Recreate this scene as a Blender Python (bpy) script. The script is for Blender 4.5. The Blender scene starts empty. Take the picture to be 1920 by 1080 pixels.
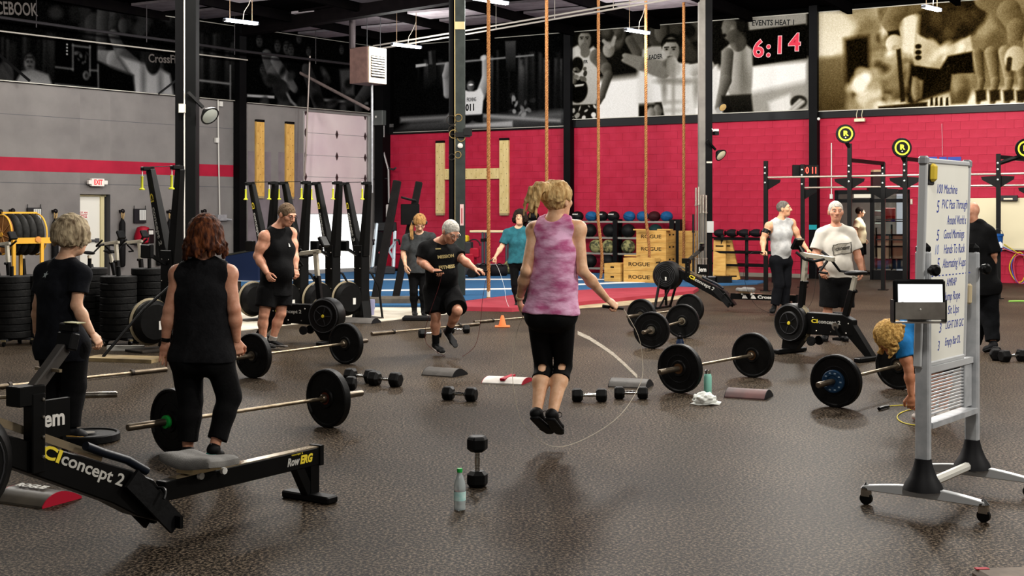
import bpy, bmesh, math, random
import numpy as np
from mathutils import Vector, Matrix, Euler, Quaternion
PI = math.pi
random.seed(7)
SC = bpy.context.scene
COL = SC.collection
# ---------------------------------------------------------------- camera, world, exposure
F, HY, HC = 2400.0, 400.0, 1.65          # focal length in pixels of a 1920 frame, eye line, eye height
cd = bpy.data.cameras.new('camera')
cam = bpy.data.objects.new('camera', cd)
COL.objects.link(cam)
cam.location = (0, 0, HC)
cam.rotation_euler = (PI / 2, 0, 0)
cd.sensor_width = 36
cd.lens = F / 1920 * 36
cd.shift_y = -(540 - HY) / 1920
cd.clip_end = 200
SC.camera = cam
SC.view_settings.view_transform = 'Standard'
SC.view_settings.look = 'None'
SC.view_settings.gamma = 1
SC.view_settings.use_curve_mapping = False
SC.view_settings.exposure = 0.5
w = bpy.data.worlds.new('world')
SC.world = w
w.use_nodes = True
w.node_tree.nodes['Background'].inputs[0].default_value = (1.0, 0.96, 0.92, 1)
w.node_tree.nodes['Background'].inputs[1].default_value = 0.22
SC.cycles.max_bounces = 5
SC.cycles.diffuse_bounces = 3
SC.cycles.glossy_bounces = 3
SC.cycles.transmission_bounces = 5
SC.cycles.sample_clamp_indirect = 4
SC.cycles.caustics_reflective = False
SC.cycles.caustics_refractive = False
SC.cycles.use_denoising = True
LAMP_Z = 5.9
LAMP_W = 560.0


def area(loc, size, power, color=(1, 0.96, 0.9), rot=(0, 0, 0), parent=None):
    l = bpy.data.lights.new('lamp', 'AREA')
    l.shape = 'RECTANGLE'
    l.size, l.size_y = size
    l.energy = power
    l.color = color
    o = bpy.data.objects.new('lamp_light', l)
    COL.objects.link(o)
    o.location = loc
    o.rotation_euler = rot
    if parent:
        o.parent = parent
    return o


def bulb(loc, power, color=(1, 0.95, 0.88), parent=None):
    l = bpy.data.lights.new('lamp', 'POINT')
    l.shadow_soft_size = .4
    l.energy = power
    l.color = color
    o = bpy.data.objects.new('lamp_light', l)
    COL.objects.link(o)
    o.location = loc
    if parent:
        o.parent = parent
    return o


# ceiling lamps of the hall that the frame does not show (two-tube strips hung at the same height)
for gx, gy, k in ((-7, 11, .15), (-1.2, 12.5, .7), (4.5, 11, .5), (9, 11, .6), (-8.5, 18, .9), (-4.5, 17.5, .9), (4.5, 18, 1.2), (8, 17.5, 1.1),
                  (-6, 24, 1.1), (5.5, 24, 1.4), (10.5, 23, 1), (-5, 4, .05), (1.5, 3.5, .75), (8.5, 5.5, 2.4), (.7, 16, 2.1), (0, -3, .3)):
    bulb((gx, gy, LAMP_Z - .05), LAMP_W * k)


# ---------------------------------------------------------------- pixel -> place
def sp(y):
    return (y - HY) / HC


def P(px, py, d):
    return Vector(((px - 960) / F * d, d, HC + (HY - py) / F * d))


def G(px, py, z=0.0):
    d = F * (HC - z) / (py - HY)
    return P(px, py, d)


class Wall:
    def __init__(s, a, b):
        s.p0 = Vector(a)
        s.u = (Vector(b) - s.p0).normalized()
        s.n = Vector((s.u.y, -s.u.x))
        s.rz = math.atan2(s.u.y, s.u.x)

    def uv(s, px, py, off=0.0):
        q = s.p0 + s.n * off
        k = (px - 960) / F
        # q.x + u.x t = k (q.y + u.y t)
        t = (k * q.y - q.x) / (s.u.x - k * s.u.y)
        d = q.y + s.u.y * t
        return t, HC + (HY - py) / F * d

    def at(s, t, z, off=0.0):
        q = s.p0 + s.u * t + s.n * off
        return Vector((q.x, q.y, z))


WL = Wall((-11.82, 29.55), (-4.07, 39.40))          # grey wall with the red stripe
WR = Wall((-4.07, 39.40), (12.03, 30.08))           # red block wall


# ---------------------------------------------------------------- materials
def hexc(h):
    if not isinstance(h, str):
        return (*h, 1)
    c = [int(h[i:i + 2], 16) / 255 for i in (0, 2, 4)]
    return (*[x / 12.92 if x <= .04045 else ((x + .055) / 1.055) ** 2.4 for x in c], 1)


MATS = {}


def M(name, c='808080', rough=.6, metal=0, c2=None, scale=8, bump=0, bscale=40, stretch=(1, 1, 1), emit=0, alpha=None, spec=.15, trans=0, lo=.35, hi=.65, detail=4):
    if name in MATS:
        return MATS[name]
    m = bpy.data.materials.new(name)
    m.use_nodes = True
    nt = m.node_tree
    b = nt.nodes['Principled BSDF']
    b.inputs['Base Color'].default_value = hexc(c)
    b.inputs['Roughness'].default_value = rough
    b.inputs['Metallic'].default_value = metal
    b.inputs['Specular IOR Level'].default_value = spec
    if trans:
        b.inputs['Transmission Weight'].default_value = trans
    if alpha is not None:
        b.inputs['Alpha'].default_value = alpha
    if emit:
        b.inputs['Emission Color'].default_value = hexc(c)
        b.inputs['Emission Strength'].default_value = emit
    if c2 or bump:
        tc = nt.nodes.new('ShaderNodeTexCoord')
        mp = nt.nodes.new('ShaderNodeMapping')
        mp.inputs['Scale'].default_value = stretch
        nt.links.new(tc.outputs['Object'], mp.inputs['Vector'])
    if c2:
        n = nt.nodes.new('ShaderNodeTexNoise')
        n.inputs['Scale'].default_value = scale
        n.inputs['Detail'].default_value = detail
        nt.links.new(mp.outputs[0], n.inputs['Vector'])
        r = nt.nodes.new('ShaderNodeValToRGB')
        r.color_ramp.elements[0].position = lo
        r.color_ramp.elements[1].position = hi
        r.color_ramp.elements[0].color = hexc(c)
        r.color_ramp.elements[1].color = hexc(c2)
        nt.links.new(n.outputs['Fac'], r.inputs['Fac'])
        nt.links.new(r.outputs['Color'], b.inputs['Base Color'])
    if bump:
        n2 = nt.nodes.new('ShaderNodeTexNoise')
        n2.inputs['Scale'].default_value = bscale
        n2.inputs['Detail'].default_value = 3
        nt.links.new(mp.outputs[0], n2.inputs['Vector'])
        bp = nt.nodes.new('ShaderNodeBump')
        bp.inputs['Strength'].default_value = bump
        bp.inputs['Distance'].default_value = .02
        nt.links.new(n2.outputs['Fac'], bp.inputs['Height'])
        nt.links.new(bp.outputs[0], b.inputs['Normal'])
    MATS[name] = m
    return m


black = M('black_paint', '060606', .4, c2='0b0b0c', scale=6)
rubber = M('black_rubber', '0a0a0a', .65, c2='101011', scale=14, bump=.15)
rubber2 = M('worn_rubber', '0c0c0c', .62, c2='1e1d1c', scale=9, bump=.2, lo=.45, hi=.8)
steel = M('steel', 'b5b0a6', .3, 1, c2='8d887f', scale=20)
chrome = M('chrome', 'd8d8d6', .14, 1)
bronze = M('worn_bar_steel', 'a89a84', .35, .9, c2='857760', scale=12)
greym = M('grey_metal', '8f9094', .45, .3, c2='a3a4a6', scale=10)
white = M('white_paint', 'd9d7d0', .5)
cream = M('cream_plastic', 'cfc8b4', .5, c2='bdb5a0', scale=8)
yellow = M('yellow_paint', 'd9c61c', .45)
dgrey = M('dark_grey', '2a2a2c', .5, c2='333335', scale=10)
navy = M('navy_paint', '16263f', .4)
wood = M('pale_wood', 'd3ab6c', .55, c2='b98f52', scale=5, stretch=(1, 1, 6))
greenm = M('green_plastic', '1f9a3f', .4)
redm = M('red_vinyl', 'a3152c', .5, c2='8c1024', scale=4)


# ---------------------------------------------------------------- mesh builder
def frame(z, ref=None):
    z = Vector(z).normalized()
    ref = Vector(ref) if ref is not None else (Vector((0, 0, 1)) if abs(z.z) < .95 else Vector((1, 0, 0)))
    x = ref.cross(z)
    if x.length < 1e-6:
        x = Vector((1, 0, 0)).cross(z)
    x.normalize()
    return x, z.cross(x), z


class MB:
    def __init__(s):
        s.v, s.f = [], []

    def add(s, vs, fs):
        o = len(s.v)
        s.v += [tuple(v) for v in vs]
        s.f += [tuple(i + o for i in f) for f in fs]
        return s

    def box(s, c, sz, rz=0, R=None):
        c = Vector(c)
        R = R or Matrix.Rotation(rz, 3, 'Z')
        x, y, z = (k / 2 for k in sz)
        vs = [c + R @ Vector((a * x, b * y, e * z)) for e in (-1, 1) for a, b in ((-1, -1), (1, -1), (1, 1), (-1, 1))]
        return s.add(vs, [(3, 2, 1, 0), (4, 5, 6, 7), (0, 1, 5, 4), (1, 2, 6, 5), (2, 3, 7, 6), (3, 0, 4, 7)])

    def bar(s, p, q, w, h, ref=None, w2=None, h2=None):
        p, q = Vector(p), Vector(q)
        x, y, z = frame(q - p, ref)
        w2, h2 = w2 or w, h2 or h
        vs = [c + x * a * ww / 2 + y * b * hh / 2 for c, ww, hh in ((p, w, h), (q, w2, h2)) for a, b in ((-1, -1), (1, -1), (1, 1), (-1, 1))]
        return s.add(vs, [(3, 2, 1, 0), (4, 5, 6, 7), (0, 1, 5, 4), (1, 2, 6, 5), (2, 3, 7, 6), (3, 0, 4, 7)])

    def lathe(s, prof, p=(0, 0, 0), ax=(0, 0, 1), n=20, cap=True):
        p = Vector(p)
        x, y, z = frame(ax)
        vs, fs = [], []
        for r, h in prof:
            for i in range(n):
                a = 2 * PI * i / n
                vs.append(p + z * h + (x * math.cos(a) + y * math.sin(a)) * r)
        for k in range(len(prof) - 1):
            for i in range(n):
                j = (i + 1) % n
                fs.append((k * n + i, k * n + j, (k + 1) * n + j, (k + 1) * n + i))
        if cap and prof[0][0] > 1e-5:
            fs.append(tuple(reversed(range(n))))
        if cap and prof[-1][0] > 1e-5:
            fs.append(tuple(range((len(prof) - 1) * n, len(prof) * n)))
        return s.add(vs, fs)

    def cyl(s, p, q, r, r2=None, n=14):
        p, q = Vector(p), Vector(q)
        return s.lathe([(r, 0), (r if r2 is None else r2, (q - p).length)], p, q - p, n)

    def tube(s, pts, r, n=7, r2=None):
        pts = [Vector(p) for p in pts]
        vs, fs = [], []
        t = (pts[1] - pts[0]).normalized()
        x, y, _ = frame(t)
        m = len(pts)
        for k, p in enumerate(pts):
            t = (pts[min(k + 1, m - 1)] - pts[max(k - 1, 0)]).normalized()
            x = (x - t * x.dot(t)).normalized()
            y = t.cross(x)
            rr = r if r2 is None else r + (r2 - r) * k / (m - 1)
            for i in range(n):
                a = 2 * PI * i / n
                vs.append(p + (x * math.cos(a) + y * math.sin(a)) * rr)
        for k in range(m - 1):
            for i in range(n):
                j = (i + 1) % n
                fs.append((k * n + i, k * n + j, (k + 1) * n + j, (k + 1) * n + i))
        fs.append(tuple(reversed(range(n))))
        fs.append(tuple(range((m - 1) * n, m * n)))
        return s.add(vs, fs)

    def ell(s, c, r, R=None, n=16, m=10):
        c = Vector(c)
        R = R or Matrix.Identity(3)
        vs, fs = [], []
        for k in range(m + 1):
            ph = PI * k / m
            for i in range(n):
                a = 2 * PI * i / n
                vs.append(c + R @ Vector((r[0] * math.sin(ph) * math.cos(a), r[1] * math.sin(ph) * math.sin(a), -r[2] * math.cos(ph))))
        for k in range(m):
            for i in range(n):
                j = (i + 1) % n
                fs.append((k * n + i, k * n + j, (k + 1) * n + j, (k + 1) * n + i))
        return s.add(vs, fs)

    def prism(s, poly, vec):
        poly = [Vector(p) for p in poly]
        vec = Vector(vec)
        n = len(poly)
        nrm = Vector((0, 0, 0))
        for i in range(n):
            nrm += poly[i].cross(poly[(i + 1) % n])
        if nrm.dot(vec) < 0:
            poly.reverse()
        vs = poly + [p + vec for p in poly]
        fs = [tuple(reversed(range(n))), tuple(range(n, 2 * n))]
        fs += [(i, (i + 1) % n, n + (i + 1) % n, n + i) for i in range(n)]
        return s.add(vs, fs)

    def torus(s, c, ax, R, r, n=28, m=8, a0=0, a1=2 * PI):
        x, y, z = frame(ax)
        c = Vector(c)
        full = abs(a1 - a0 - 2 * PI) < 1e-3
        pts = [c + (x * math.cos(a0 + (a1 - a0) * i / n) + y * math.sin(a0 + (a1 - a0) * i / n)) * R for i in range(n + (0 if full else 1))]
        if full:
            pts.append(pts[0])
        return s.tube(pts, r, m)

    def build(s, name, mat, parent=None, smooth=True, bev=0, loc=None, label=None, rz=0, seg=1):
        me = bpy.data.meshes.new(name)
        me.from_pydata(s.v, [], s.f)
        o = bpy.data.objects.new(name, me)
        COL.objects.link(o)
        if mat is not None:
            me.materials.append(mat)
        if smooth:
            me.shade_smooth()
            me.set_sharp_from_angle(angle=math.radians(38))
        if parent is not None:
            o.parent = parent
        if loc is not None:
            o.location = loc
        if rz:
            o.rotation_euler.z = rz
        if bev:
            b = o.modifiers.new('soft_edge', 'BEVEL')
            b.width = bev
            b.segments = seg
            b.limit_method = 'ANGLE'
            b.angle_limit = math.radians(50)
        if label:
            o['label'] = label
        return o


def tag(o, label=None, cat=None, group=None, kind=None):
    if label:
        o['label'] = label
    if cat:
        o['category'] = cat
    if group:
        o['group'] = group
    if kind:
        o['kind'] = kind
    return o


def T(name, label, cat, loc=(0, 0, 0), rz=0, group=None, kind=None):
    o = bpy.data.objects.new(name, None)
    COL.objects.link(o)
    o.empty_display_size = .1
    o.location = loc
    o.rotation_euler = (0, 0, rz)
    return tag(o, label, cat, group, kind)


def kids(o):
    return [c for c in o.children]


def dup(root, loc=None, rz=None, label=None, rot=None, group=None):
    r = root.copy()
    COL.objects.link(r)
    if loc is not None:
        r.location = loc
    if rz is not None:
        r.rotation_euler = (0, 0, rz)
    if rot is not None:
        r.rotation_euler = rot
    if label:
        r['label'] = label
    if group:
        r['group'] = group
    for ch in list(root.children):
        c = ch.copy()
        COL.objects.link(c)
        c.parent = r
        for g in list(ch.children):
            d = g.copy()
            COL.objects.link(d)
            d.parent = c
    return r


def text(s, size, mat, parent, loc, rot=(PI / 2, 0, 0), name='lettering', bold=0, shear=0, ext=.0008, align='CENTER', width=None, mtx=None, label=None):
    c = bpy.data.curves.new(name, 'FONT')
    c.body = s
    c.size = size
    c.extrude = ext
    c.offset = bold
    c.shear = shear
    c.align_x = align
    c.align_y = 'CENTER'
    c.resolution_u = 3
    c.materials.append(mat)
    o = bpy.data.objects.new(name, c)
    COL.objects.link(o)
    o.parent = parent
    o.location = loc
    o.rotation_euler = rot
    if mtx is not None:
        o.matrix_basis = mtx
    if width:
        bpy.context.view_layer.update()
        if o.dimensions.x > 1e-4:
            o.scale.x = width / o.dimensions.x
    if label:
        o['label'] = label
    return o


def floor_slab(name, px, z, th, mat, z0=0.0):
    """a slab lying on the floor, its outline given by its corners in the photograph"""
    pts = [G(x, y, z) for x, y in px]
    c = sum(pts, Vector()) / len(pts)
    c.z = 0
    mb = MB().prism([p - c + Vector((0, 0, -th)) for p in pts], (0, 0, th))
    return mb.build(name, mat, None, smooth=False, loc=c)


def wroot(W, px, py, name, label, cat, off=0, group=None, kind=None):
    t, z = W.uv(px, py, off)
    return T(name, label, cat, W.at(t, z, off), W.rz, group, kind)


def wl(W, root, px, py, off=0):
    """local (x, z) below a wall thing's root for a point of the photograph on that wall"""
    t, z = W.uv(px, py, off)
    p = W.at(t, z, off)
    q = Vector((p.x - root.location.x, p.y - root.location.y, p.z - root.location.z))
    return q.x * W.u.x + q.y * W.u.y, q.z


def wbox(mb, W, root, x0, y0, x1, y1, th, off=0, back=0):
    """box on a wall covering the photo rectangle, sticking out th from the wall (off: distance of its front's plane for the projection)"""
    o = off or th
    a = wl(W, root, x0, y0, o)
    b = wl(W, root, x1, y1, o)
    c = wl(W, root, (x0 + x1) / 2, y0, o)[1]
    d = wl(W, root, (x0 + x1) / 2, y1, o)[1]
    # local y of the front plane relative to the root
    r = Vector((root.location.x, root.location.y)) - W.p0
    yr = r.dot(W.n)
    yf = yr - o
    return mb.box(((a[0] + b[0]) / 2, yf + th / 2, (c + d) / 2), (abs(b[0] - a[0]), th, abs(c - d)))
# ---------------------------------------------------------------- floor
def floor_mat():
    m = bpy.data.materials.new('speckled_rubber_floor')
    m.use_nodes = True
    nt = m.node_tree
    N, L = nt.nodes, nt.links
    b = N['Principled BSDF']
    tc = N.new('ShaderNodeTexCoord')
    n1 = N.new('ShaderNodeTexNoise')
    n1.inputs['Scale'].default_value = 58
    n1.inputs['Detail'].default_value = 2
    n1.inputs['Roughness'].default_value = .7
    L.new(tc.outputs['Object'], n1.inputs['Vector'])
    r1 = N.new('ShaderNodeValToRGB')
    e = r1.color_ramp.elements
    e[0].position, e[0].color = .4, hexc('080604')
    e[1].position, e[1].color = .62, hexc('7c6f60')
    x = e.new(.5)
    x.color = hexc('2c2620')
    L.new(n1.outputs['Fac'], r1.inputs['Fac'])
    n2 = N.new('ShaderNodeTexNoise')
    n2.inputs['Scale'].default_value = .55
    n2.inputs['Detail'].default_value = 5
    n2.inputs['Distortion'].default_value = .6
    L.new(tc.outputs['Object'], n2.inputs['Vector'])
    r2 = N.new('ShaderNodeValToRGB')
    r2.color_ramp.elements[0].position, r2.color_ramp.elements[0].color = .32, (.5, .48, .46, 1)
    r2.color_ramp.elements[1].position, r2.color_ramp.elements[1].color = .68, (1, .96, .91, 1)
    L.new(n2.outputs['Fac'], r2.inputs['Fac'])
    mx = N.new('ShaderNodeMix')
    mx.data_type = 'RGBA'
    mx.blend_type = 'MULTIPLY'
    mx.inputs['Factor'].default_value = 1
    L.new(r1.outputs['Color'], mx.inputs['A'])
    L.new(r2.outputs['Color'], mx.inputs['B'])
    L.new(mx.outputs['Result'], b.inputs['Base Color'])
    b.inputs['Roughness'].default_value = .45
    b.inputs['Specular IOR Level'].default_value = .025
    bp = N.new('ShaderNodeBump')
    bp.inputs['Strength'].default_value = .2
    bp.inputs['Distance'].default_value = .01
    L.new(n1.outputs['Fac'], bp.inputs['Height'])
    L.new(bp.outputs[0], b.inputs['Normal'])
    return m


fl = MB().box((0, 16, -.1), (64, 60, .2)).build('floor', floor_mat(), None, smooth=False)
tag(fl, kind='structure')
# ---------------------------------------------------------------- turf, foam border, concrete strip, floor tapes
turfm = M('blue_turf', '3f6b93', .9, spec=.05, c2='335b81', scale=60, bump=.4, bscale=180)
foam = M('red_foam', 'a53c48', .7, spec=.15, c2='98333f', scale=2, bump=.1)
turf = tag(floor_slab('turf_mat', [(452, 560), (640, 572), (858, 572), (872, 563), (985, 550), (1132, 541), (1262, 537), (1420, 531), (1440, 526), (1290, 519), (1120, 512), (900, 506), (745, 504), (600, 513), (452, 524)], .03, .03, turfm),
           'blue turf strip with thin white lanes in front of the red block wall', 'turf')


def lane(pts, wpx, name, mat, z, parent):
    a = []
    b = []
    for x, y in pts:
        a.append((x, y - wpx / 2))
        b.append((x, y + wpx / 2))
    o = floor_slab(name, a + b[::-1], z, .004, mat)
    if parent:
        o.parent = parent
        o.location -= parent.location
    return o


tapew = M('white_tape', 'e6e6e2', .6)
lane([(440, 526), (700, 524), (960, 523.5), (1250, 524)], 2.2, 'lane_line', tapew, .034, turf)
lane([(440, 546), (700, 544.5), (980, 541), (1085, 533), (1240, 527)], 2.6, 'lane_line', tapew, .034, turf)
rb = tag(floor_slab('foam_border', [(872, 564), (985, 550), (1132, 541), (1268, 537), (1310, 539), (1300, 545), (1240, 551), (1085, 566), (960, 577), (872, 575)], .07, .07, foam),
         'flat red foam border mat along the near edge of the blue turf', 'mat')
cs = tag(floor_slab('concrete_strip', [(425, 562), (452, 562), (640, 575), (700, 576), (850, 577), (856, 586), (700, 603), (560, 606), (425, 622)], .012, .012, M('pale_concrete', 'd9d2c2', .6, c2='c2b9a6', scale=2)),
         'pale bare concrete strip beside the blue turf', 'floor strip')
tp = tag(floor_slab('floor_tape', [(985, 577), (1085, 570), (1300, 550), (1303, 557), (1180, 572), (1060, 580), (990, 583)], .004, .004, M('tan_tape', 'b9a582', .6, c2='8f8067', scale=3)),
         'worn tan tape strip on the floor along the red foam border', 'tape')
ln = tag(lane([(1083, 624), (1105, 634), (1130, 650), (1150, 664), (1170, 682), (1195, 706)], 7, 'chalk_line', M('chalk', '948c80', .9, spec=.05, c2='6f695f', scale=20), .004, None),
         'pale curved tape line on the dark floor beside the jumping woman', 'tape')

# ---------------------------------------------------------------- grey wall with stripe, door and roll-up door
greyw = M('grey_wall_paint', '716d6b', .75, c2='7f7b78', scale=1.2, bump=.12, bscale=30)
redp = M('red_wall_paint', 'a81f38', .6, c2='9a1a32', scale=2, bump=.1, bscale=30)
upper = M('black_upper_wall', '050505', 1, spec=0)


def tz(W, px, py, off=0):
    return W.uv(px, py, off)


def wslab(W, t0, t1, z0, z1, th, mat, name, parent=None, off=0, kind='structure'):
    """slab on a wall: front at off, thickness th going back"""
    p = W.at((t0 + t1) / 2, z0, off)
    mb = MB().box((0, th / 2, (z1 - z0) / 2), (t1 - t0, th, z1 - z0))
    o = mb.build(name, mat, None, smooth=False, loc=p, rz=W.rz)
    if parent:
        o.parent = parent
        o.matrix_parent_inverse = Matrix.Identity(4)
        o.rotation_euler.z = W.rz - parent.rotation_euler.z
        o.location = Matrix.Rotation(-parent.rotation_euler.z, 3, 'Z') @ (p - parent.location)
    elif kind:
        tag(o, kind=kind)
    return o


LT = 12.53
ZB = 4.70
dt0, dt1 = tz(WL, 150, 400)[0], tz(WL, 207, 400)[0]
gt0, gt1 = tz(WL, 571, 300)[0], tz(WL, 690, 300)[0]
wall_l = T('wall_left', None, None, WL.at(0, 0), WL.rz, kind='structure')
for a, b, z0, z1 in ((-9, dt0, 0, ZB), (dt0, dt1, 2.12, ZB), (dt1, gt0, 0, ZB), (gt1, LT, 0, ZB), (gt0, gt1, 4.6, ZB)):
    wslab(WL, a, b, z0, z1, .3, greyw, 'wall_panel', wall_l)
wslab(WL, -9, LT + 1, ZB, 7, .3, upper, 'upper_wall_panel', wall_l, off=-.05)
st0 = tz(WL, 445, 311)[0]
zt = tz(WL, 200, 301)[1]
zb_ = tz(WL, 200, 325)[1]
wslab(WL, -9, st0, zb_, zt, .004, redp, 'stripe', wall_l, off=.004).__setitem__('label', 'red painted stripe')
for z in (1.65 + (400 - 342) / tz(WL, 100, 400)[1] if False else 2.36, 3.95):
    wslab(WL, -9, st0, z, z + .012, .004, M('groove_grey', '55565a', .8), 'panel_joint', wall_l, off=.004)
# the darker old paint patches beside the pegboards
pat = M('old_paint', '6c6468', .75, c2='7c7378', scale=2)
for x0, x1, y0 in ((465, 508, 283), (522, 568, 285)):
    ta, tb = tz(WL, x0, y0)[0], tz(WL, x1, y0)[0]
    wslab(WL, ta, tb, 0, tz(WL, x0, y0)[1], .003, pat, 'paint_patch', wall_l, off=.003)
# exit door in its recess
door = T('door_1', None, None, WL.at((dt0 + dt1) / 2, 0), WL.rz, kind='structure')
dw = dt1 - dt0
leafm = M('door_cream', 'dcd9cf', .5)
MB().box((-.06, .24, 1.03), (dw - .2, .05, 2.06)).build('door_leaf', leafm, door, smooth=False)
fm = M('door_frame_paint', 'cbbf94', .5)
mb = MB().box((dw / 2 - .11, .23, 1.05), (.1, .12, 2.1)).box((-dw / 2 + .02, .23, 1.05), (.06, .12, 2.1)).box((0, .23, 2.1), (dw, .12, .06))
mb.build('door_frame', fm, door, smooth=False)
MB().box((0, .3, 1.06), (dw, .02, 2.12)).box((dw / 2 - .005, .15, 1.06), (.01, .3, 2.12)).build('reveal', M('reveal_grey', '4b4b4e', .8), door, smooth=False)
MB().bar((-.25, .17, .98), (dw / 2 - .24, .17, .98), .05, .05).box((dw / 2 - .25, .19, .98), (.09, .06, .1)).build('push_bar', M('push_bar_grey', '5b5d60', .35, .6), door)
sg = MB().box((-.22, .21, 1.62), (.32, .006, .2)).build('door_sign', M('sign_paper', 'e6e0d8', .6), door, smooth=False)
for z, s in ((1.665, 'NOT AN'), (1.6, 'EXIT'), (1.55, 'DOOR')):
    text(s, .06, M('sign_red', 'b3232c', .6), sg, (-.22, .205, z), bold=.002, width=.26)
# roll-up door: sections, hinges, lit perforated screen below
gw = gt1 - gt0
gd = T('door_2', None, None, WL.at((gt0 + gt1) / 2, 0), WL.rz, kind='structure')
gm = M('roll_door_paint', 'cdb9be', .55, c2='d9c9c9', scale=.8)
gz = [1.62, 2.5, 3.14, 3.75, 4.35, 4.6]
gz = [tz(WL, 630, y)[1] for y in (401, 333, 293, 252, 213)]
for k in range(len(gz) - 1):
    MB().box((0, .08, (gz[k] + gz[k + 1]) / 2), (gw, .05, gz[k + 1] - gz[k] - .012)).build('door_section', gm, gd, smooth=False, bev=.006)
hm = M('hinge_steel', '4c3b3d', .5, .6)
for k in range(len(gz)):
    for x in (-gw / 2 + .08, .03, gw / 2 - .08):
        if k < len(gz) - 1 or x != .03:
            MB().prism([(x - .05, .05, gz[k]), (x, .05, gz[k] + .12), (x + .05, .05, gz[k]), (x, .05, gz[k] - .12)], (0, -.02, 0)).build('hinge', hm, gd, smooth=False)
MB().box((gw / 2 + .04, .02, 2.3), (.08, .08, 4.6)).box((-gw / 2 - .03, .02, 2.3), (.05, .06, 4.6)).build('door_track', M('track_white', 'b9b9b6', .4, .5), gd, smooth=False)


def screen_mat():
    m = bpy.data.materials.new('backlit_screen')
    m.use_nodes = True
    nt = m.node_tree
    b = nt.nodes['Principled BSDF']
    tc = nt.nodes.new('ShaderNodeTexCoord')
    mp = nt.nodes.new('ShaderNodeMapping')
    mp.inputs['Rotation'].default_value = (PI / 2, 0, 0)
    nt.links.new(tc.outputs['Object'], mp.inputs['Vector'])
    br = nt.nodes.new('ShaderNodeTexBrick')
    br.inputs['Color1'].default_value = (.95, .97, 1, 1)
    br.inputs['Color2'].default_value = (1, 1, .96, 1)
    br.inputs['Mortar'].default_value = (.55, .57, .56, 1)
    br.inputs['Scale'].default_value = 1
    br.inputs['Mortar Size'].default_value = .012
    br.inputs['Brick Width'].default_value = .09
    br.inputs['Row Height'].default_value = .14
    nt.links.new(mp.outputs[0], br.inputs['Vector'])
    nt.links.new(br.outputs['Color'], b.inputs['Emission Color'])
    b.inputs['Emission Strength'].default_value = 1.15
    b.inputs['Base Color'].default_value = (.8, .8, .8, 1)
    return m


MB().box((0, .16, .8), (gw, .01, 1.64)).build('perforated_screen', screen_mat(), gd, smooth=False)

# ---------------------------------------------------------------- red block wall
LR = 18.6
wall_r = T('wall_back', None, None, WR.at(0, 0), WR.rz, kind='structure')
redb = M('red_block_paint', 'a31a34', .5, c2='b02540', scale=3, bump=.25, bscale=60)
redj = M('red_joint_paint', 'b8304b', .55)  # lighter red: the thin highlights along the joints put into the colour
ZR = 4.08
rd0, rd1 = tz(WR, 1566, 400)[0], tz(WR, 1706, 400)[0]
RDZ = tz(WR, 1640, 356)[1]
for a, b, z0, z1 in ((0, rd0, 0, ZR), (rd0, rd1, RDZ, ZR), (rd1, LR + 3, 0, ZR)):
    wslab(WR, a, b, z0, z1, .2, redj, 'wall_backing', wall_r, off=-.012)
wslab(WR, -.3, LR + 3, ZR, 7, .2, upper, 'upper_wall_panel', wall_r, off=-.05)
ch, cl, jt, cf = .2032, .4064, .007, .004


def block_mesh(l):
    x, z = l / 2 - .0006, (ch - jt) / 2
    vs = [(a * x, .012, b * z) for a, b in ((-1, -1), (1, -1), (1, 1), (-1, 1))] + [(a * (x - .001), 0, b * (z - cf)) for a, b in ((-1, -1), (1, -1), (1, 1), (-1, 1))]
    fs = [(4, 5, 6, 7), (0, 1, 5, 4), (1, 2, 6, 5), (2, 3, 7, 6), (3, 0, 4, 7)]
    return vs, fs


blk = {}
rest = MB()
cells = []
for r in range(20):
    t = .1 - (cl / 2 if r % 2 else 0)
    while t < LR:
        a, b = max(t, .1), min(t + cl, LR)
        z = ch * (r + .5)
        t += cl
        for lo, hi in ((rd0 - .02, rd1 + .02),):
            if z - ch / 2 < RDZ and b > lo and a < hi:
                if a < lo:
                    b = lo
                elif b > hi:
                    a = hi
                else:
                    a = b
        if b - a > .05:
            cells.append((a, b, z))
cells.sort(key=lambda c: -c[0] - (3 if c[2] > 1 else 0))
for i, (a, b, z) in enumerate(cells):
    l = round(b - a, 3)
    vs, fs = block_mesh(l)
    if i < 300:
        if l not in blk:
            me = bpy.data.meshes.new('brick')
            me.from_pydata(vs, [], fs)
            me.materials.append(redb)
            blk[l] = me
        o = bpy.data.objects.new('brick', blk[l])
        COL.objects.link(o)
        o.parent = wall_r
        o.location = ((a + b) / 2, 0, z)
    else:
        rest.add([(v[0] + (a + b) / 2, v[1], v[2] + z) for v in vs], fs)
tag(rest.build('brickwork', redb, wall_r, smooth=False), kind='stuff')
tr = wslab(WR, 0, LR + 2, ZR - .02, ZR + .2, .1, M('black_channel', '161617', .35, .4), 'trim_1', off=.08)
wslab(WR, 0, LR + 2, ZR + .2, ZR + .3, .06, M('grey_channel', '6a6766', .5, .3), 'trim_2', off=.05)
wslab(WR, rd0 - 4, rd0, 0, .1, .03, M('concrete_kerb', '8a8378', .8), 'baseboard_back', off=.02)

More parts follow.
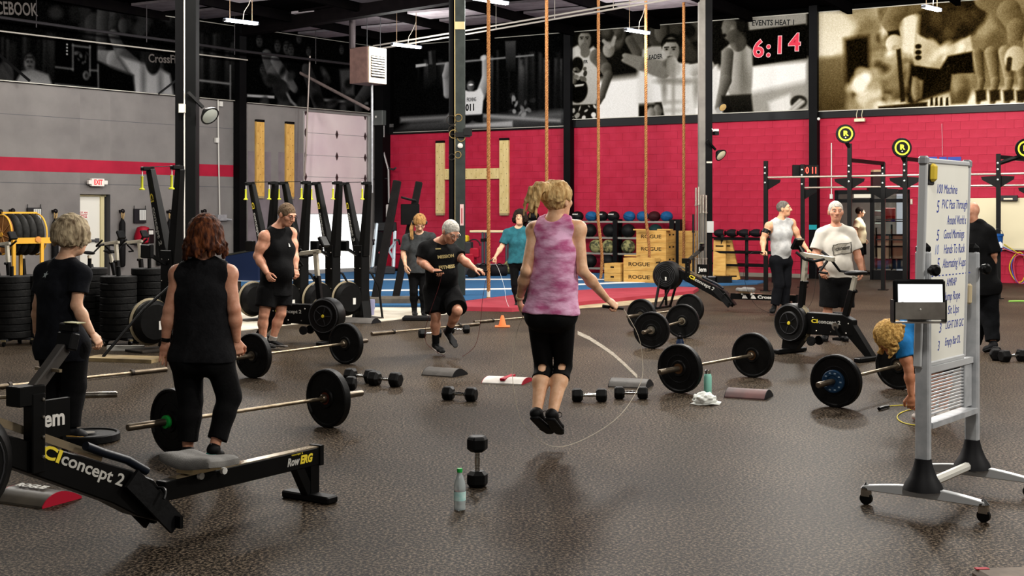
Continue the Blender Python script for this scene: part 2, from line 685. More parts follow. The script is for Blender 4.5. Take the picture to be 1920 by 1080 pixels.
# glazed entrance in the red wall
ent = T('door_3', None, None, WR.at((rd0 + rd1) / 2, 0), WR.rz, kind='structure')
ew = rd1 - rd0
bf = M('black_door_frame', '0d0d0e', .4, .3)
mb = MB()
for x in (-ew / 2 + .04, 0, ew / 2 - .05):
    mb.box((x, .02, RDZ / 2), (.09, .1, RDZ))
mb.box((0, .02, RDZ - .05), (ew, .1, .1)).box((0, .02, RDZ - .27), (ew, .1, .09))
mb.box((ew / 4, .02, .12), (ew / 2, .1, .24))
mb.build('door_frame', bf, ent, smooth=False)
MB().box((ew / 4, .02, RDZ / 2), (ew / 2 - .1, .008, RDZ - .3)).build('glass_pane', M('door_glass', 'dfe6e4', .02, trans=1, spec=.5), ent, smooth=False)
MB().box((-ew * .12, -.05, RDZ - .15), (.42, .06, .09)).build('door_closer', M('closer_cream', 'd5d0c0', .5), ent, smooth=False)
MB().bar((.12, -.05, 1.0), (ew / 2 - .15, -.05, 1.0), .03, .03).bar((.12, -.05, 1.5), (ew / 2 - .15, -.05, 1.5), .025, .025).build('push_bar', M('bar_dark', '2a2a2a', .3, .7), ent)
# the lobby behind it
lobm = M('lobby_wall', '6d6660', .8, c2='7a736b', scale=3)
lob = T('wall_lobby', None, None, WR.at((rd0 + rd1) / 2, 0), WR.rz, kind='structure')
MB().box((0, 5.2, 1.6), (7, .1, 3.2)).build('wall_panel', lobm, lob, smooth=False)
MB().box((-3.4, 2.7, 1.6), (.1, 5, 3.2)).box((3.4, 2.7, 1.6), (.1, 5, 3.2)).build('side_panel', lobm, lob, smooth=False)
MB().box((0, 2.7, 3.2), (7, 5, .1)).build('lobby_ceiling', M('lobby_ceiling', 'b5b2aa', .8), lob, smooth=False)
MB().box((-.35, 5.1, 1.1), (.5, .08, 2.2)).build('door_leaf', M('lobby_door', 'b9c0cc', .5), lob, smooth=False)
area(lob.matrix_world @ Vector((0, 0, 0)), (.1, .1), 0)
lp = WR.at((rd0 + rd1) / 2 + .3, 3.05, -2.6)
area(lp, (1.5, 1.0), 160, (1, .97, .92))

# ---------------------------------------------------------------- ceiling
ceil = T('ceiling', None, None, (0, 20, 6.9), WR.rz, kind='structure')
cm = M('ceiling_black', '060506', 1, c2='080707', scale=3, spec=0)
MB().box((0, 0, .1), (90, 70, .2)).build('deck', cm, ceil, smooth=False)
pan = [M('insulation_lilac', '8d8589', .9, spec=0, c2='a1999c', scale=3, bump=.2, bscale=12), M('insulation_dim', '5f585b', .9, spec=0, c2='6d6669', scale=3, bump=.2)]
Ri = Matrix.Rotation(-WR.rz, 3, 'Z')
rr = random.Random(5)
pm = {}
for i in range(-9, 10):
    for j in range(2, 17):
        w_ = (WR.u * (i * 2.6))
        q = Vector((w_.x - WR.n.x * (j * 1.5 - 12), w_.y - WR.n.y * (j * 1.5 - 12) + 20, 6.84))
        if q.y < 20 or q.y > 41:
            continue
        px = 960 + q.x / q.y * F
        if px < -100 or px > 1250:
            continue
        if WL.n.dot(Vector((q.x, q.y)) - WL.p0) < .5 or WR.n.dot(Vector((q.x, q.y)) - WR.p0) < .8:
            continue
        if rr.random() < .15:
            continue
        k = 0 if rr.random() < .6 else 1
        if k not in pm:
            me = MB().box((0, 0, 0), (2.2, 1.05, .06)).build('ceiling_panel', pan[k], ceil, smooth=False)
            pm[k] = me
            o = me
        else:
            o = pm[k].copy()
            COL.objects.link(o)
        o.location = Ri @ (q - Vector((0, 20, 6.9)))
# purlins (along the red wall's normal) and the girders (along the red wall)
mb = []
for i in range(-9, 10):
    c = WR.u * (i * 2.6 + 1.3)
    o = MB().box((i * 2.6 + 1.3, 0, -.14), (.12, 40, .26)).build('purlin', cm, ceil, smooth=False)
g1, g2 = P(480, 62, 34.4), P(840, 5, 29.5)
gd_ = (g2 - g1).normalized()
gird = M('girder_black', '080607', .8, c2='0c090a', scale=4, spec=.03)


def girder(a, b, h, wd, name='girder'):
    r = T(name, None, None, (a + b) / 2, 0, kind='structure')
    c = r.location
    m = MB()
    m.bar(a - c + Vector((0, 0, 0)), b - c, wd, .05, (0, 0, 1)).bar(a - c + Vector((0, 0, h)), b - c + Vector((0, 0, h)), wd, .05, (0, 0, 1))
    m.bar(a - c + Vector((0, 0, h / 2)), b - c + Vector((0, 0, h / 2)), .04, h, (0, 0, 1))
    m.build('beam', gird, r, smooth=False)
    return r


# bar()'s width runs along ref x axis; heights along the other
girder(g1 - gd_ * 1.2, g2 + gd_ * 14, .36, .26)
e1, e2 = P(700, 82, 36), P(1000, 40, 31)
# pipes along the ceiling
pipem = M('pipe_white', 'b8b2a8', .4, .3)
pipes = T('ceiling_pipe', 'pair of pale pipes running under the dark ceiling past the climbing ropes', 'pipe', P(1030, 30, 30))
c = pipes.location.copy()
for dy in (0, 7):
    MB().tube([P(700, 86 + dy, 35.2) - c, P(875, 57 + dy, 32.2) - c, P(1190, 3 + dy, 28.1) - c, P(1400, -33 + dy, 25.9) - c], .022, 8).build('pipe', pipem, pipes)
    for k in range(3):
        a = P(930 + 110 * k, 48 - 19 * k + dy, 31.4 - 1.35 * k) - c
        MB().cyl(a, a + Vector((0, 0, .9)), .008, n=6).build('hanger_rod', pipem, pipes)
lp = T('wall_pipe', 'thin pale pipe running along the dark mural strip above the grey wall', 'pipe', WL.at(4, tz(WL, 160, 75, .5)[1], .5), WL.rz)
MB().tube([(wl(WL, lp, x, y, .5)[0], 0, wl(WL, lp, x, y, .5)[1]) for x, y in ((-30, 54.5), (160, 77), (333, 97.5), (464, 112.5))], .018, 8).build('pipe', pipem, lp)
lp2 = T('wall_pipe', 'black sprinkler pipe with drop heads above the thin pale pipe', 'pipe', WL.at(5, tz(WL, 160, 58, .9)[1], .9), WL.rz)
pts = [(-30, 28), (160, 55), (333, 78), (464, 97), (655, 120)]
MB().tube([(wl(WL, lp2, x, y, .9)[0], 0, wl(WL, lp2, x, y, .9)[1]) for x, y in pts], .035, 8).build('pipe', M('pipe_dark', '2b292b', .5, .3), lp2)
for x, y in ((68, 42), (275, 70), (440, 94), (592, 112)):
    a = wl(WL, lp2, x, y, .9)
    MB().cyl((a[0], 0, a[1]), (a[0], 0, a[1] - .12), .012, n=6).cyl((a[0], 0, a[1] + .0), (a[0], 0, a[1] + 1.2), .008, n=6).build('sprinkler_head', M('pipe_dark2', '3b383a', .5, .3), lp2)

# ---------------------------------------------------------------- columns
colm = M('column_black', '050506', .6, c2='080809', scale=3, spec=.08)
steelg = M('column_grey_green', '2a2f2d', .5, .2, c2='343a37', scale=5)


def column(px, ybase, wpx, extra):
    b = G(px, ybase)
    s = F / b.y
    wd = wpx / s
    r = T('column', None, None, b, 0, kind='structure')
    extra(r, wd, s, b)
    return r


def col_a(r, wd, s, b):
    MB().box((-.105, .05, 3.45), (.17, .2, 6.9)).build('pipe_casing', colm, r, smooth=False)
    MB().box((.075, 0, 3.45), (.17, .24, 6.9)).build('post', M('column_dark', '070808', .6, c2='0b0c0c', scale=3, spec=.1), r, smooth=False, bev=.01)
    MB().tube([(-.02, -.13, .9), (-.02, -.13, 6.85)], .012, 6).build('conduit', M('conduit_white', 'cfccc4', .5), r)
    for z in (6.9, 6.35, 5.25):
        MB().box((.03, -.14, z), (.09, .02, .09)).build('paper_tag', M('paper', 'd5d0c0', .7), r, smooth=False)
    MB().box((-.05, -.14, 3.33), (.1, .08, .14)).build('junction_box', M('paper', ''), r, smooth=False)
    MB().box((.075, -.01, 5.55), (.3, .3, .03)).build('bracket', colm, r, smooth=False)


def col_b(r, wd, s, b):
    MB().cyl((-.1, 0, 0), (-.1, 0, 6.88), .062, n=16).build('pipe_casing', colm, r)
    m = MB().box((.06, 0, 3.4), (.012, .24, 3.4)).box((.06, -.12, 3.45), (.2, .015, 6.88)).box((.06, .12, 3.45), (.2, .015, 6.88))
    m.box((.06, 0, 1.0), (.2, .24, 2.0)).box((.06, -.005, 3.45), (.19, .22, 6.86))
    m.build('post', steelg, r, smooth=False)
    MB().tube([(-.035, -.12, 1.5), (-.035, -.12, 2.8), (-.045, -.13, 6.8)], .009, 6).build('conduit', M('conduit_cream', 'c9b27c', .5), r)
    MB().box((.06, -.15, 5.35), (.2, .06, .15)).build('junction_box', M('box_cream', 'c8bb8c', .5), r, smooth=False)
    rr = random.Random(3)
    for k in range(7):
        c = Vector((-.03 + rr.uniform(-.08, .12), -.16, 3.0 + rr.uniform(-.25, .6)))
        MB().torus(c, (rr.uniform(-.5, .5), 1, rr.uniform(-.5, .5)), rr.uniform(.05, .1), .008, 14, 5).build('cable_coil', [M('cable_tan', '9c8350', .6), M('cable_dark', '2b2722', .6)][k % 2], r)
    MB().ell((.07, -.18, 2.98), (.055, .05, .055)).build('lamp_globe', M('globe_white', 'd8d5cb', .3), r)
    MB().box((.12, -.16, 3.2), (.3, .1, .1)).box((.22, -.16, 3.25), (.16, .16, .14)).build('camera_bracket', black, r, smooth=False)
    g = MB().box((.1, -.135, 1.62), (.075, .012, .42)).build('thermometer_plate', M('thermo_pink', 'd9b9b5', .5), r, smooth=False)
    MB().box((.1, -.145, 1.6), (.02, .006, .3)).build('thermometer_scale', M('thermo_red', 'a53a40', .5), r, smooth=False)


def col_c(r, wd, s, b):
    MB().box((-.085, -.02, 3.45), (.15, .2, 6.9)).build('post', M('column_taupe', '6c6862', .5, c2='7a766f', scale=4), r, smooth=False)
    MB().box((.075, 0, 3.45), (.16, .24, 6.9)).build('pipe_casing', colm, r, smooth=False)
    MB().box((.08, -.13, 2.85), (.13, .01, .04)).build('paper_tag', M('paper', ''), r, smooth=False)
    MB().box((.1, -.135, 1.33), (.16, .02, .27)).build('notice_sheet', M('paper_grey', 'c4c4bf', .7), r, smooth=False)


column(352, 592, 37, col_a)
column(857, 556, 30, col_b)
column(1322, 531, 25, col_c)
# posts standing on the red wall
for px, x1 in ((1066.5, 1073), (1527, 1536)):
    r = wroot(WR, px, 520, 'column', None, None, .15, kind='structure')
    r.location.z = 0
    MB().box((0, 0, 3.45), (.21, .24, 6.9)).build('post', colm, r, smooth=False)
    if px > 1200:
        MB().box((0, -.125, 1.3), (.2, .01, .12)).build('teal_tape', M('teal_tape', '1f8f99', .6), r, smooth=False)
# dark post and grey pilaster of the corner, dark post on the grey wall
r = wroot(WL, 450, 400, 'column', None, None, .15, kind='structure')
r.location.z = 0
MB().box((0, 0, 3.45), (.24, .26, 6.9)).build('post', colm, r, smooth=False)
r = T('column', None, None, WR.at(.25, 0, .2), WR.rz, kind='structure')
MB().box((0, 0, 3.45), (.3, .4, 6.9)).build('post', colm, r, smooth=False)
# ---------------------------------------------------------------- strip lamps in view
tubem = M('lit_tube', 'f4f6ff', .3, emit=9)


def strip_lamp(px, py, label, L=.95, z=LAMP_Z):
    d = F * (z - HC) / (HY - py)
    c = P(px, py, d)
    r = T('strip_lamp', label, 'lamp', c, WL.rz - .12, 'ceiling strip lamps')
    MB().box((0, 0, .035), (L, .1, .03)).build('housing', M('lamp_housing', '9aa3b8', .4, .2), r, smooth=False)
    for y in (-.03, .03):
        MB().cyl((-L / 2 + .02, y, 0), (L / 2 - .02, y, 0), .018, n=10).build('tube', tubem, r)
    MB().box((0, 0, .01), (.03, .1, .04)).box((-L / 2, 0, .01), (.03, .1, .05)).box((L / 2, 0, .01), (.03, .1, .05)).build('end_cap', dgrey, r, smooth=False)
    for x in (-L * .34, L * .34):
        MB().cyl((x, 0, .05), (x, 0, 6.8 - z), .007, n=6).build('hanger_chain', M('chain_brass', '8c7660', .4, .6), r)
    MB().tube([(.05, 0, .05), (.08, 0, .25), (.2, 0, .42), (L * .34, 0, .65)], .008, 6).build('power_cord', M('cord_pale', '9b948a', .5), r)
    bulb((0, 0, -.12), LAMP_W * .45, (.98, .97, .95), r)
    return r


strip_lamp(452, 42, 'lit strip lamp hanging nearest the black column with the white conduit', .85)
strip_lamp(762, 87, 'lit strip lamp hanging just beside the brown heater box')
strip_lamp(920, 3, 'lit strip lamp cut by the top of the photo behind the first climbing rope')
strip_lamp(1195, 60, 'lit strip lamp hanging before the mural of the man with outspread arms', .85)
strip_lamp(1747, 17, 'lit strip lamp hanging before the sepia mural of the striding athlete', .7)

# ---------------------------------------------------------------- heater, boxes, conduits, wall lamps
h0 = P(690, 158, 33)
ht = T('unit_heater', 'brown metal unit heater with louvred front hung from the ceiling', 'heater', h0, -.64)
hb = M('heater_brown', '5e4843', .55, c2='6d544d', scale=6)
MB().box((0, 0, .46), (.62, .72, .92)).build('body', hb, ht, smooth=False, bev=.01)
hf = M('heater_cream', 'bfae98', .5)
MB().box((.33, 0, .46), (.03, .66, .92)).build('front_panel', hf, ht, smooth=False, bev=.006)
for k in range(8):
    MB().box((.36, 0, .2 + k * .066), (.05, .5, .022), R=Matrix.Rotation(.5, 3, 'Y')).build('louvre', M('heater_louvre', 'd9d0c0', .4), ht, smooth=False)
MB().box((.347, 0, .42), (.006, .52, .56)).build('opening', M('dark_hole', '0a0909', .8), ht, smooth=False)
MB().cyl((-.22, -.35, .9), (-.22, -.35, 2.2), .085, n=14).build('flue_pipe', M('flue', '3b3536', .5, .5), ht)
for x, y in ((.2, .25), (.2, -.25)):
    MB().cyl((x, y, .9), (x, y, 2.1), .008, n=6).build('hanger_rod', dgrey, ht)
MB().cyl((.05, .1, 0), (.05, .1, -2.8), .03, n=8).build('gas_pipe', greym, ht)

cb = wroot(WR, 710, 236, 'electrical_box', 'grey electrical box high beside the corner with conduit below it', 'electrical box', .35)
MB().box((0, 0, .24), (.42, .2, .45)).build('body', M('box_grey', '5c605e', .5, .3), cb, smooth=False, bev=.01)
MB().box((-.03, -.105, .27), (.05, .01, .06)).build('sticker', white, cb, smooth=False)
cp = M('conduit_steel', '9b9a99', .35, .5)
MB().tube([(.05, .02, 0), (.05, .02, -.45), (.33, .05, -1.35), (.35, .05, -2.35)], .03, 8).build('conduit', cp, cb)
MB().tube([(.18, .02, 0), (.18, .02, -.35)], .025, 8).build('conduit_stub', cp, cb)
MB().box((.32, .02, -2.6), (.11, .08, .42)).build('junction_box', M('jbox_pale', 'b9b4b0', .5), cb, smooth=False, bev=.03)
MB().tube([(.35, .06, -1.6), (-.4, .06, -1.62), (-.5, .1, -1.7)], .016, 6).build('branch_conduit', dgrey, cb)
MB().tube([(.35, .05, -1.3), (.55, 0, -1.34), (.7, -.1, -1.3)], .03, 8).build('valve', dgrey, cb)
bp = T('brace_pole', 'pale wooden brace pole slanting down across the mural above the roll-up door', 'pole', P(632, 172, 36))
MB().cyl(P(527, 118, 37) - bp.location, P(692, 205, 35.6) - bp.location, .045, n=10).build('pole', M('pole_taupe', '6f625e', .6, c2='5d5250', scale=5), bp)
bp2 = T('brace_pole', 'dark steel brace slanting across the mural at the far end of the grey wall', 'pole', WL.at(.8, 5.2, .5))
c = bp2.location
MB().bar(P(-30, 78, 29.2) - c, P(56, 152, 29.4) - c, .06, .06).build('pole', colm, bp2)
bp3 = T('brace_pole', 'dark steel brace low on the mural beside the black column with white conduit', 'pole', WL.at(4, 5, .5))
c = bp3.location
MB().bar(P(297, 176, 32.5) - c, P(331, 150, 32.7) - c, .05, .05).build('pole', colm, bp3)
vp = T('wall_pipe', 'thin vertical pipe on the mural before the roll-up door', 'pipe', P(577, 300, 36.4))
c = vp.location
MB().tube([P(581, 105, 36.4) - c, P(573, 300, 36.4) - c, P(571, 330, 36.4) - c], .025, 8).build('pipe', M('pipe_taupe', '8d827c', .4, .4), vp)

wc = wroot(WL, 411, 300, 'wall_conduit', 'white conduit with a switch box running down the grey wall', 'conduit', .06)
a = wl(WL, wc, 408, 90, .06)
b_ = wl(WL, wc, 412, 405, .06)
MB().tube([(a[0], 0, a[1]), (b_[0] - .05, 0, (a[1] + b_[1]) / 2), (b_[0], 0, b_[1])], .018, 8).build('conduit', M('conduit_white', 'cfccc4', .5), wc)
for px, py in ((413, 195), (406, 263)):
    q = wl(WL, wc, px, py, .06)
    MB().box((q[0], -.01, q[1]), (.1, .08, .13)).build('switch_box', white, wc, smooth=False)
q = wl(WL, wc, 413, 408, .06)
MB().box((q[0], -.03, q[1]), (.3, .12, .16)).cyl((q[0] + .1, -.05, q[1] - .04), (q[0] + .3, -.1, q[1] - .06), .03).build('motor_box', greym, wc, smooth=False)


def spot(loc, rz, label, s=1.0, col=None):
    r = T('floodlight', label, 'floodlight', loc, rz)
    m = MB().lathe([(.05 * s, 0), (.13 * s, .1 * s), (.14 * s, .13 * s)], (0, 0, 0), (0, -.8, -.6), 18)
    m.build('head', black, r)
    MB().lathe([(.125 * s, .125 * s), (.1 * s, .14 * s), (0, .145 * s)], (0, 0, 0), (0, -.8, -.6), 18).build('lens', col or M('lens_grey', '8f938c', .15), r)
    MB().bar((0, .05 * s, .05 * s), (-.22 * s, .1 * s, .25 * s), .04 * s, .04 * s).build('bracket', black, r)
    return r


dA = G(352, 592).y
spot(P(385, 208, dA - .1), .9, 'black floodlight on a bracket beside the column with white conduit', 1.15)
dC = G(1322, 531).y
spot(P(1345, 285, dC - .2), .75, 'round floodlight on the taupe column above the red wall', 1.1, M('lens_cream', 'cbc7a8', .2))
cam2 = T('security_camera', 'small black and white camera box on the taupe column', 'camera', P(1342, 250, dC - .15), .3)
MB().box((0, 0, 0), (.1, .14, .09)).build('body', black, cam2, smooth=False)
MB().box((0, -.0, .07), (.1, .12, .06)).build('hood', white, cam2, smooth=False)
MB().bar((-.05, .05, .08), (-.12, .1, .2), .02, .02).build('bracket', white, cam2)
fx = wroot(WR, 1612, 229, 'emergency_lamp', 'small pale emergency lamp below the sepia mural', 'lamp', .2)
MB().box((0, 0, .05), (.26, .1, .08)).build('body', M('cream_paint', 'd5cfae', .5), fx, smooth=False, bev=.01)
for x in (-.07, .06):
    MB().tube([(x, 0, .09), (x - .02, .02, .18), (x, .05, .3)], .008, 6).build('cable', M('cable_pale', 'c9c3a6', .5), fx)
kn = wroot(WR, 1535, 223, 'motion_sensor', 'small white knob sensor beside the black post on the red wall', 'sensor', .3)
MB().ell((0, 0, 0), (.04, .04, .04)).build('sensor_dome', white, kn)
l2 = wroot(WR, 1357, 205, 'floodlight', 'tan floodlight at the mural edge just beside the taupe column', 'floodlight', .4)
MB().lathe([(.04, 0), (.1, .12), (.11, .15)], (-.1, 0, .12), (.7, -.5, -.5), 14).build('head', dgrey, l2)
MB().lathe([(.1, .15), (0, .16)], (-.1, 0, .12), (.7, -.5, -.5), 14).build('lens', M('lens_tan', 'd6b878', .3), l2)
for px, ps, y0, y1, lab in ((1303, 1560, 0, 0, ''),):
    pass
cd1 = wroot(WR, 1559, 370, 'wall_conduit', 'thin white conduit with a switch on the red wall beside the glass entrance', 'conduit', .03)
a, b_ = wl(WR, cd1, 1559, 268, .03), wl(WR, cd1, 1559, 372, .03)
MB().tube([(a[0], 0, a[1]), (b_[0], 0, b_[1])], .014, 6).build('conduit', white, cd1)
MB().box((b_[0], -.01, b_[1] + .05), (.07, .05, .12)).build('switch_box', white, cd1, smooth=False)
sw = wroot(WR, 1709, 382, 'light_switch', 'cream light switch on the red wall beside the entrance', 'switch', .02)
MB().box((0, 0, .05), (.05, .02, .13)).build('plate', cream, sw, smooth=False)
MB().box((0, -.014, .05), (.02, .012, .05)).build('toggle', white, sw, smooth=False)
cw = wroot(WR, 1766, 250, 'wall_cable', 'pale wire hanging down the red wall above the whiteboard', 'cable', .03)
a, b_ = wl(WR, cw, 1766, 232, .03), wl(WR, cw, 1767, 292, .03)
MB().tube([(a[0], 0, a[1]), (a[0] + .01, 0, (a[1] + b_[1]) / 2), (b_[0], 0, b_[1])], .008, 6).build('wire', M('wire_pink', 'cc8b95', .5), cw)
bt = wroot(WR, 1768, 300, 'blue_tape', 'blue tape strip on the red wall above the rolling whiteboard', 'tape', .02)
for x0, x1 in ((1730, 1757), (1761, 1775), (1777, 1802)):
    m = MB()
    wbox(m, WR, bt, x0, 294, x1, 301, .008, .02)
    m.build('tape_piece', M('blue_tape', '3b4c9c', .6), bt, smooth=False)

# ---------------------------------------------------------------- exit sign, wall hooks, bags, framed sheets on the grey wall
ex = wroot(WL, 182, 349, 'exit_sign', 'white EXIT sign with red letters above the cream door', 'sign', .12)
MB().box((0, 0, .09), (.36, .1, .19)).box((.22, 0, .09), (.1, .12, .1)).box((-.22, 0, .09), (.08, .1, .1)).build('housing', M('sign_white', 'e8e2da', .5), ex, smooth=False, bev=.01)
text('EXIT', .17, M('exit_red', 'd02a30', .5, emit=.4), ex, (0, -.052, .09), bold=.006, width=.24)
hookm = M('hook_black', '1b1718', .3, .4)
for px, py, lab, bag in ((0, 397, 'black ball hook on the grey wall cut by the photo edge', 0), (23, 395, 'black ball hook above the yellow reel', 0), (103, 396, 'black strap bag hanging from a ball hook beside the framed sheet', 1),
                         (229, 396, 'black strap bag hanging from a ball hook just beyond the exit door', 1), (298, 396, 'black strap bag half hidden by the tall ski machine', 1),
                         (318, 397, 'black strap bag hanging beside the black column', 1), (383, 396, 'black strap bag hanging behind the auburn woman', 1)):
    r = wroot(WL, px, py, 'hanging_bag' if bag else 'wall_hook', lab, 'bag' if bag else 'hook', .1)
    MB().ell((0, -.02, 0), (.06, .05, .06)).build('hook_ball', hookm, r)
    MB().box((0, .06, 0), (.06, .1, .06)).build('hook_base', hookm, r, smooth=False)
    if bag:
        MB().lathe([(.02, -.1), (.035, -.2), (.075, -.3), (.08, -.9), (.075, -1.35), (.04, -1.4)], (0, -.01, 0), (0, 0, 1), 12).build('bag_body', M('bag_black', '0f0e0f', .7, bump=.3, bscale=20), r)
        MB().tube([(-.03, -.03, 0), (-.03, -.03, -.14), (0, -.03, -.22), (.03, -.03, -.1), (.03, -.03, 0)], .018, 6).build('strap', M('strap_tan', 'b49564', .6), r)
for px, lab in ((65.5, 'framed white sheet on the grey wall behind the bikes'), (263.5, 'framed white sheet on the grey wall beyond the exit door')):
    r = wroot(WL, px, 418, 'framed_sheet', lab, 'frame', .05)
    MB().box((-.02, 0, .18), (.36, .04, .36)).build('frame', M('frame_black', '1d1b1e', .5), r, smooth=False)
    MB().box((.05, -.024, .2), (.19, .006, .26)).build('sheet', M('paper_grey', 'c4c4bf', .7), r, smooth=False)
    for k in range(3):
        MB().box((.0 + .05 * k, -.029, .2), (.012, .004, .24)).build('print_column', M('print_grey', '8d8d8d', .7), r, smooth=False)
    for s in (-1, 1):
        MB().cyl((s * .17 - .02, 0, .36), (s * .17 - .02, 0, .44), .01, n=6).build('hanger', dgrey, r)
aed = wroot(WL, 268, 458, 'wall_kit', 'red wall kit bag with a white label beyond the exit door', 'kit', .25)
MB().lathe([(.12, 0), (.2, .05), (.22, .2), (.15, .42), (.05, .46)], (0, 0, 0), (0, 0, 1), 14).build('bag', redm, aed)
MB().box((.12, -.15, .2), (.22, .08, .36), rz=.3).build('case', M('kit_black', '1a1012', .5), aed, smooth=False, bev=.02)
MB().box((.1, -.2, .3), (.16, .02, .1), rz=.3).build('label_plate', white, aed, smooth=False)

# ---------------------------------------------------------------- pegboards forming U and H
pegm = M('peg_wood', 'd8ad62', .55, c2='c5964b', scale=4, stretch=(3, 3, 1))
pegm2 = M('peg_wood_pale', 'd9c48c', .55, c2='c9b276', scale=4, stretch=(3, 3, 1))
holem = M('peg_hole', '2a1d10', .8)


def pegboard(W, x0, y0, x1, y1, label, horiz=False, mat=pegm):
    r = wroot(W, (x0 + x1) / 2, y1, 'pegboard', label, 'pegboard', .08)
    m = MB()
    wbox(m, W, r, x0, y0, x1, y1, .08, .08)
    m.build('board', mat, r, smooth=False, bev=.004)
    a, b = wl(W, r, x0, y0, .08), wl(W, r, x1, y1, .08)
    w_, h_ = b[0] - a[0], a[1] - b[1]
    hm = MB()
    L_, S_ = (w_, h_) if horiz else (h_, w_)
    n = int(L_ / .17)
    for k in range(n):
        for s in ((-.3, .3) if k % 2 == 0 else (0,)):
            l, q = (k + .5) / n * L_, s * S_
            c = (a[0] + l, -.002, (a[1] + b[1]) / 2 + q) if horiz else ((a[0] + b[0]) / 2 + q, -.002, b[1] + l)
            hm.lathe([(.013, 0), (.011, .003)], (c[0], .002, c[2]), (0, -1, 0), 8)
    h = hm.build('peg_holes', holem, r)
    tag(h, kind='stuff')
    if not horiz:
        MB().box(((a[0] + b[0]) / 2, .04, a[1] + .03), (w_ * .98, .1, .07)).build('top_bracket', black, r, smooth=False)
        MB().box(((a[0] + b[0]) / 2, .04, b[1] - .03), (w_ * .9, .09, .06)).build('bottom_bracket', M('bracket_tan', '9c8a66', .5), r, smooth=False)
    return r


pegboard(WL, 481, 228, 496, 368, 'tall orange wood pegboard on the grey wall farther from the roll-up door')
pegboard(WL, 537, 232, 552, 369, 'tall orange wood pegboard on the grey wall beside the roll-up door')
pegboard(WR, 816.5, 268, 832, 400, 'pale upright pegboard of the H shape behind the black cable column', mat=pegm2)
pegboard(WR, 936, 263, 953, 400, 'pale upright pegboard of the H shape beside the rope', mat=pegm2)
pegboard(WR, 832.5, 316, 935.5, 336, 'pale level pegboard forming the crossbar of the H', True, pegm2)

# ---------------------------------------------------------------- climbing ropes
ropem = M('manila_rope', 'a9784a', .85, c2='835530', scale=30, bump=.5, bscale=60)


def rope(px, ytop, ybot, d, label, end=None, bend=None):
    top = P(px, -60, d)
    bot = P(px + (bend or 0), ybot, d)
    r = T('climbing_rope', label, 'rope', bot, 0, 'climbing ropes')
    n = max(6, int((top - bot).length / .012))
    L_ = (top - bot)
    pts = []
    for k in range(60):
        f = k / 59
        x = L_.x * f
        if bend:
            x = -bend / F * d * min(1, (f * 4)) * (1) if f < .25 else L_.x
            x += .06 * math.sin(f * 20) * (1 - min(1, f * 3))
        pts.append(Vector((x, 0, L_.z * f)))
    twist = L_.z / .16
    for st in range(3):
        q = []
        m = int(twist * 9)
        for k in range(m + 1):
            f = k / m
            i = f * 59
            a = pts[int(i)].lerp(pts[min(59, int(i) + 1)], i - int(i))
            an = 2 * PI * twist * f + st * 2 * PI / 3
            q.append(a + Vector((math.cos(an) * .018, math.sin(an) * .018, 0)))
        MB().tube(q, .021, 5).build('strand', ropem, r)
    if end:
        MB().cyl((0, 0, -.12), (0, 0, .02), .034, n=10).build('whipped_end', M('rope_white', 'd9d2c4', .7), r)
        MB().lathe([(.045, -.16), (.05, -.12), (.036, -.1)], n=10).build('rope_tip', ropem, r)
    return r


rope(916, 0, 547, 24.5, 'climbing rope with white wrapped end hanging over the red border mat', True)
rope(1025, 0, 365, 27.3, 'climbing rope ending behind the pink shirted woman')
rope(1122, 0, 522, 29.0, 'climbing rope hanging before the black ball rack', bend=4)
rope(1211, 0, 512, 30.5, 'climbing rope hanging before the wooden box stack', bend=4)
rope(1282, 0, 488, 31.3, 'climbing rope hanging nearest the taupe column')
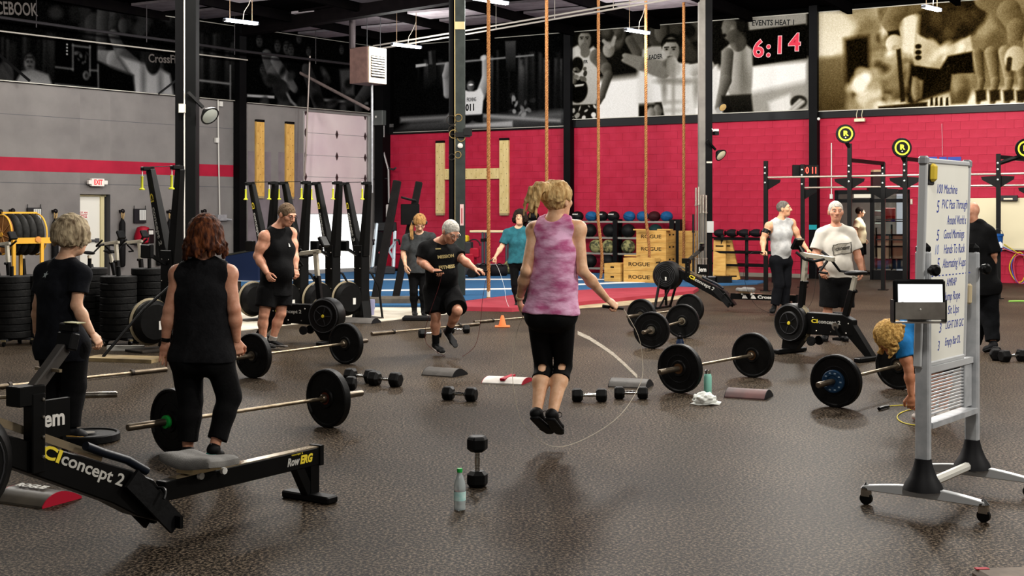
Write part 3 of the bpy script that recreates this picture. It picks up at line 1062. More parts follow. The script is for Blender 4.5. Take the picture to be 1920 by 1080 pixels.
# ---------------------------------------------------------------- photo murals: flat printed vinyl, painted into a generated picture
class Paint:
    def __init__(s, W, quad, name, label, base, tint=(1, 1, 1), off=.12, res=1.0, seed=1):
        (x0, y0), (x1, y1) = quad                     # image corners: left top, right top with bottoms below
        s.W, s.off = W, off
        t0, zb = W.uv(x0, quad[0][1] + 0, off)
        s.t0 = W.uv(x0, 200, off)[0]
        s.t1 = W.uv(x1, 200, off)[0]
        s.k = 55 * res
        s.name, s.label, s.tint = name, label, tint
        s.rng = np.random.default_rng(seed)
        s.base = base

    def open(s, zb, zt):
        s.zb, s.zt = zb, zt
        s.w = int((s.t1 - s.t0) * s.k)
        s.h = int((zt - zb) * s.k)
        s.a = np.full((s.h, s.w), s.base, np.float32)
        s.rgb = None
        yy, xx = np.mgrid[0:s.h, 0:s.w].astype(np.float32)
        s.xx, s.yy = xx, yy
        return s

    def q(s, p):
        t, z = s.W.uv(p[0], p[1], s.off)
        return (t - s.t0) * s.k, (s.zt - z) * s.k

    def put(s, m, g, x0, y0, x1, y1):
        r = s.a[y0:y1, x0:x1]
        r += (g - r) * m

    def win(s, pts, pad):
        x = [p[0] for p in pts]
        y = [p[1] for p in pts]
        return max(0, int(min(x) - pad)), max(0, int(min(y) - pad)), min(s.w, int(max(x) + pad) + 1), min(s.h, int(max(y) + pad) + 1)

    def poly(s, pts, g, soft=1.5, g2=None, amt=1.0):
        """polygon in photo pixels; g2: brightness at its bottom"""
        pts = [s.q(p) for p in pts]
        x0, y0, x1, y1 = s.win(pts, soft * 2 + 2)
        if x1 <= x0 or y1 <= y0:
            return s
        X, Y = s.xx[y0:y1, x0:x1], s.yy[y0:y1, x0:x1]
        ins = np.zeros(X.shape, bool)
        d = np.full(X.shape, 1e9, np.float32)
        n = len(pts)
        for i in range(n):
            ax, ay = pts[i]
            bx, by = pts[(i + 1) % n]
            if ay != by:
                c = ((ay > Y) != (by > Y)) & (X < (bx - ax) * (Y - ay) / (by - ay) + ax)
                ins ^= c
            ex, ey = bx - ax, by - ay
            L2 = ex * ex + ey * ey + 1e-9
            t = np.clip(((X - ax) * ex + (Y - ay) * ey) / L2, 0, 1)
            d = np.minimum(d, (X - ax - t * ex) ** 2 + (Y - ay - t * ey) ** 2)
        d = np.sqrt(d)
        sd = np.where(ins, -d, d)
        m = np.clip(.5 - sd / (2 * soft), 0, 1) * amt
        if g2 is not None:
            f = np.clip((Y - min(p[1] for p in pts)) / max(1, max(p[1] for p in pts) - min(p[1] for p in pts)), 0, 1)
            g = g + (g2 - g) * f
        s.put(m, g, x0, y0, x1, y1)
        return s

    def limb(s, pts, ws, g, g2=None, soft=1.5):
        """a tapering band through photo points: lit on one side, darker on the other"""
        for i in range(len(pts) - 1):
            a, b = s.q(pts[i]), s.q(pts[i + 1])
            wa, wb = ws[i] * s.sc(pts[i]), ws[i + 1] * s.sc(pts[i + 1])
            x0, y0, x1, y1 = s.win([a, b], max(wa, wb) + 3)
            if x1 <= x0 or y1 <= y0:
                continue
            X, Y = s.xx[y0:y1, x0:x1], s.yy[y0:y1, x0:x1]
            ex, ey = b[0] - a[0], b[1] - a[1]
            L2 = ex * ex + ey * ey + 1e-9
            t = np.clip(((X - a[0]) * ex + (Y - a[1]) * ey) / L2, 0, 1)
            dx, dy = X - a[0] - t * ex, Y - a[1] - t * ey
            d = np.sqrt(dx * dx + dy * dy)
            w_ = wa + (wb - wa) * t
            m = np.clip(.5 - (d - w_) / (2 * soft), 0, 1)
            gg = g if g2 is None else g + (g2 - g) * np.clip(.5 + (dx + dy * .4) / (2 * w_), 0, 1)
            s.put(m, gg, x0, y0, x1, y1)
        return s

    def sc(s, p):
        a, b = s.q(p), s.q((p[0] + 1, p[1]))
        return (b[0] - a[0] + 1.0) / 2 + .05

    def ell(s, c, rx, ry, g, g2=None, soft=1.5, ang=0, amt=1.0):
        k = s.sc(c)
        x, y = s.q(c)
        rx, ry = rx * k, ry * k
        R = max(rx, ry) + soft * 2 + 2
        x0, y0, x1, y1 = s.win([(x, y)], R)
        if x1 <= x0 or y1 <= y0:
            return s
        X, Y = s.xx[y0:y1, x0:x1] - x, s.yy[y0:y1, x0:x1] - y
        ca, sa = math.cos(ang), math.sin(ang)
        U, V = X * ca + Y * sa, -X * sa + Y * ca
        r = np.sqrt((U / rx) ** 2 + (V / ry) ** 2)
        m = np.clip(.5 - (r - 1) * min(rx, ry) / (2 * soft), 0, 1) * amt
        gg = g if g2 is None else g + (g2 - g) * np.clip(.5 + U / (2 * rx), 0, 1)
        s.put(m, gg, x0, y0, x1, y1)
        return s

    def face(s, c, r, g, hair=.05, look=0, g2=None):
        x, y = c
        k = look * .35
        d = g2 if g2 is not None else g * .6
        s.ell((x, y - r * .42), r * .8, r * .82, hair)
        s.ell((x + look * r * .2, y + r * .14), r * .7, r * 1.0, g, d)
        s.poly([(x - .72 * r, y - .3 * r), (x - .4 * r, y - .62 * r), (x + .4 * r, y - .62 * r), (x + .72 * r, y - .3 * r), (x + .6 * r, y - .9 * r), (x - .6 * r, y - .9 * r)], hair, 1.5)
        for e in (-.3, .3):
            s.ell((x + (e + k) * r, y - r * .02), r * .2, r * .12, g * .5, soft=2, amt=.8)
            s.ell((x + (e + k) * r, y - r * .01), r * .09, r * .055, .05, soft=.7)
            s.limb([(x + (e - .17 + k) * r, y - r * .17), (x + (e + .17 + k) * r, y - r * .2)], [r * .05, r * .04], .09, soft=.8)
        s.poly([(x + (k + .02) * r, y + r * .05), (x + (k + .2) * r, y + r * .4), (x + (k - .08) * r, y + r * .42)], g * .62, 1.4)
        s.ell((x + k * r, y + r * .64), r * .22, r * .09, g * .22, soft=1)
        s.ell((x + k * r, y + r * .95), r * .38, r * .16, d * .8, soft=2.5, amt=.6)
        return s

    def grain(s, amt, cell=1):
        n = s.rng.normal(0, 1, (s.h // cell + 2, s.w // cell + 2)).astype(np.float32)
        n = np.kron(n, np.ones((cell, cell), np.float32))[:s.h, :s.w]
        s.a += n * amt
        return s

    def blobs(s, x0, y0, x1, y1, n, r0, r1, g0, g1, soft=3):
        for _ in range(n):
            s.ell((s.rng.uniform(x0, x1), s.rng.uniform(y0, y1)), s.rng.uniform(r0, r1), s.rng.uniform(r0, r1) * 1.3, s.rng.uniform(g0, g1), soft=soft, ang=s.rng.uniform(0, 3))
        return s

    def streaks(s, x0, y0, x1, y1, n, wmax, g0, g1):
        for _ in range(n):
            x = s.rng.uniform(x0, x1)
            w_ = s.rng.uniform(1, wmax)
            g = s.rng.uniform(g0, g1)
            a = s.rng.uniform(0, .3) * (y1 - y0)
            s.poly([(x, y0 + a), (x + w_, y0 + a), (x + w_ * 1.2, y1 - a * .5), (x - w_ * .2, y1 - a * .5)], g, 2.5, g2=g * .4, amt=.7)
        return s

    def blur(s, r):
        k = np.ones(2 * r + 1, np.float32) / (2 * r + 1)
        s.a = np.apply_along_axis(lambda v: np.convolve(np.pad(v, r, 'edge'), k, 'valid'), 0, s.a)
        s.a = np.apply_along_axis(lambda v: np.convolve(np.pad(v, r, 'edge'), k, 'valid'), 1, s.a)
        return s

    def done(s, rough=.9):
        s.a = np.clip(s.a * .98 - .02, .003, .88)
        px = np.ones((s.h, s.w, 4), np.float32)
        for i in range(3):
            px[..., i] = np.clip(s.a, 0, 1) ** (1 / s.tint[i]) if s.tint[i] != 1 else s.a
        im = bpy.data.images.new(s.name, s.w, s.h)
        im.pixels.foreach_set(px[::-1].ravel())
        im.pack()
        m = bpy.data.materials.new(s.name + '_print')
        m.use_nodes = True
        b = m.node_tree.nodes['Principled BSDF']
        t = m.node_tree.nodes.new('ShaderNodeTexImage')
        t.image = im
        t.extension = 'EXTEND'
        m.node_tree.links.new(t.outputs[0], b.inputs['Base Color'])
        b.inputs['Roughness'].default_value = rough
        b.inputs['Specular IOR Level'].default_value = 0
        r = T('wall_banner', s.label, 'banner', s.W.at((s.t0 + s.t1) / 2, s.zb, s.off), s.W.rz)
        w_, h_ = s.t1 - s.t0, s.zt - s.zb
        mb = MB().box((0, .006, h_ / 2), (w_, .012, h_))
        o = mb.build('vinyl', m, r, smooth=False)
        uv = o.data.uv_layers.new(name='UVMap')
        for lp_ in o.data.loops:
            v = o.data.vertices[lp_.vertex_index].co
            uv.data[lp_.index].uv = (v.x / w_ + .5, v.z / h_)
        for z in (0.01, h_ - .01):
            MB().bar((-w_ / 2, -.01, z), (w_ / 2, -.01, z), .02, .02).build('hem_rail', M('rail_pale', 'a9a69c', .4, .3), r, smooth=False)
        s.root = r
        return s


def wz(W, px, py, off=.12):
    return W.uv(px, py, off)[1]


# lifter mural
p = Paint(WR, ((738, 0), (1059, 0)), 'lifter_mural', 'dark mural of a lifter with bib number 011 and a raised arm', .035, seed=2).open(wz(WR, 900, 243), 6.75)
p.streaks(775, 110, 850, 165, 9, 10, .12, .3).streaks(905, 90, 1055, 215, 26, 9, .08, .38)
p.poly([(740, 150), (1060, 140), (1060, 222), (740, 226)], .05, 12, amt=.45)
p.poly([(770, 228), (1060, 205), (1060, 240), (738, 246)], .35, 5, g2=.12).poly([(750, 219), (846, 214), (846, 222), (750, 228)], .45, 3).poly([(905, 212), (1050, 222), (1050, 228), (905, 219)], .5, 2)
p.poly([(779, 121), (1000, 101), (1000, 104), (779, 125)], .5, 1.2).poly([(779, 120), (798, 118), (798, 123), (779, 126)], .75, 1)
p.poly([(801, 95), (816, 93), (818, 147), (803, 149)], .1, 1.2).poly([(803, 96), (808, 95), (810, 120), (804, 120)], .3, 1.5).poly([(946, 77), (966, 76), (966, 132), (948, 133)], .25, 1.2, g2=.06)
p.limb([(900, 178), (910, 145), (908, 108)], [9, 7, 5], .75, .4).ell((905, 108), 5, 4, .8).limb([(838, 175), (835, 140), (838, 122)], [7, 6, 5], .7, .35)
p.ell((881, 150), 9, 13, .06).poly([(872, 134), (892, 134), (893, 152), (872, 151)], .04, 2).ell((882, 160), 7, 8, .45, .15).ell((882, 158), 4, 1.6, .9, soft=.7)
p.poly([(866, 166), (877, 170), (888, 170), (900, 164), (906, 178), (903, 212), (898, 217), (868, 217)], .85, 1.5).poly([(866, 215), (903, 213), (905, 232), (885, 225), (868, 236)], .06, 1.5)
p.poly([(825, 232), (845, 205), (849, 232)], .6, 2, g2=.2).poly([(870, 232), (960, 225), (960, 236), (870, 238)], .6, 2)
p.blobs(955, 178, 1000, 215, 16, 1.5, 5, .02, .5, 1).grain(.015)
p.done()
inkm = M('print_ink', '0c0c0d', .6)
off = p.root


def on_banner(p, s, px, py, size, mat, bold=.004, width=None, tilt=0):
    t, z = p.W.uv(px, py, p.off)
    t0 = (p.t0 + p.t1) / 2
    return text(s, size, mat, p.root, (t - t0, -.002, z - p.zb), (PI / 2, -tilt, 0), 'printed_text', bold=bold, ext=.0006, width=width)


on_banner(p, 'FRONING', 884, 187, .16, inkm, width=.32)
on_banner(p, '011', 882, 202, .27, inkm, bold=.012, width=.3)

# outstretched athlete mural
p = Paint(WR, ((1063, 0), (1516, 0)), 'athletes_mural', 'black and white mural of bare chested men with a red 6:14 timer', .05, tint=(1.03, 1, .92), seed=4, res=1.15).open(wz(WR, 1290, 216), 6.75)
p.poly([(1110, 150), (1250, 135), (1516, 110), (1516, 230), (1060, 245), (1110, 205)], .86, 7).poly([(1330, 125), (1345, 120), (1345, 220), (1330, 220)], .8, 3)
p.blobs(1120, 30, 1325, 100, 26, 5, 16, .04, .35, 4)
p.poly([(1400, 20), (1470, 12), (1512, 8), (1512, 45), (1405, 65)], .5, 2)                        # sign board
p.poly([(1370, 60), (1510, 44), (1512, 108), (1372, 128)], .03, 1.5)
p.poly([(1400, 175), (1516, 150), (1516, 215), (1400, 220)], .55, 6).poly([(1440, 190), (1480, 175), (1490, 215), (1445, 217)], .8, 4)
p.ell((1497, 190), 14, 11, .12).limb([(1482, 205), (1500, 188)], [4, 4], .75, .4).limb([(1488, 206), (1506, 190)], [3, 3], .8, .4)
# woman with kettlebell
p.poly([(1066, 92), (1083, 84), (1098, 96), (1112, 86), (1126, 100), (1122, 150), (1119, 196), (1067, 198)], .72, 2, g2=.6)
p.face((1096, 72), 17, .55, look=-.1, g2=.3).limb([(1095, 88), (1097, 97)], [7, 9], .35)
p.limb([(1117, 105), (1136, 128), (1140, 140), (1128, 178), (1122, 190)], [12, 10, 8, 6, 5], .4, .12)
p.poly([(1064, 196), (1118, 194), (1120, 232), (1064, 234)], .07, 1.5).blobs(1066, 198, 1118, 230, 18, 1, 4, .4, .8, .8)
p.ell((1083, 168), 18, 21, .03).poly([(1076, 158), (1095, 156), (1093, 160), (1078, 162)], .7, 1).limb([(1072, 140), (1076, 150)], [5, 6], .6, .1)
p.ell((1082, 121), 11, 13, .05).blobs(1070, 128, 1098, 148, 10, 2, 4, .04, .5, .8)
# leader behind
p.ell((1236, 60), 18, 26, .22, .08).ell((1238, 58), 11, 18, .36, .16).limb([(1180, 75), (1195, 100)], [8, 8], .35, .15).limb([(1146, 38), (1160, 60), (1150, 75)], [5, 7, 4], .3, .12)
p.poly([(1205, 92), (1222, 86), (1245, 86), (1256, 100), (1254, 128), (1200, 124)], .62, 2, g2=.5)
p.poly([(1197, 192), (1240, 190), (1250, 228), (1197, 230)], .05, 1.5).ell((1232, 208), 8, 12, .6, .2).ell((1220, 215), 8, 14, .7, .3)
p.poly([(1196, 128), (1220, 128), (1225, 192), (1194, 194)], .8, 5)
# man
p.poly([(1226, 136), (1240, 124), (1262, 116), (1290, 118), (1312, 126), (1310, 150), (1306, 190), (1302, 228), (1246, 228), (1240, 170)], .72, 2, g2=.8)
p.limb([(1244, 130), (1200, 118), (1172, 108)], [14, 11, 8], .55, .3).poly([(1138, 105), (1160, 92), (1168, 108), (1150, 124)], .06, 1.5).ell((1141, 92), 11, 13, .6, .3).limb([(1141, 86), (1131, 76)], [4, 3], .55).limb([(1148, 82), (1152, 70)], [4, 3], .55)
p.limb([(1300, 130), (1330, 122)], [10, 8], .75, .5)
p.face((1258, 92), 22, .66, look=-.25, g2=.35).ell((1256, 118), 12, 8, .2, soft=3, amt=.8).limb([(1259, 116), (1262, 128)], [10, 14], .4, .65)
for x, y, rx, ry, g in ((1250, 150, 17, 4, .34), (1282, 152, 19, 4, .4), (1262, 172, 2, 42, .4), (1245, 165, 4, 18, .4), (1305, 165, 5, 22, .45), (1254, 190, 8, 2, .5), (1272, 190, 8, 2, .55), (1254, 206, 8, 2, .55), (1272, 206, 8, 2, .58), (1241, 136, 10, 8, .4)):
    p.ell((x, y), rx, ry, g, soft=4, amt=.8)
# profile man by the timer
p.poly([(1352, 95), (1372, 78), (1390, 76), (1410, 92), (1411, 130), (1408, 178), (1370, 180), (1352, 150)], .6, 2, g2=.5)
p.ell((1374, 45), 20, 24, .07).ell((1367, 52), 13, 20, .42, .22).poly([(1352, 52), (1358, 40), (1360, 60)], .4, 1.5).ell((1357, 66), 4, 3, .05).ell((1372, 55), 4, 7, .4).limb([(1376, 68), (1384, 80)], [12, 14], .3, .12)
p.ell((1372, 130), 10, 32, .78, .5, soft=5).ell((1392, 120), 5, 40, .3, soft=5, amt=.7).ell((1398, 150), 8, 20, .35, soft=5, amt=.6).limb([(1364, 100), (1360, 150), (1345, 200)], [10, 10, 5], .5, .16)
p.poly([(1352, 178), (1408, 175), (1412, 212), (1355, 214)], .1, 2, g2=.06).ell((1347, 205), 5, 5, .7)
p.poly([(1331, 30), (1334, 30), (1334, 120), (1331, 120)], .6, 1)
p.grain(.02)
p.done()
dig = M('digit_red', 'c42c42', .5)
digw = M('digit_edge', 'd9b3b5', .5)
for s, x, y in (('6', 1422, 93), (':', 1441, 92), ('1', 1462, 86), ('4', 1490, 81)):
    on_banner(p, s, x, y, .62, digw, bold=.026, tilt=-.03)
    o = on_banner(p, s, x, y, .62, dig, bold=.012, tilt=-.03)
    o.location.y -= .002
on_banner(p, "EVENTS HEAT 1", 1450, 43, .2, inkm, bold=.004, width=1.12, tilt=-.06)
on_banner(p, 'LEADER', 1227, 107, .17, inkm, width=.46, tilt=.02)
on_banner(p, 'ER', 1098, 116, .12, inkm)

# sepia mural
p = Paint(WR, ((1529, 0), (1985, 0)), 'sepia_mural', 'sepia mural of a striding athlete in shorts pulling a sled handle', .35, tint=(1.25, 1.08, .78), seed=6, res=1.15).open(wz(WR, 1700, 203), 6.75)
p.blobs(1560, 0, 1700, 205, 90, 8, 22, .2, .62, 9).blobs(1640, 20, 1720, 200, 40, 4, 10, .05, .85, 4)
p.poly([(1529, 0), (1560, 0), (1590, 30), (1606, 50), (1585, 95), (1560, 110), (1529, 108)], .68, 8, g2=.8).poly([(1529, 110), (1580, 104), (1590, 150), (1585, 206), (1530, 210)], .33, 5, g2=.16).poly([(1582, 72), (1628, 65), (1632, 150), (1600, 180), (1585, 150)], .04, 5)
p.blobs(1585, 130, 1650, 200, 22, 5, 12, .3, .95, 4).poly([(1640, 195), (1740, 180), (1920, 160), (1990, 150), (1990, 205), (1640, 206)], .78, 6)
p.blobs(1840, 30, 1985, 120, 34, 8, 22, .1, .5, 6)
p.poly([(1712, 40), (1740, 55), (1800, 150), (1790, 165), (1708, 195), (1700, 190)], .05, 3)
for x, w_ in ((1832, 10), (1858, 12), (1884, 12), (1908, 10), (1940, 12)):
    p.limb([(x, 95 + x % 7), (x + 7, 150), (x + 6 - x % 9, 190)], [w_ * .9, w_ * .55, w_ * .35], .34 + x % 5 * .06, .1).poly([(x - 4, 168), (x + 16, 166), (x + 17, 186), (x - 2, 190)], .08, 2)
# athlete
p.poly([(1716, 0), (1860, 0), (1845, 40), (1824, 62), (1770, 85), (1735, 80), (1716, 62)], .12, 4, g2=.07)
p.blobs(1730, 5, 1820, 75, 26, 4, 12, .05, .2, 5)
p.poly([(1690, 10), (1722, 30), (1716, 120), (1690, 80)], .75, 5).limb([(1728, -5), (1684, 16), (1668, 40), (1676, 62)], [20, 17, 13, 9], .42, .2).poly([(1664, 58), (1684, 55), (1687, 66), (1665, 70)], .05, 1.5).ell((1675, 80), 13, 14, .8, .55).blobs(1664, 84, 1688, 92, 6, 2, 3, .3, .6, 1)
p.limb([(1850, -5), (1890, 20), (1904, 50), (1902, 74)], [20, 18, 14, 11], .42, .16).poly([(1896, 74), (1920, 76), (1917, 92), (1896, 90)], .3, 1.5).ell((1902, 108), 16, 20, .72, .45).limb([(1892, 110), (1890, 128)], [4, 4], .1)
p.poly([(1680, 92), (1688, 90), (1697, 188), (1688, 190)], .07, 1.5).poly([(1646, 198), (1738, 189), (1738, 198), (1646, 205)], .08, 1.5)
p.poly([(1718, 62), (1770, 90), (1818, 66), (1824, 95), (1780, 120), (1760, 130), (1714, 122), (1712, 100)], .68, 2, g2=.5).blobs(1716, 80, 1820, 125, 14, 3, 9, .5, .85, 4)
p.poly([(1712, 122), (1762, 128), (1776, 104), (1822, 95), (1826, 136), (1784, 140), (1778, 122), (1738, 172), (1718, 190), (1704, 150)], .03, 2)
p.poly([(1710, 142), (1730, 150), (1728, 182), (1712, 190), (1706, 175)], .4, 2, g2=.2).ell((1716, 165), 6, 18, .55, .2).poly([(1784, 138), (1824, 136), (1822, 160), (1812, 192), (1782, 194), (1780, 175)], .42, 2, g2=.2).ell((1800, 158), 12, 16, .52, .2, soft=4).ell((1806, 175), 10, 10, .15, soft=4, amt=.7)
for x in (1744, 1753, 1762, 1773):
    p.poly([(x, 182), (x + 4, 180), (x + 5, 196), (x - 1, 197)], .06, 1)
for y in (86, 97, 107):
    p.ell((1721, y), 5, 4, .05, soft=1)
p.grain(.03)
p.done()

# grey wall murals
p = Paint(WL, ((-60, 0), (333, 0)), 'crowd_mural', 'dark mural above the grey wall with an athlete leaning back before a crowd', .03, off=.12, seed=8).open(ZB, 6.75)
p.blobs(100, 15, 330, 60, 22, 5, 14, .03, .16, 3).streaks(0, 60, 100, 150, 20, 8, .05, .2)
p.face((55, 115), 12, .3, hair=.04).poly([(28, 152), (40, 132), (62, 128), (90, 138), (97, 157), (30, 155)], .3, 2, g2=.45).ell((10, 140), 12, 20, .16)
p.ell((175, 47), 14, 18, .16, .06).ell((230, 48), 8, 11, .2, .08)
p.limb([(193, 20), (190, 70), (188, 105)], [10, 9, 8], .2, .08).limb([(186, 103), (215, 112), (240, 135)], [8, 14, 18], .45, .18).limb([(212, 65), (228, 100), (250, 125)], [8, 10, 14], .3, .1)
p.poly([(225, 105), (262, 116), (290, 122), (318, 138), (325, 178), (252, 176), (248, 140)], .45, 3, g2=.55).ell((268, 150), 4, 30, .2, soft=4, amt=.7).ell((300, 150), 4, 26, .25, soft=4, amt=.7)
p.ell((286, 112), 13, 20, .08, .03).poly([(185, 115), (250, 140), (252, 175), (188, 168)], .02, 3)
p.poly([(102, 70), (182, 80), (182, 168), (102, 158)], .015, 2)
for a, b_ in (((136, 82), (136, 130)), ((168, 85), (168, 140)), ((104, 124), (136, 128)), ((168, 130), (182, 131)), ((136, 84), (168, 88)), ((183, 120), (184, 168)), ((103, 156), (182, 164))):
    p.limb([a, b_], [1, 1], .32)
p.ell((161, 140), 5, 6, .4, .2).ell((161, 140), 3, 4, .1).blobs(140, 90, 165, 118, 8, 1, 3, .08, .25, 1)
for k in range(4):
    p.ell((125, 82 + k * 6), 1.2, 1.2, .7, soft=.7)
p.grain(.012)
p.done()
ipale = M('mural_pale_ink', '4a4542', .6)
on_banner(p, 'FACEBOOK', 20, 17, .42, ipale, bold=.008, width=1.35, tilt=.08)
on_banner(p, 'CrossFit', 307, 111, .3, ipale, bold=.006, width=.95, tilt=.06)
p = Paint(WL, ((374, 0), (440, 0)), 'curtain_mural', 'narrow dark mural of curtains beside the column with white conduit', .04, off=.12, seed=9).open(ZB, 6.75)
p.streaks(374, 60, 440, 180, 12, 8, .06, .22).poly([(372, 147), (432, 154), (432, 158), (372, 151)], .4, 1.2).poly([(429, 120), (432, 120), (432, 186), (429, 185)], .35, 1)
p.grain(.012).done()
p = Paint(WL, ((463, 0), (704, 0)), 'rope_crowd_mural', 'dark mural of athletes and spectators above the roll-up door', .03, off=.12, seed=10).open(ZB - .02, 6.75)
for x, y, r_ in ((520, 85, 8), (537, 88, 9), (545, 92, 8), (492, 128, 7), (578, 95, 6), (640, 92, 6), (486, 75, 8), (560, 70, 7)):
    p.face((x, y), r_, .22, hair=.04)
p.limb([(500, 105), (515, 140), (530, 165)], [10, 14, 12], .3, .12).limb([(515, 112), (540, 150), (552, 165)], [8, 9, 6], .4, .16).limb([(525, 165), (540, 200)], [14, 10], .12, .05).limb([(533, 165), (545, 188), (558, 200)], [2, 2, 2], .4)
p.poly([(463, 175), (514, 178), (514, 183), (463, 180)], .6, 1).poly([(590, 182), (690, 190), (690, 195), (590, 187)], .35, 1.5).poly([(636, 130), (662, 128), (664, 178), (640, 176)], .22, 3)
p.limb([(575, 130), (590, 170), (600, 205)], [10, 12, 10], .2, .08).limb([(690, 165), (672, 190), (672, 212)], [10, 9, 7], .25, .08).blobs(470, 130, 690, 205, 26, 3, 10, .03, .2, 3)
p.grain(.012).done()
# ---------------------------------------------------------------- barbells
platem = M('bumper_rubber', '070707', .52, c2='0c0c0c', scale=12, bump=.1)
ringm = M('plate_ring_grey', '1e1e20', .5)


def plate_profile(r=.225, h=.035):
    return [(.03, h - .012), (.05, h), (.07, h), (.078, h - .012), (r * .86, h - .012), (r * .9, h), (r - .008, h), (r, h - .008), (r, -h + .008), (r - .008, -h), (r * .9, -h), (r * .86, -h + .012), (.078, -h + .012), (.07, -h), (.05, -h), (.03, -h + .012)]


def make_barbell(r, x=.69, collar=False, hub='666055', change=False, half=1.07):
    MB().cyl((-.66, 0, 0), (.66, 0, 0), .0145, n=12).build('shaft', bronze, r)
    hm = M('hub_' + hub, hub, .35, .8)
    for s in (-1, 1):
        MB().lathe([(.026, .64), (.034, .65), (.034, .672), (.025, .675), (.025, half - .01), (.021, half), (0, half)], (0, 0, 0), (s, 0, 0), 14).build('sleeve', M('sleeve_steel', '7d7263', .35, .9, c2='655a4c', scale=10), r)
        p = MB().lathe(plate_profile(), (s * (x + .02), 0, 0), (s, 0, 0), 40).build('plate', platem, r)
        MB().lathe([(.027, -.036), (.048, -.036), (.048, .036), (.027, .036)], (s * (x + .02), 0, 0), (s, 0, 0), 16).build('hub', hm, p)
        MB().torus((s * (x + .046), 0, 0), (1, 0, 0), .125, .0022, 32, 5).build('moulded_ring', ringm, p)
        if collar:
            MB().lathe([(.026, 0), (.045, .002), (.045, .03), (.026, .032)], (s * (x + .058), 0, 0), (s, 0, 0), 14).build('collar', greenm if collar == 'g' else steel, r)
    if change:
        c = MB().lathe([(.03, -.02), (.09, -.02), (.098, -.012), (.098, .012), (.09, .02), (.055, .02), (.05, .012), (.03, .012)], (-x - .075, 0, 0), (-1, 0, 0), 30).build('change_plate', M('blue_plate', '1d3b58', .4, c2='16304a', scale=8), r)
        for k in range(10):
            a = 2 * PI * k / 10
            MB().box((-x - .0955, math.cos(a) * .073, math.sin(a) * .073), (.002, .018, .012)).build('plate_mark', M('mark_pale', '8fa3b5', .5), c, smooth=False)


def barbell(pa, pb, label, **k):
    a, b = G(*pa), G(*pb)
    m = (a + b) / 2
    d = (b - a).normalized()
    r = T('barbell', label, 'barbell', (m.x, m.y, .225), math.atan2(d.y, d.x), 'loaded barbells')
    make_barbell(r, **k)
    return r


def spine_plate(o, s, txt='', x=.75):
    pass


barbell((340, 848), (603, 803), 'loaded barbell with a green collar behind the auburn woman', collar='g', hub='6b3a2e')
barbell((480, 708), (645, 683), 'loaded barbell at the feet of the man in the black tank top')
barbell((1283, 735), (1405, 709), 'loaded barbell standing behind the mint bottle', hub='6e5138')
barbell((1573, 762), (1682, 731), 'loaded barbell with a small blue plate beside the whiteboard', change=True, hub='5c5140')
barbell((1223, 653), (1279, 634), 'loaded barbell behind the navy bottle with one hub facing', hub='b0a996', collar='s')
barbell((1193, 622), (1302, 606), 'loaded barbell farthest back, below the rowing machine by the red mat', half=1.09)
lb = barbell((-229, 806), (125, 796), 'barbell with a green rimmed plate behind the white haired woman and the rowing machine')
for c in lb.children:
    if c.name.startswith('sleeve'):
        c.data.materials[0] = steel
    if c.name.startswith('plate'):
        c.data.materials[0] = M('bumper_green_rim', '123d1e', .5)


def empty_bar(a, b, label, z=.026, n=2):
    a, b = G(a[0], a[1], z), G(b[0], b[1], z)
    d = (b - a)
    r = T('bare_barbell', label, 'barbell', a, math.atan2(d.y, d.x))
    L_ = 2.1
    MB().cyl((.42, 0, 0), (L_ - .42, 0, 0), .0145, n=10).build('shaft', bronze, r)
    for x0, x1, c in ((0, .42, .4), (L_ - .42, L_, L_ - .4)):
        MB().cyl((x0, 0, 0), (x1, 0, 0), .025, n=12).build('sleeve', M('sleeve_steel', ''), r)
        MB().cyl((c - .015, 0, 0), (c + .015, 0, 0), .034, n=12).build('collar_ring', M('collar_dark', '3d3833', .4, .8), r)
    return r


empty_bar((697, 626), (868, 610), 'unloaded barbell lying on the floor behind the skipping man in black')
empty_bar((889, 604), (1000, 594), 'unloaded barbell lying on the floor behind the orange cone')
empty_bar((-60, 731), (180, 706), 'dark unloaded barbell lying behind the rowing machine at the photo edge')

# ---------------------------------------------------------------- dumbbells
hexm = M('hex_rubber', '090909', .5, c2='101010', scale=14, bump=.08)


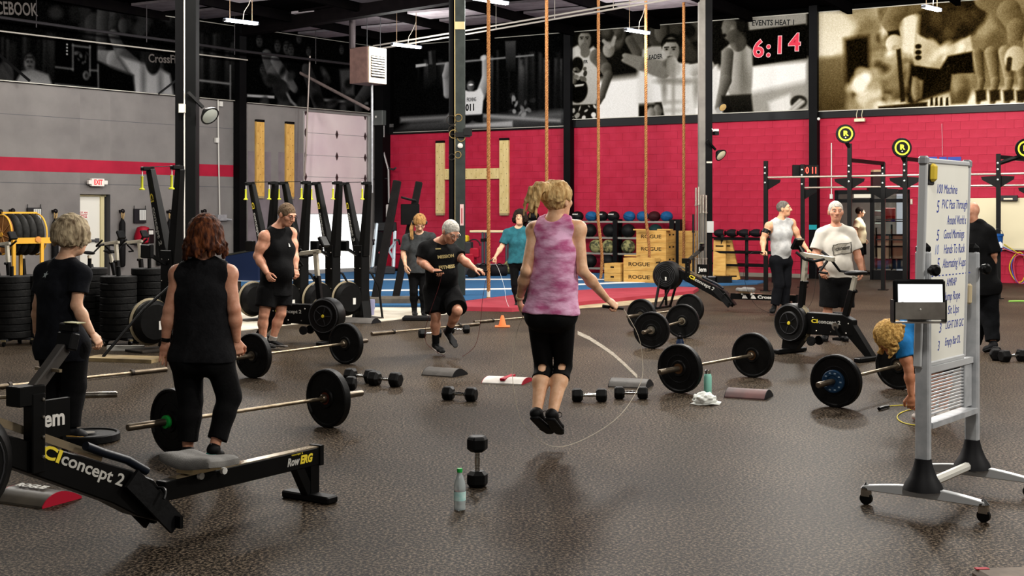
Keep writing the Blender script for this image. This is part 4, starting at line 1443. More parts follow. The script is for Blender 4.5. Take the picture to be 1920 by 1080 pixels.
def dumbbell(px, py, rz, label, size=1.0, stand=False):
    r = T('dumbbell', label, 'dumbbell', G(px, py), rz, 'hex dumbbells')
    hl, hr, hd = .095 * size, .066 * size, .115
    zc = hr * .866
    if stand:
        r.rotation_euler = (0, 0, rz)
    for s in (-1, 1):
        c0, ax = (Vector((s * hd / 2, 0, zc)), (s, 0, 0)) if not stand else (Vector((0, 0, hl + hd / 2 + s * hd / 2)), (0, 0, s))
        prof = [(hr * .62, 0), (hr, hl * .22), (hr, hl * .8), (hr * .8, hl)]
        x, y, z = frame(ax)
        m = MB()
        vs, fs = [], []
        for rr_, h in prof:
            for i in range(6):
                a = 2 * PI * i / 6 + (PI / 6 if not stand else 0)
                # keep a flat face down
                vs.append(c0 + z * h + (Vector((0, math.cos(a - PI / 6), math.sin(a - PI / 6))) if not stand else Vector((math.cos(a), math.sin(a), 0))) * rr_)
        for k in range(3):
            for i in range(6):
                j = (i + 1) % 6
                fs.append((k * 6 + i, k * 6 + j, (k + 1) * 6 + j, (k + 1) * 6 + i))
        fs += [tuple(reversed(range(6))), tuple(range(18, 24))]
        m.add(vs, fs).build('head', hexm, r, smooth=False, bev=.006 * size)
    a, b = (Vector((-hd / 2 - .01, 0, zc)), Vector((hd / 2 + .01, 0, zc))) if not stand else (Vector((0, 0, hl - .01)), Vector((0, 0, hl + hd + .01)))
    ax = (b - a).normalized()
    L_ = (b - a).length
    h = MB().lathe([(.017, 0), (.0135, L_ * .2), (.0175, L_ * .5), (.0135, L_ * .8), (.017, L_)], a, ax, 14).build('handle', chrome, r)
    for f in (.2, .33, .5, .67, .8):
        MB().torus(a + ax * L_ * f, ax, .0155, .002, 14, 5).build('knurl_band', M('knurl_grey', '55524c', .4, .8), h)
    return r


dumbbell(895, 912, .2, 'black hex dumbbell standing on end beside the water bottle', 1.0, True)
dumbbell(862, 751, -.35, 'black hex dumbbell lying alone in the middle of the floor', 1.05)
dumbbell(1105, 753, .0, 'black hex dumbbell lying beside the jumping woman', 1.0)
dumbbell(1183, 748, -.03, 'black hex dumbbell with bright handle lying against the curved grey mat', .95)
dumbbell(676, 717, -.45, 'black hex dumbbell in the cluster of three, farther from the barbell plate', 1.15)
dumbbell(722, 724, -.45, 'black hex dumbbell in the cluster of three, nearest the single dumbbell', 1.2)
dumbbell(636, 731, -.1, 'black hex dumbbell half hidden by the barbell plate', 1.1)
dumbbell(806, 633, .3, 'black hex dumbbell behind the foot of the skipping man', 1.0)
dumbbell(860, 625, .1, 'black hex dumbbell just beyond the lifted shoe of the skipping man', 1.0)
dumbbell(1900, 678, .3, 'black hex dumbbell at the photo edge behind the whiteboard', 1.15)
dumbbell(1868, 674, 1.2, 'black hex dumbbell at the shoe of the bald man', 1.15)

# ---------------------------------------------------------------- curved sit-up mats
matm = M('mat_grey', '4a4744', .5, c2='5a5652', scale=6, bump=.1)
mate = M('mat_end_black', '161618', .6)


def abmat(px, py, rz, label, top=matm, end=mate, w_=.36, ch_=.3, h=.065):
    r = T('situp_mat', label, 'mat', G(px, py), rz, 'curved sit-up mats')
    arc = [(0, -ch_ / 2, 0)] + [(0, -ch_ / 2 + ch_ * i / 12, .012 + h * math.sin(PI * (i / 12) ** .8) ** .9) for i in range(13)] + [(0, ch_ / 2, 0)]
    MB().prism([Vector(p) + Vector((-w_ / 2, 0, 0)) for p in arc], (w_, 0, 0)).build('pad', top, r)
    for s in (-1, 1):
        MB().prism([Vector(p) * .995 + Vector((s * (w_ / 2 + .001), 0, .0)) for p in arc], (s * .004, 0, 0)).build('end_panel', end, r, smooth=False)
    return r


abmat(834, 703, -.5, 'grey curved sit-up mat on the floor behind the single dumbbell')
abmat(1183, 724, -.35, 'grey curved sit-up mat touching the dumbbell with the bright handle')
abmat(1404, 744, -.45, 'grey and maroon curved sit-up mat beside the crumpled white bag', M('mat_maroon', '4b4040', .5, c2='6a4a48', scale=5))
abmat(678, 605, -.4, 'grey curved sit-up mat beside the lavender tumbler', w_=.5)
rw = abmat(952, 716, -.3, 'red and white sit-up mat behind the jumping woman', M('mat_white', 'cfcac4', .5, c2='a9a49e', scale=4), redm, .4, .4, .04)
MB().box((.0, 0, .045), (.05, .36, .02)).build('red_band', redm, rw, smooth=False)
fm_ = abmat(72, 938, -.45, 'grey and red sit-up mat with white lettering beneath the rowing machine', M('mat_dark', '3b3734', .4, c2='5d564c', scale=3), M('mat_end_red', 'a3162c', .5), .36, .3, .06)
text('ROGUE', .07, white, fm_, (-.03, -.02, .083), (.1, 0, 0), bold=.003, width=.22)
cm_ = T('floor_pad', 'worn brown foam pad with red corner at the bottom corner of the photo', 'mat', G(1905, 1092), .1)
MB().box((.06, -.12, .03), (.5, .34, .06)).build('pad', M('pad_brown', '5d5248', .6, c2='7a6b5d', scale=8), cm_, smooth=False, bev=.02)
MB().box((-.15, .02, .061), (.06, .03, .004)).build('red_patch', redm, cm_, smooth=False)
pp = T('floor_pad', 'thin black foam pad under the feet of the grey shirted woman', 'mat', G(786, 600), 0)
MB().box((0, 0, .03), (.5, .35, .06)).build('pad', rubber, pp, smooth=False, bev=.015)

# ---------------------------------------------------------------- plate under the white haired woman's feet, bottles, bag, cone
fp = T('floor_plate', 'black weight plate lying flat under the white haired woman', 'weight plate', G(165, 826) + Vector((0, 0, .03)))
MB().lathe(plate_profile(.225, .03), n=40).build('plate', platem, fp)
MB().lathe([(.026, -.031), (.05, -.031), (.05, .031), (.026, .031)], n=16).build('hub', steel, fp)

wb = T('water_bottle', 'clear plastic water bottle with green cap beside the standing dumbbell', 'bottle', G(862, 956))
MB().lathe([(.026, 0), (.032, .004), (.033, .02), (.0315, .03), (.033, .04), (.033, .1), (.031, .105), (.033, .11), (.033, .135), (.03, .155), (.018, .19), (.0135, .2), (.0135, .21)], n=24).build('bottle_body', M('bottle_plastic', 'e6f3f4', .06, trans=.6, spec=.6), wb)
MB().lathe([(.0338, .055), (.0338, .105)], n=24, cap=False).build('paper_label', M('label_aqua', '9fd3cf', .5, c2='cfe9e4', scale=30), wb)
MB().lathe([(.0155, .21), (.0155, .228), (.014, .231), (0, .231)], n=20).build('cap', greenm, wb)

mbt = T('drink_bottle', 'mint green flask with silver cap beside the crumpled white bag', 'bottle', G(1327, 739))
MB().lathe([(.034, 0), (.036, .005), (.036, .16), (.031, .18), (.027, .186)], n=24).build('bottle_body', M('mint_paint', '8fd0bd', .4), mbt)
MB().lathe([(.026, .186), (.026, .22), (.022, .225), (0, .225)], n=20).build('cap', chrome, mbt)
nb = T('drink_bottle', 'navy flask standing behind the loaded barbell plate', 'bottle', G(1275, 672))
MB().lathe([(.042, 0), (.045, .005), (.045, .19), (.032, .215), (.03, .225)], n=24).build('bottle_body', navy, nb)
MB().lathe([(.034, .225), (.034, .255), (0, .257)], n=20).torus((0, 0, .262), (0, 1, 0), .022, .006, 14, 6, 0, PI * 2).build('cap', black, nb)
tu = T('tumbler', 'lavender tumbler with handle on the pale concrete strip', 'tumbler', G(697, 592) + Vector((0, 0, .012)))
MB().lathe([(.036, 0), (.038, .01), (.044, .09), (.05, .1), (.052, .24), (.05, .25), (0, .252)], n=20).build('cup', M('lavender_paint', '8f8fae', .35), tu)
MB().torus((.055, 0, .17), (0, 1, 0), .045, .008, 14, 6, -PI / 2, PI / 2).build('handle', M('lavender_paint', ''), tu)

bag = T('plastic_bag', 'crumpled white plastic bag on the floor beside the mint flask', 'bag', G(1321, 758))
bm = bmesh.new()
bmesh.ops.create_icosphere(bm, subdivisions=4, radius=1)
rb_ = random.Random(11)
from mathutils import noise as mnoise
for v in bm.verts:
    n = mnoise.noise(v.co * 2.3) * .35 + mnoise.noise(v.co * 6) * .16 + abs(mnoise.noise(v.co * 4.1)) * .3
    v.co *= 1 + n
    v.co = Vector((v.co.x * .088, v.co.y * .08, max(-.003, v.co.z * .055 + .045)))
me = bpy.data.meshes.new('crumpled_film')
bm.to_mesh(me)
bm.free()
me.shade_smooth()
me.materials.append(M('bag_white', 'e3e6df', .35))
o = bpy.data.objects.new('crumpled_film', me)
COL.objects.link(o)
o.parent = bag
fm2 = MB()
fm2.add([(-.13, -.04, .012), (.12, -.06, .004), (.15, .02, .02), (-.02, -.0, .05), (.06, -.085, .015), (-.06, -.07, .003)], [(0, 5, 3), (5, 4, 3), (4, 1, 3), (1, 2, 3)])
o = fm2.build('bag_edge', M('bag_white', ''), bag)
so = o.modifiers.new('film', 'SOLIDIFY')
so.thickness = .003

cn = T('traffic_cone', 'small orange cone on the floor before the red border mat', 'cone', G(942, 613))
om = M('cone_orange', 'd9703d', .5)
MB().box((0, 0, .008), (.22, .22, .016)).build('base', om, cn, smooth=False, bev=.006)
MB().lathe([(.065, .012), (.055, .03), (.02, .165), (.015, .17), (0, .17)], n=20).build('cone', om, cn)

# ---------------------------------------------------------------- jump ropes lying on the floor
ry = M('rope_yellow', 'd3c23c', .45)
jr = T('jump_rope', 'yellow jump rope coiled on the floor under the bending woman', 'jump rope', G(1740, 790))
c = jr.location
loop = []
for k in range(27):
    a = 2 * PI * (k / 26) * .93 + 2.0
    loop.append(P(1731, 784, G(0, 784).y) * 0 + G(1731 + 49 * math.cos(a), 783.5 - 16 * math.sin(a) * 1.0) - c + Vector((0, 0, .006)))
MB().tube(loop, .0045, 6).build('cord', ry, jr)
MB().tube([G(x, y) - c + Vector((0, 0, .006)) for x, y in ((1664, 764), (1672, 762), (1690, 761), (1712, 762), (1728, 770), (1722, 781))], .0045, 6).build('cord', ry, jr)
for a, b in (((1648, 770), (1666, 765)), ((1747, 784), (1776, 787))):
    MB().tube([G(*a) - c + Vector((0, 0, .016)), G((a[0] + b[0]) / 2, (a[1] + b[1]) / 2) - c + Vector((0, 0, .018)), G(*b) - c + Vector((0, 0, .014))], .015, 8, .012).build('handle', black, jr)
gs = T('resistance_band', 'small bright green strap on the floor at the photo edge', 'strap', G(1912, 566))
MB().tube([(-.2, 0, .01), (0, .04, .012), (.3, 0, .01)], .02, 6).build('band', M('lime_band', '8fc25a', .5), gs)

# ---------------------------------------------------------------- rowing machines
c2y = M('logo_yellow', 'e0c93c', .5)
c2w = M('logo_grey', 'b3b1aa', .5)
rowb = M('rower_black', '050505', .38, c2='090909', scale=5)


def logo(parent, x0, x1, z0, z1, y, size, yel='CI', txt='concept 2', w1=.16, w2=.5):
    """two-tone lettering along a side face from (x0,z0) to (x1,z1)"""
    L_ = math.hypot(x1 - x0, z1 - z0)
    X = Vector((x1 - x0, 0, z1 - z0)) / L_
    Z = Vector((0, -1 if x1 > x0 else 1, 0))
    R = Matrix((X, Z.cross(X), Z)).transposed()
    for s, c, wd, m in ((yel, w1 / 2, w1 * .9, c2y), (txt, w1 + w2 / 2, w2, c2w)):
        f = c
        o = text(s, size, m, parent, (0, 0, 0), bold=size * .02 if m is c2w else size * .035)
        o.rotation_euler = (R).to_euler()
        o.location = (x0 + (x1 - x0) * f / L_, y, z0 + (z1 - z0) * f / L_)
        bpy.context.view_layer.update()
        o.scale.x = wd / max(o.dimensions.x, 1e-3)


def make_rower(r, rail_text):
    MB().box((.525, 0, .25), (1.17, .07, .1)).build('monorail', rowb, r, smooth=False, bev=.004)
    MB().box((.56, 0, .302), (1.08, .06, .006)).build('rail_track', M('rail_steel', 'b8a88c', .25, .8), r, smooth=False)
    MB().box((1.1, 0, .253), (.03, .085, .115)).build('rail_cap', black, r, smooth=False)
    lg = MB().bar((1.055, 0, .21), (1.055, 0, .03), .06, .07).build('rear_leg', rowb, r, smooth=False)
    MB().bar((.93, 0, .21), (1.03, 0, .035), .055, .055).build('leg_brace', rowb, lg, smooth=False)
    MB().box((1.04, 0, .022), (.09, .36, .042)).build('rear_foot', rowb, r, smooth=False, bev=.008)
    if rail_text == 'ROWERG':
        logo(r, .8, 1.04, .262, .262, -.0365, .055, 'ERG', 'Row', 0, 0) if False else None
        o = text('Row', .062, c2w, r, (.865, -.0362, .25), bold=.002, shear=.25, width=.1)
        o = text('ERG', .062, c2y, r, (.972, -.0362, .25), bold=.003, shear=.25, width=.105)
        text('concept 2', .016, c2y, r, (.9, -.0362, .29), width=.09)
    else:
        text('CrossFit', .07, M('decal_white', 'd5d2cb', .5), r, (.6, -.0362, .25), bold=.003, width=.36)
        for x in (.15, .3):
            MB().prism([(x, -.036, .22), (x + .1, -.036, .22), (x + .06, -.036, .28), (x + .02, -.036, .28)], (0, -.002, 0)).build('decal', M('decal_white', ''), r, smooth=False)
    # seat: scooped pad on a carriage
    bm = bmesh.new()
    bmesh.ops.create_grid(bm, x_segments=12, y_segments=16, size=1)
    for v in bm.verts:
        x, y = v.co.x, v.co.y
        e = max(abs(x) ** 6, abs(y) ** 6)
        sx = .125 * (1 - .12 * y * y)
        v.co = Vector((.2 + x * sx * (1 - .22 * max(0, 1 - abs(y) * 2.2) * (x > 0) * x), y * .19, .385 + .03 * abs(y) ** 1.6 + .012 * max(0, -x) - .03 * e))
    geo = bmesh.ops.extrude_face_region(bm, geom=bm.faces[:])
    for v in geo['geom']:
        if isinstance(v, bmesh.types.BMVert):
            v.co.z -= .045
    bmesh.ops.recalc_face_normals(bm, faces=bm.faces)
    me = bpy.data.meshes.new('seat')
    bm.to_mesh(me)
    bm.free()
    me.shade_smooth()
    me.set_sharp_from_angle(angle=.9)
    me.materials.append(M('seat_grey', '6a6865', .65, c2='7d7b77', scale=12, bump=.25, bscale=200))
    seat = bpy.data.objects.new('seat', me)
    COL.objects.link(seat)
    seat.parent = r
    sm_ = seat.modifiers.new('round', 'SUBSURF')
    sm_.levels = sm_.render_levels = 1
    MB().box((.2, 0, .335), (.2, .12, .05)).build('carriage', M('carriage_steel', 'c7b48d', .3, .7), seat, smooth=False)
    for x in (.16, .32):
        for y in (-.055, .055):
            MB().cyl((x, y - .01, .295), (x, y + .01, .295), .018, n=10).build('roller', white, seat)
    # front frame
    side = [(-1.3, .80), (-.3, .405), (-.15, .33), (.03, .105), (-.06, .095), (-.25, .17), (-.4, .26), (-1.3, .69)]
    MB().prism([(x, -.06, z) for x, z in side], (0, .12, 0)).build('front_frame', rowb, r, smooth=False, bev=.006)
    logo(r, -.8, -.3, .575, .335, -.0625, .08, w1=.12, w2=.39)
    MB().bar((-1.0, 0, .735), (-.42, 0, .475), .035, .014, (0, 1, 0)).build('chain_guide', M('rail_steel', ''), r, smooth=False)
    for y in (-.12, .12):
        f = MB().bar((-.32, y * .8, .37), (-.04, y * .8, .09), .1, .02, (0, 1, 0)).build('footplate', rubber, r, smooth=False)
        MB().torus((-.17, y * .8, .25), (.77, 0, -.64), .055, .008, 14, 6, 0, PI).build('foot_strap', black, f)
        MB().box((-.05, y * .8, .11), (.02, .1, .06)).build('heel_cup', black, f, smooth=False)
    MB().tube([(-.56, -.06, .56), (-.45, -.045, .51), (-.3, -.04, .45), (-.18, -.04, .375)], .021, 10).build('handle', M('handle_navy', '10151d', .35), r)
    # flywheel, legs
    fw = MB().lathe([(.08, -.13), (.2, -.13), (.25, -.09), (.25, .09), (.2, .13), (.08, .13)], (-1.22, .0, .57), (0, 1, 0), 32).build('flywheel_housing', M('housing_black', '070707', .45, c2='0c0c0c', scale=30), r)
    for k in range(4):
        MB().torus((-1.22, -.131, .57), (0, 1, 0), .09 + .03 * k, .004, 26, 5).build('vent_ring', dgrey, fw)
    MB().box((-1.2, -.14, .52), (.025, .006, .06)).build('label_plate', white, fw, smooth=False)
    for y in (-.16, .16):
        MB().bar((-1.3, y * .4, .72), (-1.36, y * 1.5, .02), .035, .035).build('front_leg', rowb, r, smooth=False)
        MB().bar((-1.05, y * .4, .55), (-1.28, y * 1.4, .02), .03, .03).build('leg_stay', rowb, r, smooth=False)
    MB().box((-1.34, 0, .018), (.12, .6, .035)).build('front_foot', rowb, r, smooth=False, bev=.006)
    # monitor mast
    mast = MB().box((-.83, -.05, .66), (.07, .07, .36)).box((-.86, -.03, .83), (.14, .1, .09)).build('mast_base', rowb, r, smooth=False, bev=.005)
    for z in (.55, .64, .73, .81):
        MB().lathe([(.009, 0), (.006, .006), (0, .007)], (-.81, -.086, z), (0, -1, 0), 8).build('bolt', steel, mast)
    MB().bar((-.84, -.03, .83), (-.62, .02, 1.02), .05, .06).build('monitor_arm', M('arm_grey', '2e2b29', .5, c2='3b3733', scale=8), r, smooth=False, bev=.006)
    MB().bar((-.72, -.09, .93), (-.72, .09, .93), .014, .014).build('arm_pin', M('rail_steel', ''), mast, smooth=False)
    mon = MB().box((-.6, .02, 1.05), (.05, .11, .08), R=Matrix.Rotation(.25, 3, 'Y')).box((-.59, .02, 1.115), (.045, .1, .04)).build('monitor', black, r, smooth=False, bev=.006)
    MB().box((-.59, -.02, 1.138), (.05, .1, .004)).build('monitor_edge', M('edge_pale', 'b9b58a', .5), mon, smooth=False)
    bx = MB().box((-.62, .12, .68), (.2, .03, .18)).build('device_holder', rowb, r, smooth=False)
    text('Jem', .11, M('decal_white', 'd5d2cb', .5), bx, (-.62, .1045, .68), bold=.003, width=.15)
    MB().bar((-.55, .12, .6), (-.52, .12, .42), .02, .02).build('holder_stem', rowb, bx, smooth=False)


r1 = T('rowing_machine', 'black rowing machine with grey seat crossing the near corner of the floor', 'rowing machine', (-1.74, 6.5, 0), math.atan2(.83, .55))
make_rower(r1, 'ROWERG')
a = G(1377, 583)
r2 = T('rowing_machine', 'black rowing machine with a lettered rail beside the red border mat', 'rowing machine', a, -.54)
make_rower(r2, 'x')

# ---------------------------------------------------------------- exercise bikes
bikeb = M('bike_black', '060606', .4, c2='0a0a0a', scale=6)
postm = M('bike_post_cream', 'b9b3a3', .4, .3, c2='a49e8e', scale=6)


def make_bike(r, detail=True):
    fr = MB().prism([(-.34, -.05, .26), (.28, -.05, .24), (.34, -.05, .42), (.28, -.05, .5), (-.2, -.05, .5), (-.34, -.05, .44)], (0, .1, 0)).build('main_frame', bikeb, r, smooth=False, bev=.008)
    for x, z in ((-.25, .29), (-.05, .29), (.15, .29), (-.28, .4), (.2, .44)):
        for y in (-1, 1):
            MB().lathe([(.01, 0), (.006, .006), (0, .007)], (x, .051 * y, z), (0, y, 0), 8).build('bolt', steel, fr)
    logo(r, -.25, .3, .4, .4, -.0525, .06, w1=.1, w2=.3)
    logo(r, .22, -.3, .4, .4, .0525, .06, w1=.1, w2=.3)
    fw = MB().lathe([(.04, -.1), (.12, -.105), (.14, -.09), (.2, -.1), (.225, -.08), (.23, -.05), (.23, .05), (.225, .08), (.2, .1), (.14, .09), (.12, .105), (.04, .1)], (.5, 0, .36), (0, 1, 0), 36).build('flywheel_housing', M('housing_black', ''), r)
    for y in (-1, 1):
        MB().torus((.5, .097 * y, .36), (0, 1, 0), .205, .006, 32, 6).build('rim_ring', dgrey, fw)
        MB().torus((.5, .1 * y, .36), (0, 1, 0), .125, .007, 30, 6).build('rim_ring', dgrey, fw)
        MB().lathe([(.022, 0), (.018, .008), (0, .009)], (.5, .1 * y, .36), (0, y, 0), 12).build('hub_badge', c2y, fw)
        for k in range(5):
            a = 2 * PI * k / 5
            MB().bar((.5 + .04 * math.cos(a), .103 * y, .36 + .04 * math.sin(a)), (.5 + .13 * math.cos(a), .103 * y, .36 + .13 * math.sin(a)), .012, .006).build('vent_spoke', dgrey, fw, smooth=False)
    MB().torus((.5, 0, .36), (0, 1, 0), .232, .03, 30, 4, -.9, 1.2).build('cage_strip', M('cage_tan', '8b8069', .5), fw)
    MB().prism([(.38, -.05, .18), (.62, -.05, .18), (.64, -.05, .05), (.44, -.05, .05), (.3, -.05, .22)], (0, .1, 0)).build('front_stand', bikeb, r, smooth=False)
    MB().box((.55, 0, .03), (.09, .55, .05)).build('front_foot', bikeb, r, smooth=False, bev=.01)
    MB().prism([(-.3, -.045, .44), (-.22, -.045, .3), (-.5, -.045, .04), (-.6, -.045, .04)], (0, .09, 0)).build('rear_leg', bikeb, r, smooth=False)
    MB().box((-.56, 0, .03), (.09, .6, .05)).build('rear_foot', bikeb, r, smooth=False, bev=.01)
    for y in (-.08, .08):
        MB().cyl((.2, y - .015, .17), (.2, y + .015, .17), .055, n=14).build('transport_wheel', rubber, r)
    sp_ = MB().bar((-.2, 0, .44), (-.3, 0, .78), .07, .06, (0, 1, 0)).build('seat_tube', bikeb, r, smooth=False, bev=.006)
    MB().bar((-.3, 0, .78), (-.34, 0, .93), .045, .045, (0, 1, 0)).build('seat_post', postm, sp_, smooth=False)
    MB().cyl((-.36, 0, .77), (-.28, 0, .755), .02, n=10).build('clamp_knob', black, sp_)
    bm = bmesh.new()
    bmesh.ops.create_uvsphere(bm, u_segments=16, v_segments=10, radius=1)
    for v in bm.verts:
        f = (v.co.x + 1) / 2
        v.co = Vector((-.34 + v.co.x * .15, v.co.y * (.11 - .08 * f), .965 + v.co.z * .03 + (.02 * (1 - f))))
    me = bpy.data.meshes.new('saddle')
    bm.to_mesh(me)
    bm.free()
    me.shade_smooth()
    me.materials.append(M('saddle_black', '151516', .5))
    o = bpy.data.objects.new('saddle', me)
    COL.objects.link(o)
    o.parent = r
    fp_ = MB().bar((.4, 0, .5), (.36, 0, .86), .07, .06, (0, 1, 0)).build('handle_tube', bikeb, r, smooth=False, bev=.006)
    MB().bar((.36, 0, .84), (.33, 0, 1.16), .05, .05, (0, 1, 0)).build('handle_post', postm, fp_, smooth=False)
    MB().cyl((.36, -.07, .84), (.36, .03, .84), .022, n=10).build('clamp_knob', black, fp_)
    st = MB().bar((.4, 0, 1.17), (-.06, 0, 1.12), .05, .055).build('stem', postm, r, smooth=False, bev=.006)
    for s in (-1, 1):
        MB().tube([(.06, s * .03, 1.12), (.08, s * .2, 1.1), (.16, s * .25, 1.12), (.28, s * .25, 1.2)], .017, 8).build('handlebar', rubber, st)
        MB().tube([(.0, s * .05, 1.1), (.0, s * .2, .98), (-.12, s * .22, .97)], .015, 8).build('handlebar', rubber, st)
    ph = MB().bar((.37, 0, 1.17), (.43, 0, 1.26), .03, .03).build('monitor_arm', black, r, smooth=False)
    MB().box((.45, 0, 1.29), (.05, .15, .14), R=Matrix.Rotation(-.5, 3, 'Y')).build('monitor', black, ph, smooth=False, bev=.01)
    MB().box((.424, 0, 1.3), (.006, .12, .11), R=Matrix.Rotation(-.5, 3, 'Y')).build('monitor_screen', M('screen_cream', 'a39c82', .3), ph, smooth=False)
    cr = MB().cyl((-.12, -.07, .36), (-.12, .07, .36), .045, n=14).build('crank', steel, r)
    for s in (-1, 1):
        MB().bar((-.12, s * .08, .36), (-.12 - s * .1, s * .1, .36 - s * .13), .025, .015).build('crank_arm', black, cr, smooth=False)
        MB().box((-.12 - s * .1, s * .15, .36 - s * .13), (.1, .09, .03)).build('pedal', black, cr, smooth=False)


def bike(pf, pr, label, first=None):
    a, b = G(*pf), G(*pr)
    m = (a + b) / 2
    d = (a - b).normalized()
    if first:
        return dup(first, m, math.atan2(d.y, d.x), label)
    r = T('exercise_bike', label, 'exercise bike', m, math.atan2(d.y, d.x), 'fan bikes')
    make_bike(r)
    return r


bk = bike((1487, 662), (1628, 676), 'black fan bike in front of the man in the white shirt')
bike((602, 645), (500, 640), 'black fan bike standing between the ski machines and the man in the black tank', bk)
for (a, b, l) in (((30, 592), (-60, 588), 'fan bike with cream posts at the photo edge before the yellow reel'), ((60, 578), (-30, 574), 'fan bike standing directly below the yellow reel'),
                  ((236, 585), (150, 580), 'fan bike behind the white haired woman, before the cream door'), ((280, 578), (190, 574), 'fan bike by the red wall kit before the grey wall')):
    bike(a, b, l, bk)

# ---------------------------------------------------------------- ski machines
skib = M('ski_black', '080808', .5, c2='0d0d0d', scale=5)


def make_ski(r):
    MB().bar((0, .02, .06), (0, .02, 1.16), .2, .16, (0, 1, 0), .22, .15).build('column', skib, r, smooth=False, bev=.01)
    for s in (-1, 1):
        arm = MB().bar((s * .06, .02, 1.0), (s * .3, -.06, 2.1), .15, .12, (0, 1, 0), .1, .075).build('arm', skib, r, smooth=False, bev=.008)
        MB().box((s * .3, -.1, 2.11), (.07, .16, .05)).build('pulley', black, arm, smooth=False, bev=.01)
        MB().cyl((s * .3, -.17, 2.09), (s * .3, -.17, 1.93), .006, n=6).build('pull_cord', white, arm)
        MB().lathe([(.032, 0), (.034, .012), (.015, .025), (.014, .15), (.02, .16), (0, .165)], (s * .3, -.175, 1.86), (0, 0, 1), 10).build('handle', M('handle_lime', 'cfd03a', .4), arm)
        if s < 0:
            q = (Vector((s * .3, -.06, 2.1)) - Vector((s * .06, .02, 1.0))).normalized()
            x = Vector((1, 0, 0)) - q * q.x
            x.normalize()
            n = x.cross(q)
            for tx, f, wd, m_ in (('CI', .7, .1, c2y), ('concept 2', .4, .46, c2w)):
                R = Matrix((-q, x, n)).transposed()
                cpos = Vector((s * .06, .02, 1.0)).lerp(Vector((s * .3, -.06, 2.1)), f)
                if n.y > 0:
                    R = Matrix((-q, -x, -n)).transposed()
                    n = -n
                o = text(tx, .08, m_, arm, (0, 0, 0), bold=.002)
                o.matrix_basis = Matrix.Translation(cpos + n * .0565) @ R.to_4x4()
                bpy.context.view_layer.update()
                sx = wd / max(.01, o.dimensions.x)
                o.matrix_basis = o.matrix_basis @ Matrix.Diagonal((sx, 1, 1, 1))
    MB().tube([(-.3, -.06, 2.135), (0, -.06, 2.132), (.3, -.06, 2.135)], .006, 6).build('drive_cord', black, r)
    mast = MB().bar((0, -.06, 1.0), (0, -.28, 1.12), .04, .04).build('monitor_arm', black, r, smooth=False)
    MB().box((0, -.3, 1.15), (.2, .06, .16)).build('monitor', black, mast, smooth=False, bev=.01)
    fw = MB().lathe([(.05, -.12), (.2, -.12), (.25, -.07), (.25, .07), (.2, .12), (.05, .12)], (0, -.26, .34), (1, 0, 0), 32).build('flywheel_housing', M('housing_black', ''), r)
    MB().torus((0, -.26, .34), (1, 0, 0), .252, .022, 34, 4).build('cage_strip', M('cage_tan', '8b8069', .5), fw)
    MB().box((.125, -.2, .3), (.004, .05, .1)).build('label_plate', white, fw, smooth=False)
    MB().prism([(-.16, -.05, .03), (.16, -.05, .03), (.1, -.05, .3), (-.1, -.05, .3)], (0, .14, 0)).build('foot_gusset', skib, r, smooth=False)
    MB().box((0, -.08, .015), (.36, .8, .03)).build('base_plate', M('ski_base', '2b2724', .6, c2='3a332c', scale=5), r, smooth=False, bev=.006)
    for s in (-1, 1):
        MB().tube([(s * .16, .3, .03), (s * .15, .24, .5), (s * .12, .12, .72), (s * .05, .05, .76)], .018, 8).build('stay', skib, r)
    for z in (.5, .8, 1.05):
        for x in (-.07, .07):
            MB().lathe([(.009, 0), (.006, .006), (0, .007)], (x, -.06, z), (0, -1, 0), 8).build('bolt', steel, r)


sk = None
for px, py, rz, lab in ((318, 655, -.72, 'tall black ski machine with lime handles nearest, beside the black column'), (500, 600, -.75, 'black ski machine behind the head of the man in the black tank'),
                        (562, 603, -.8, 'black ski machine just behind the man in the black tank, toward the roll-up door'), (622, 601, -.85, 'black ski machine before the bright screen, next to the last one'),
                        (676, 599, -.85, 'black ski machine nearest the leaning climber posts')):
    loc = G(px, py)
    if sk is None:
        sk = T('ski_machine', lab, 'ski machine', loc, rz, 'ski machines')
        make_ski(sk)
        sk.scale = (1.04, 1.04, 1.04)
    else:
        o = dup(sk, loc, rz, lab)
        o.scale = (1, 1, 1)
pl = T('wood_platform', 'worn tan wooden foot board on the floor before the nearest ski machine', 'platform', G(235, 676), -.25)
MB().box((0, 0, .02), (.85, .35, .04)).build('board', M('board_tan', '9a8763', .6, c2='6e5f45', scale=4), pl, smooth=False)
MB().tube([(-.25, -.05, .04), (.05, .3, .55), (.35, .7, .95), (.55, .8, .98)], .018, 8).build('stay_bar', black, pl)
wbar = T('white_bar', 'short white bar on the floor beside the nearest ski machine', 'bar', G(236, 657))
MB().box((0, 0, .03), (.44, .06, .06)).build('bar', M('bar_white', 'cfccc3', .5), wbar, smooth=False)
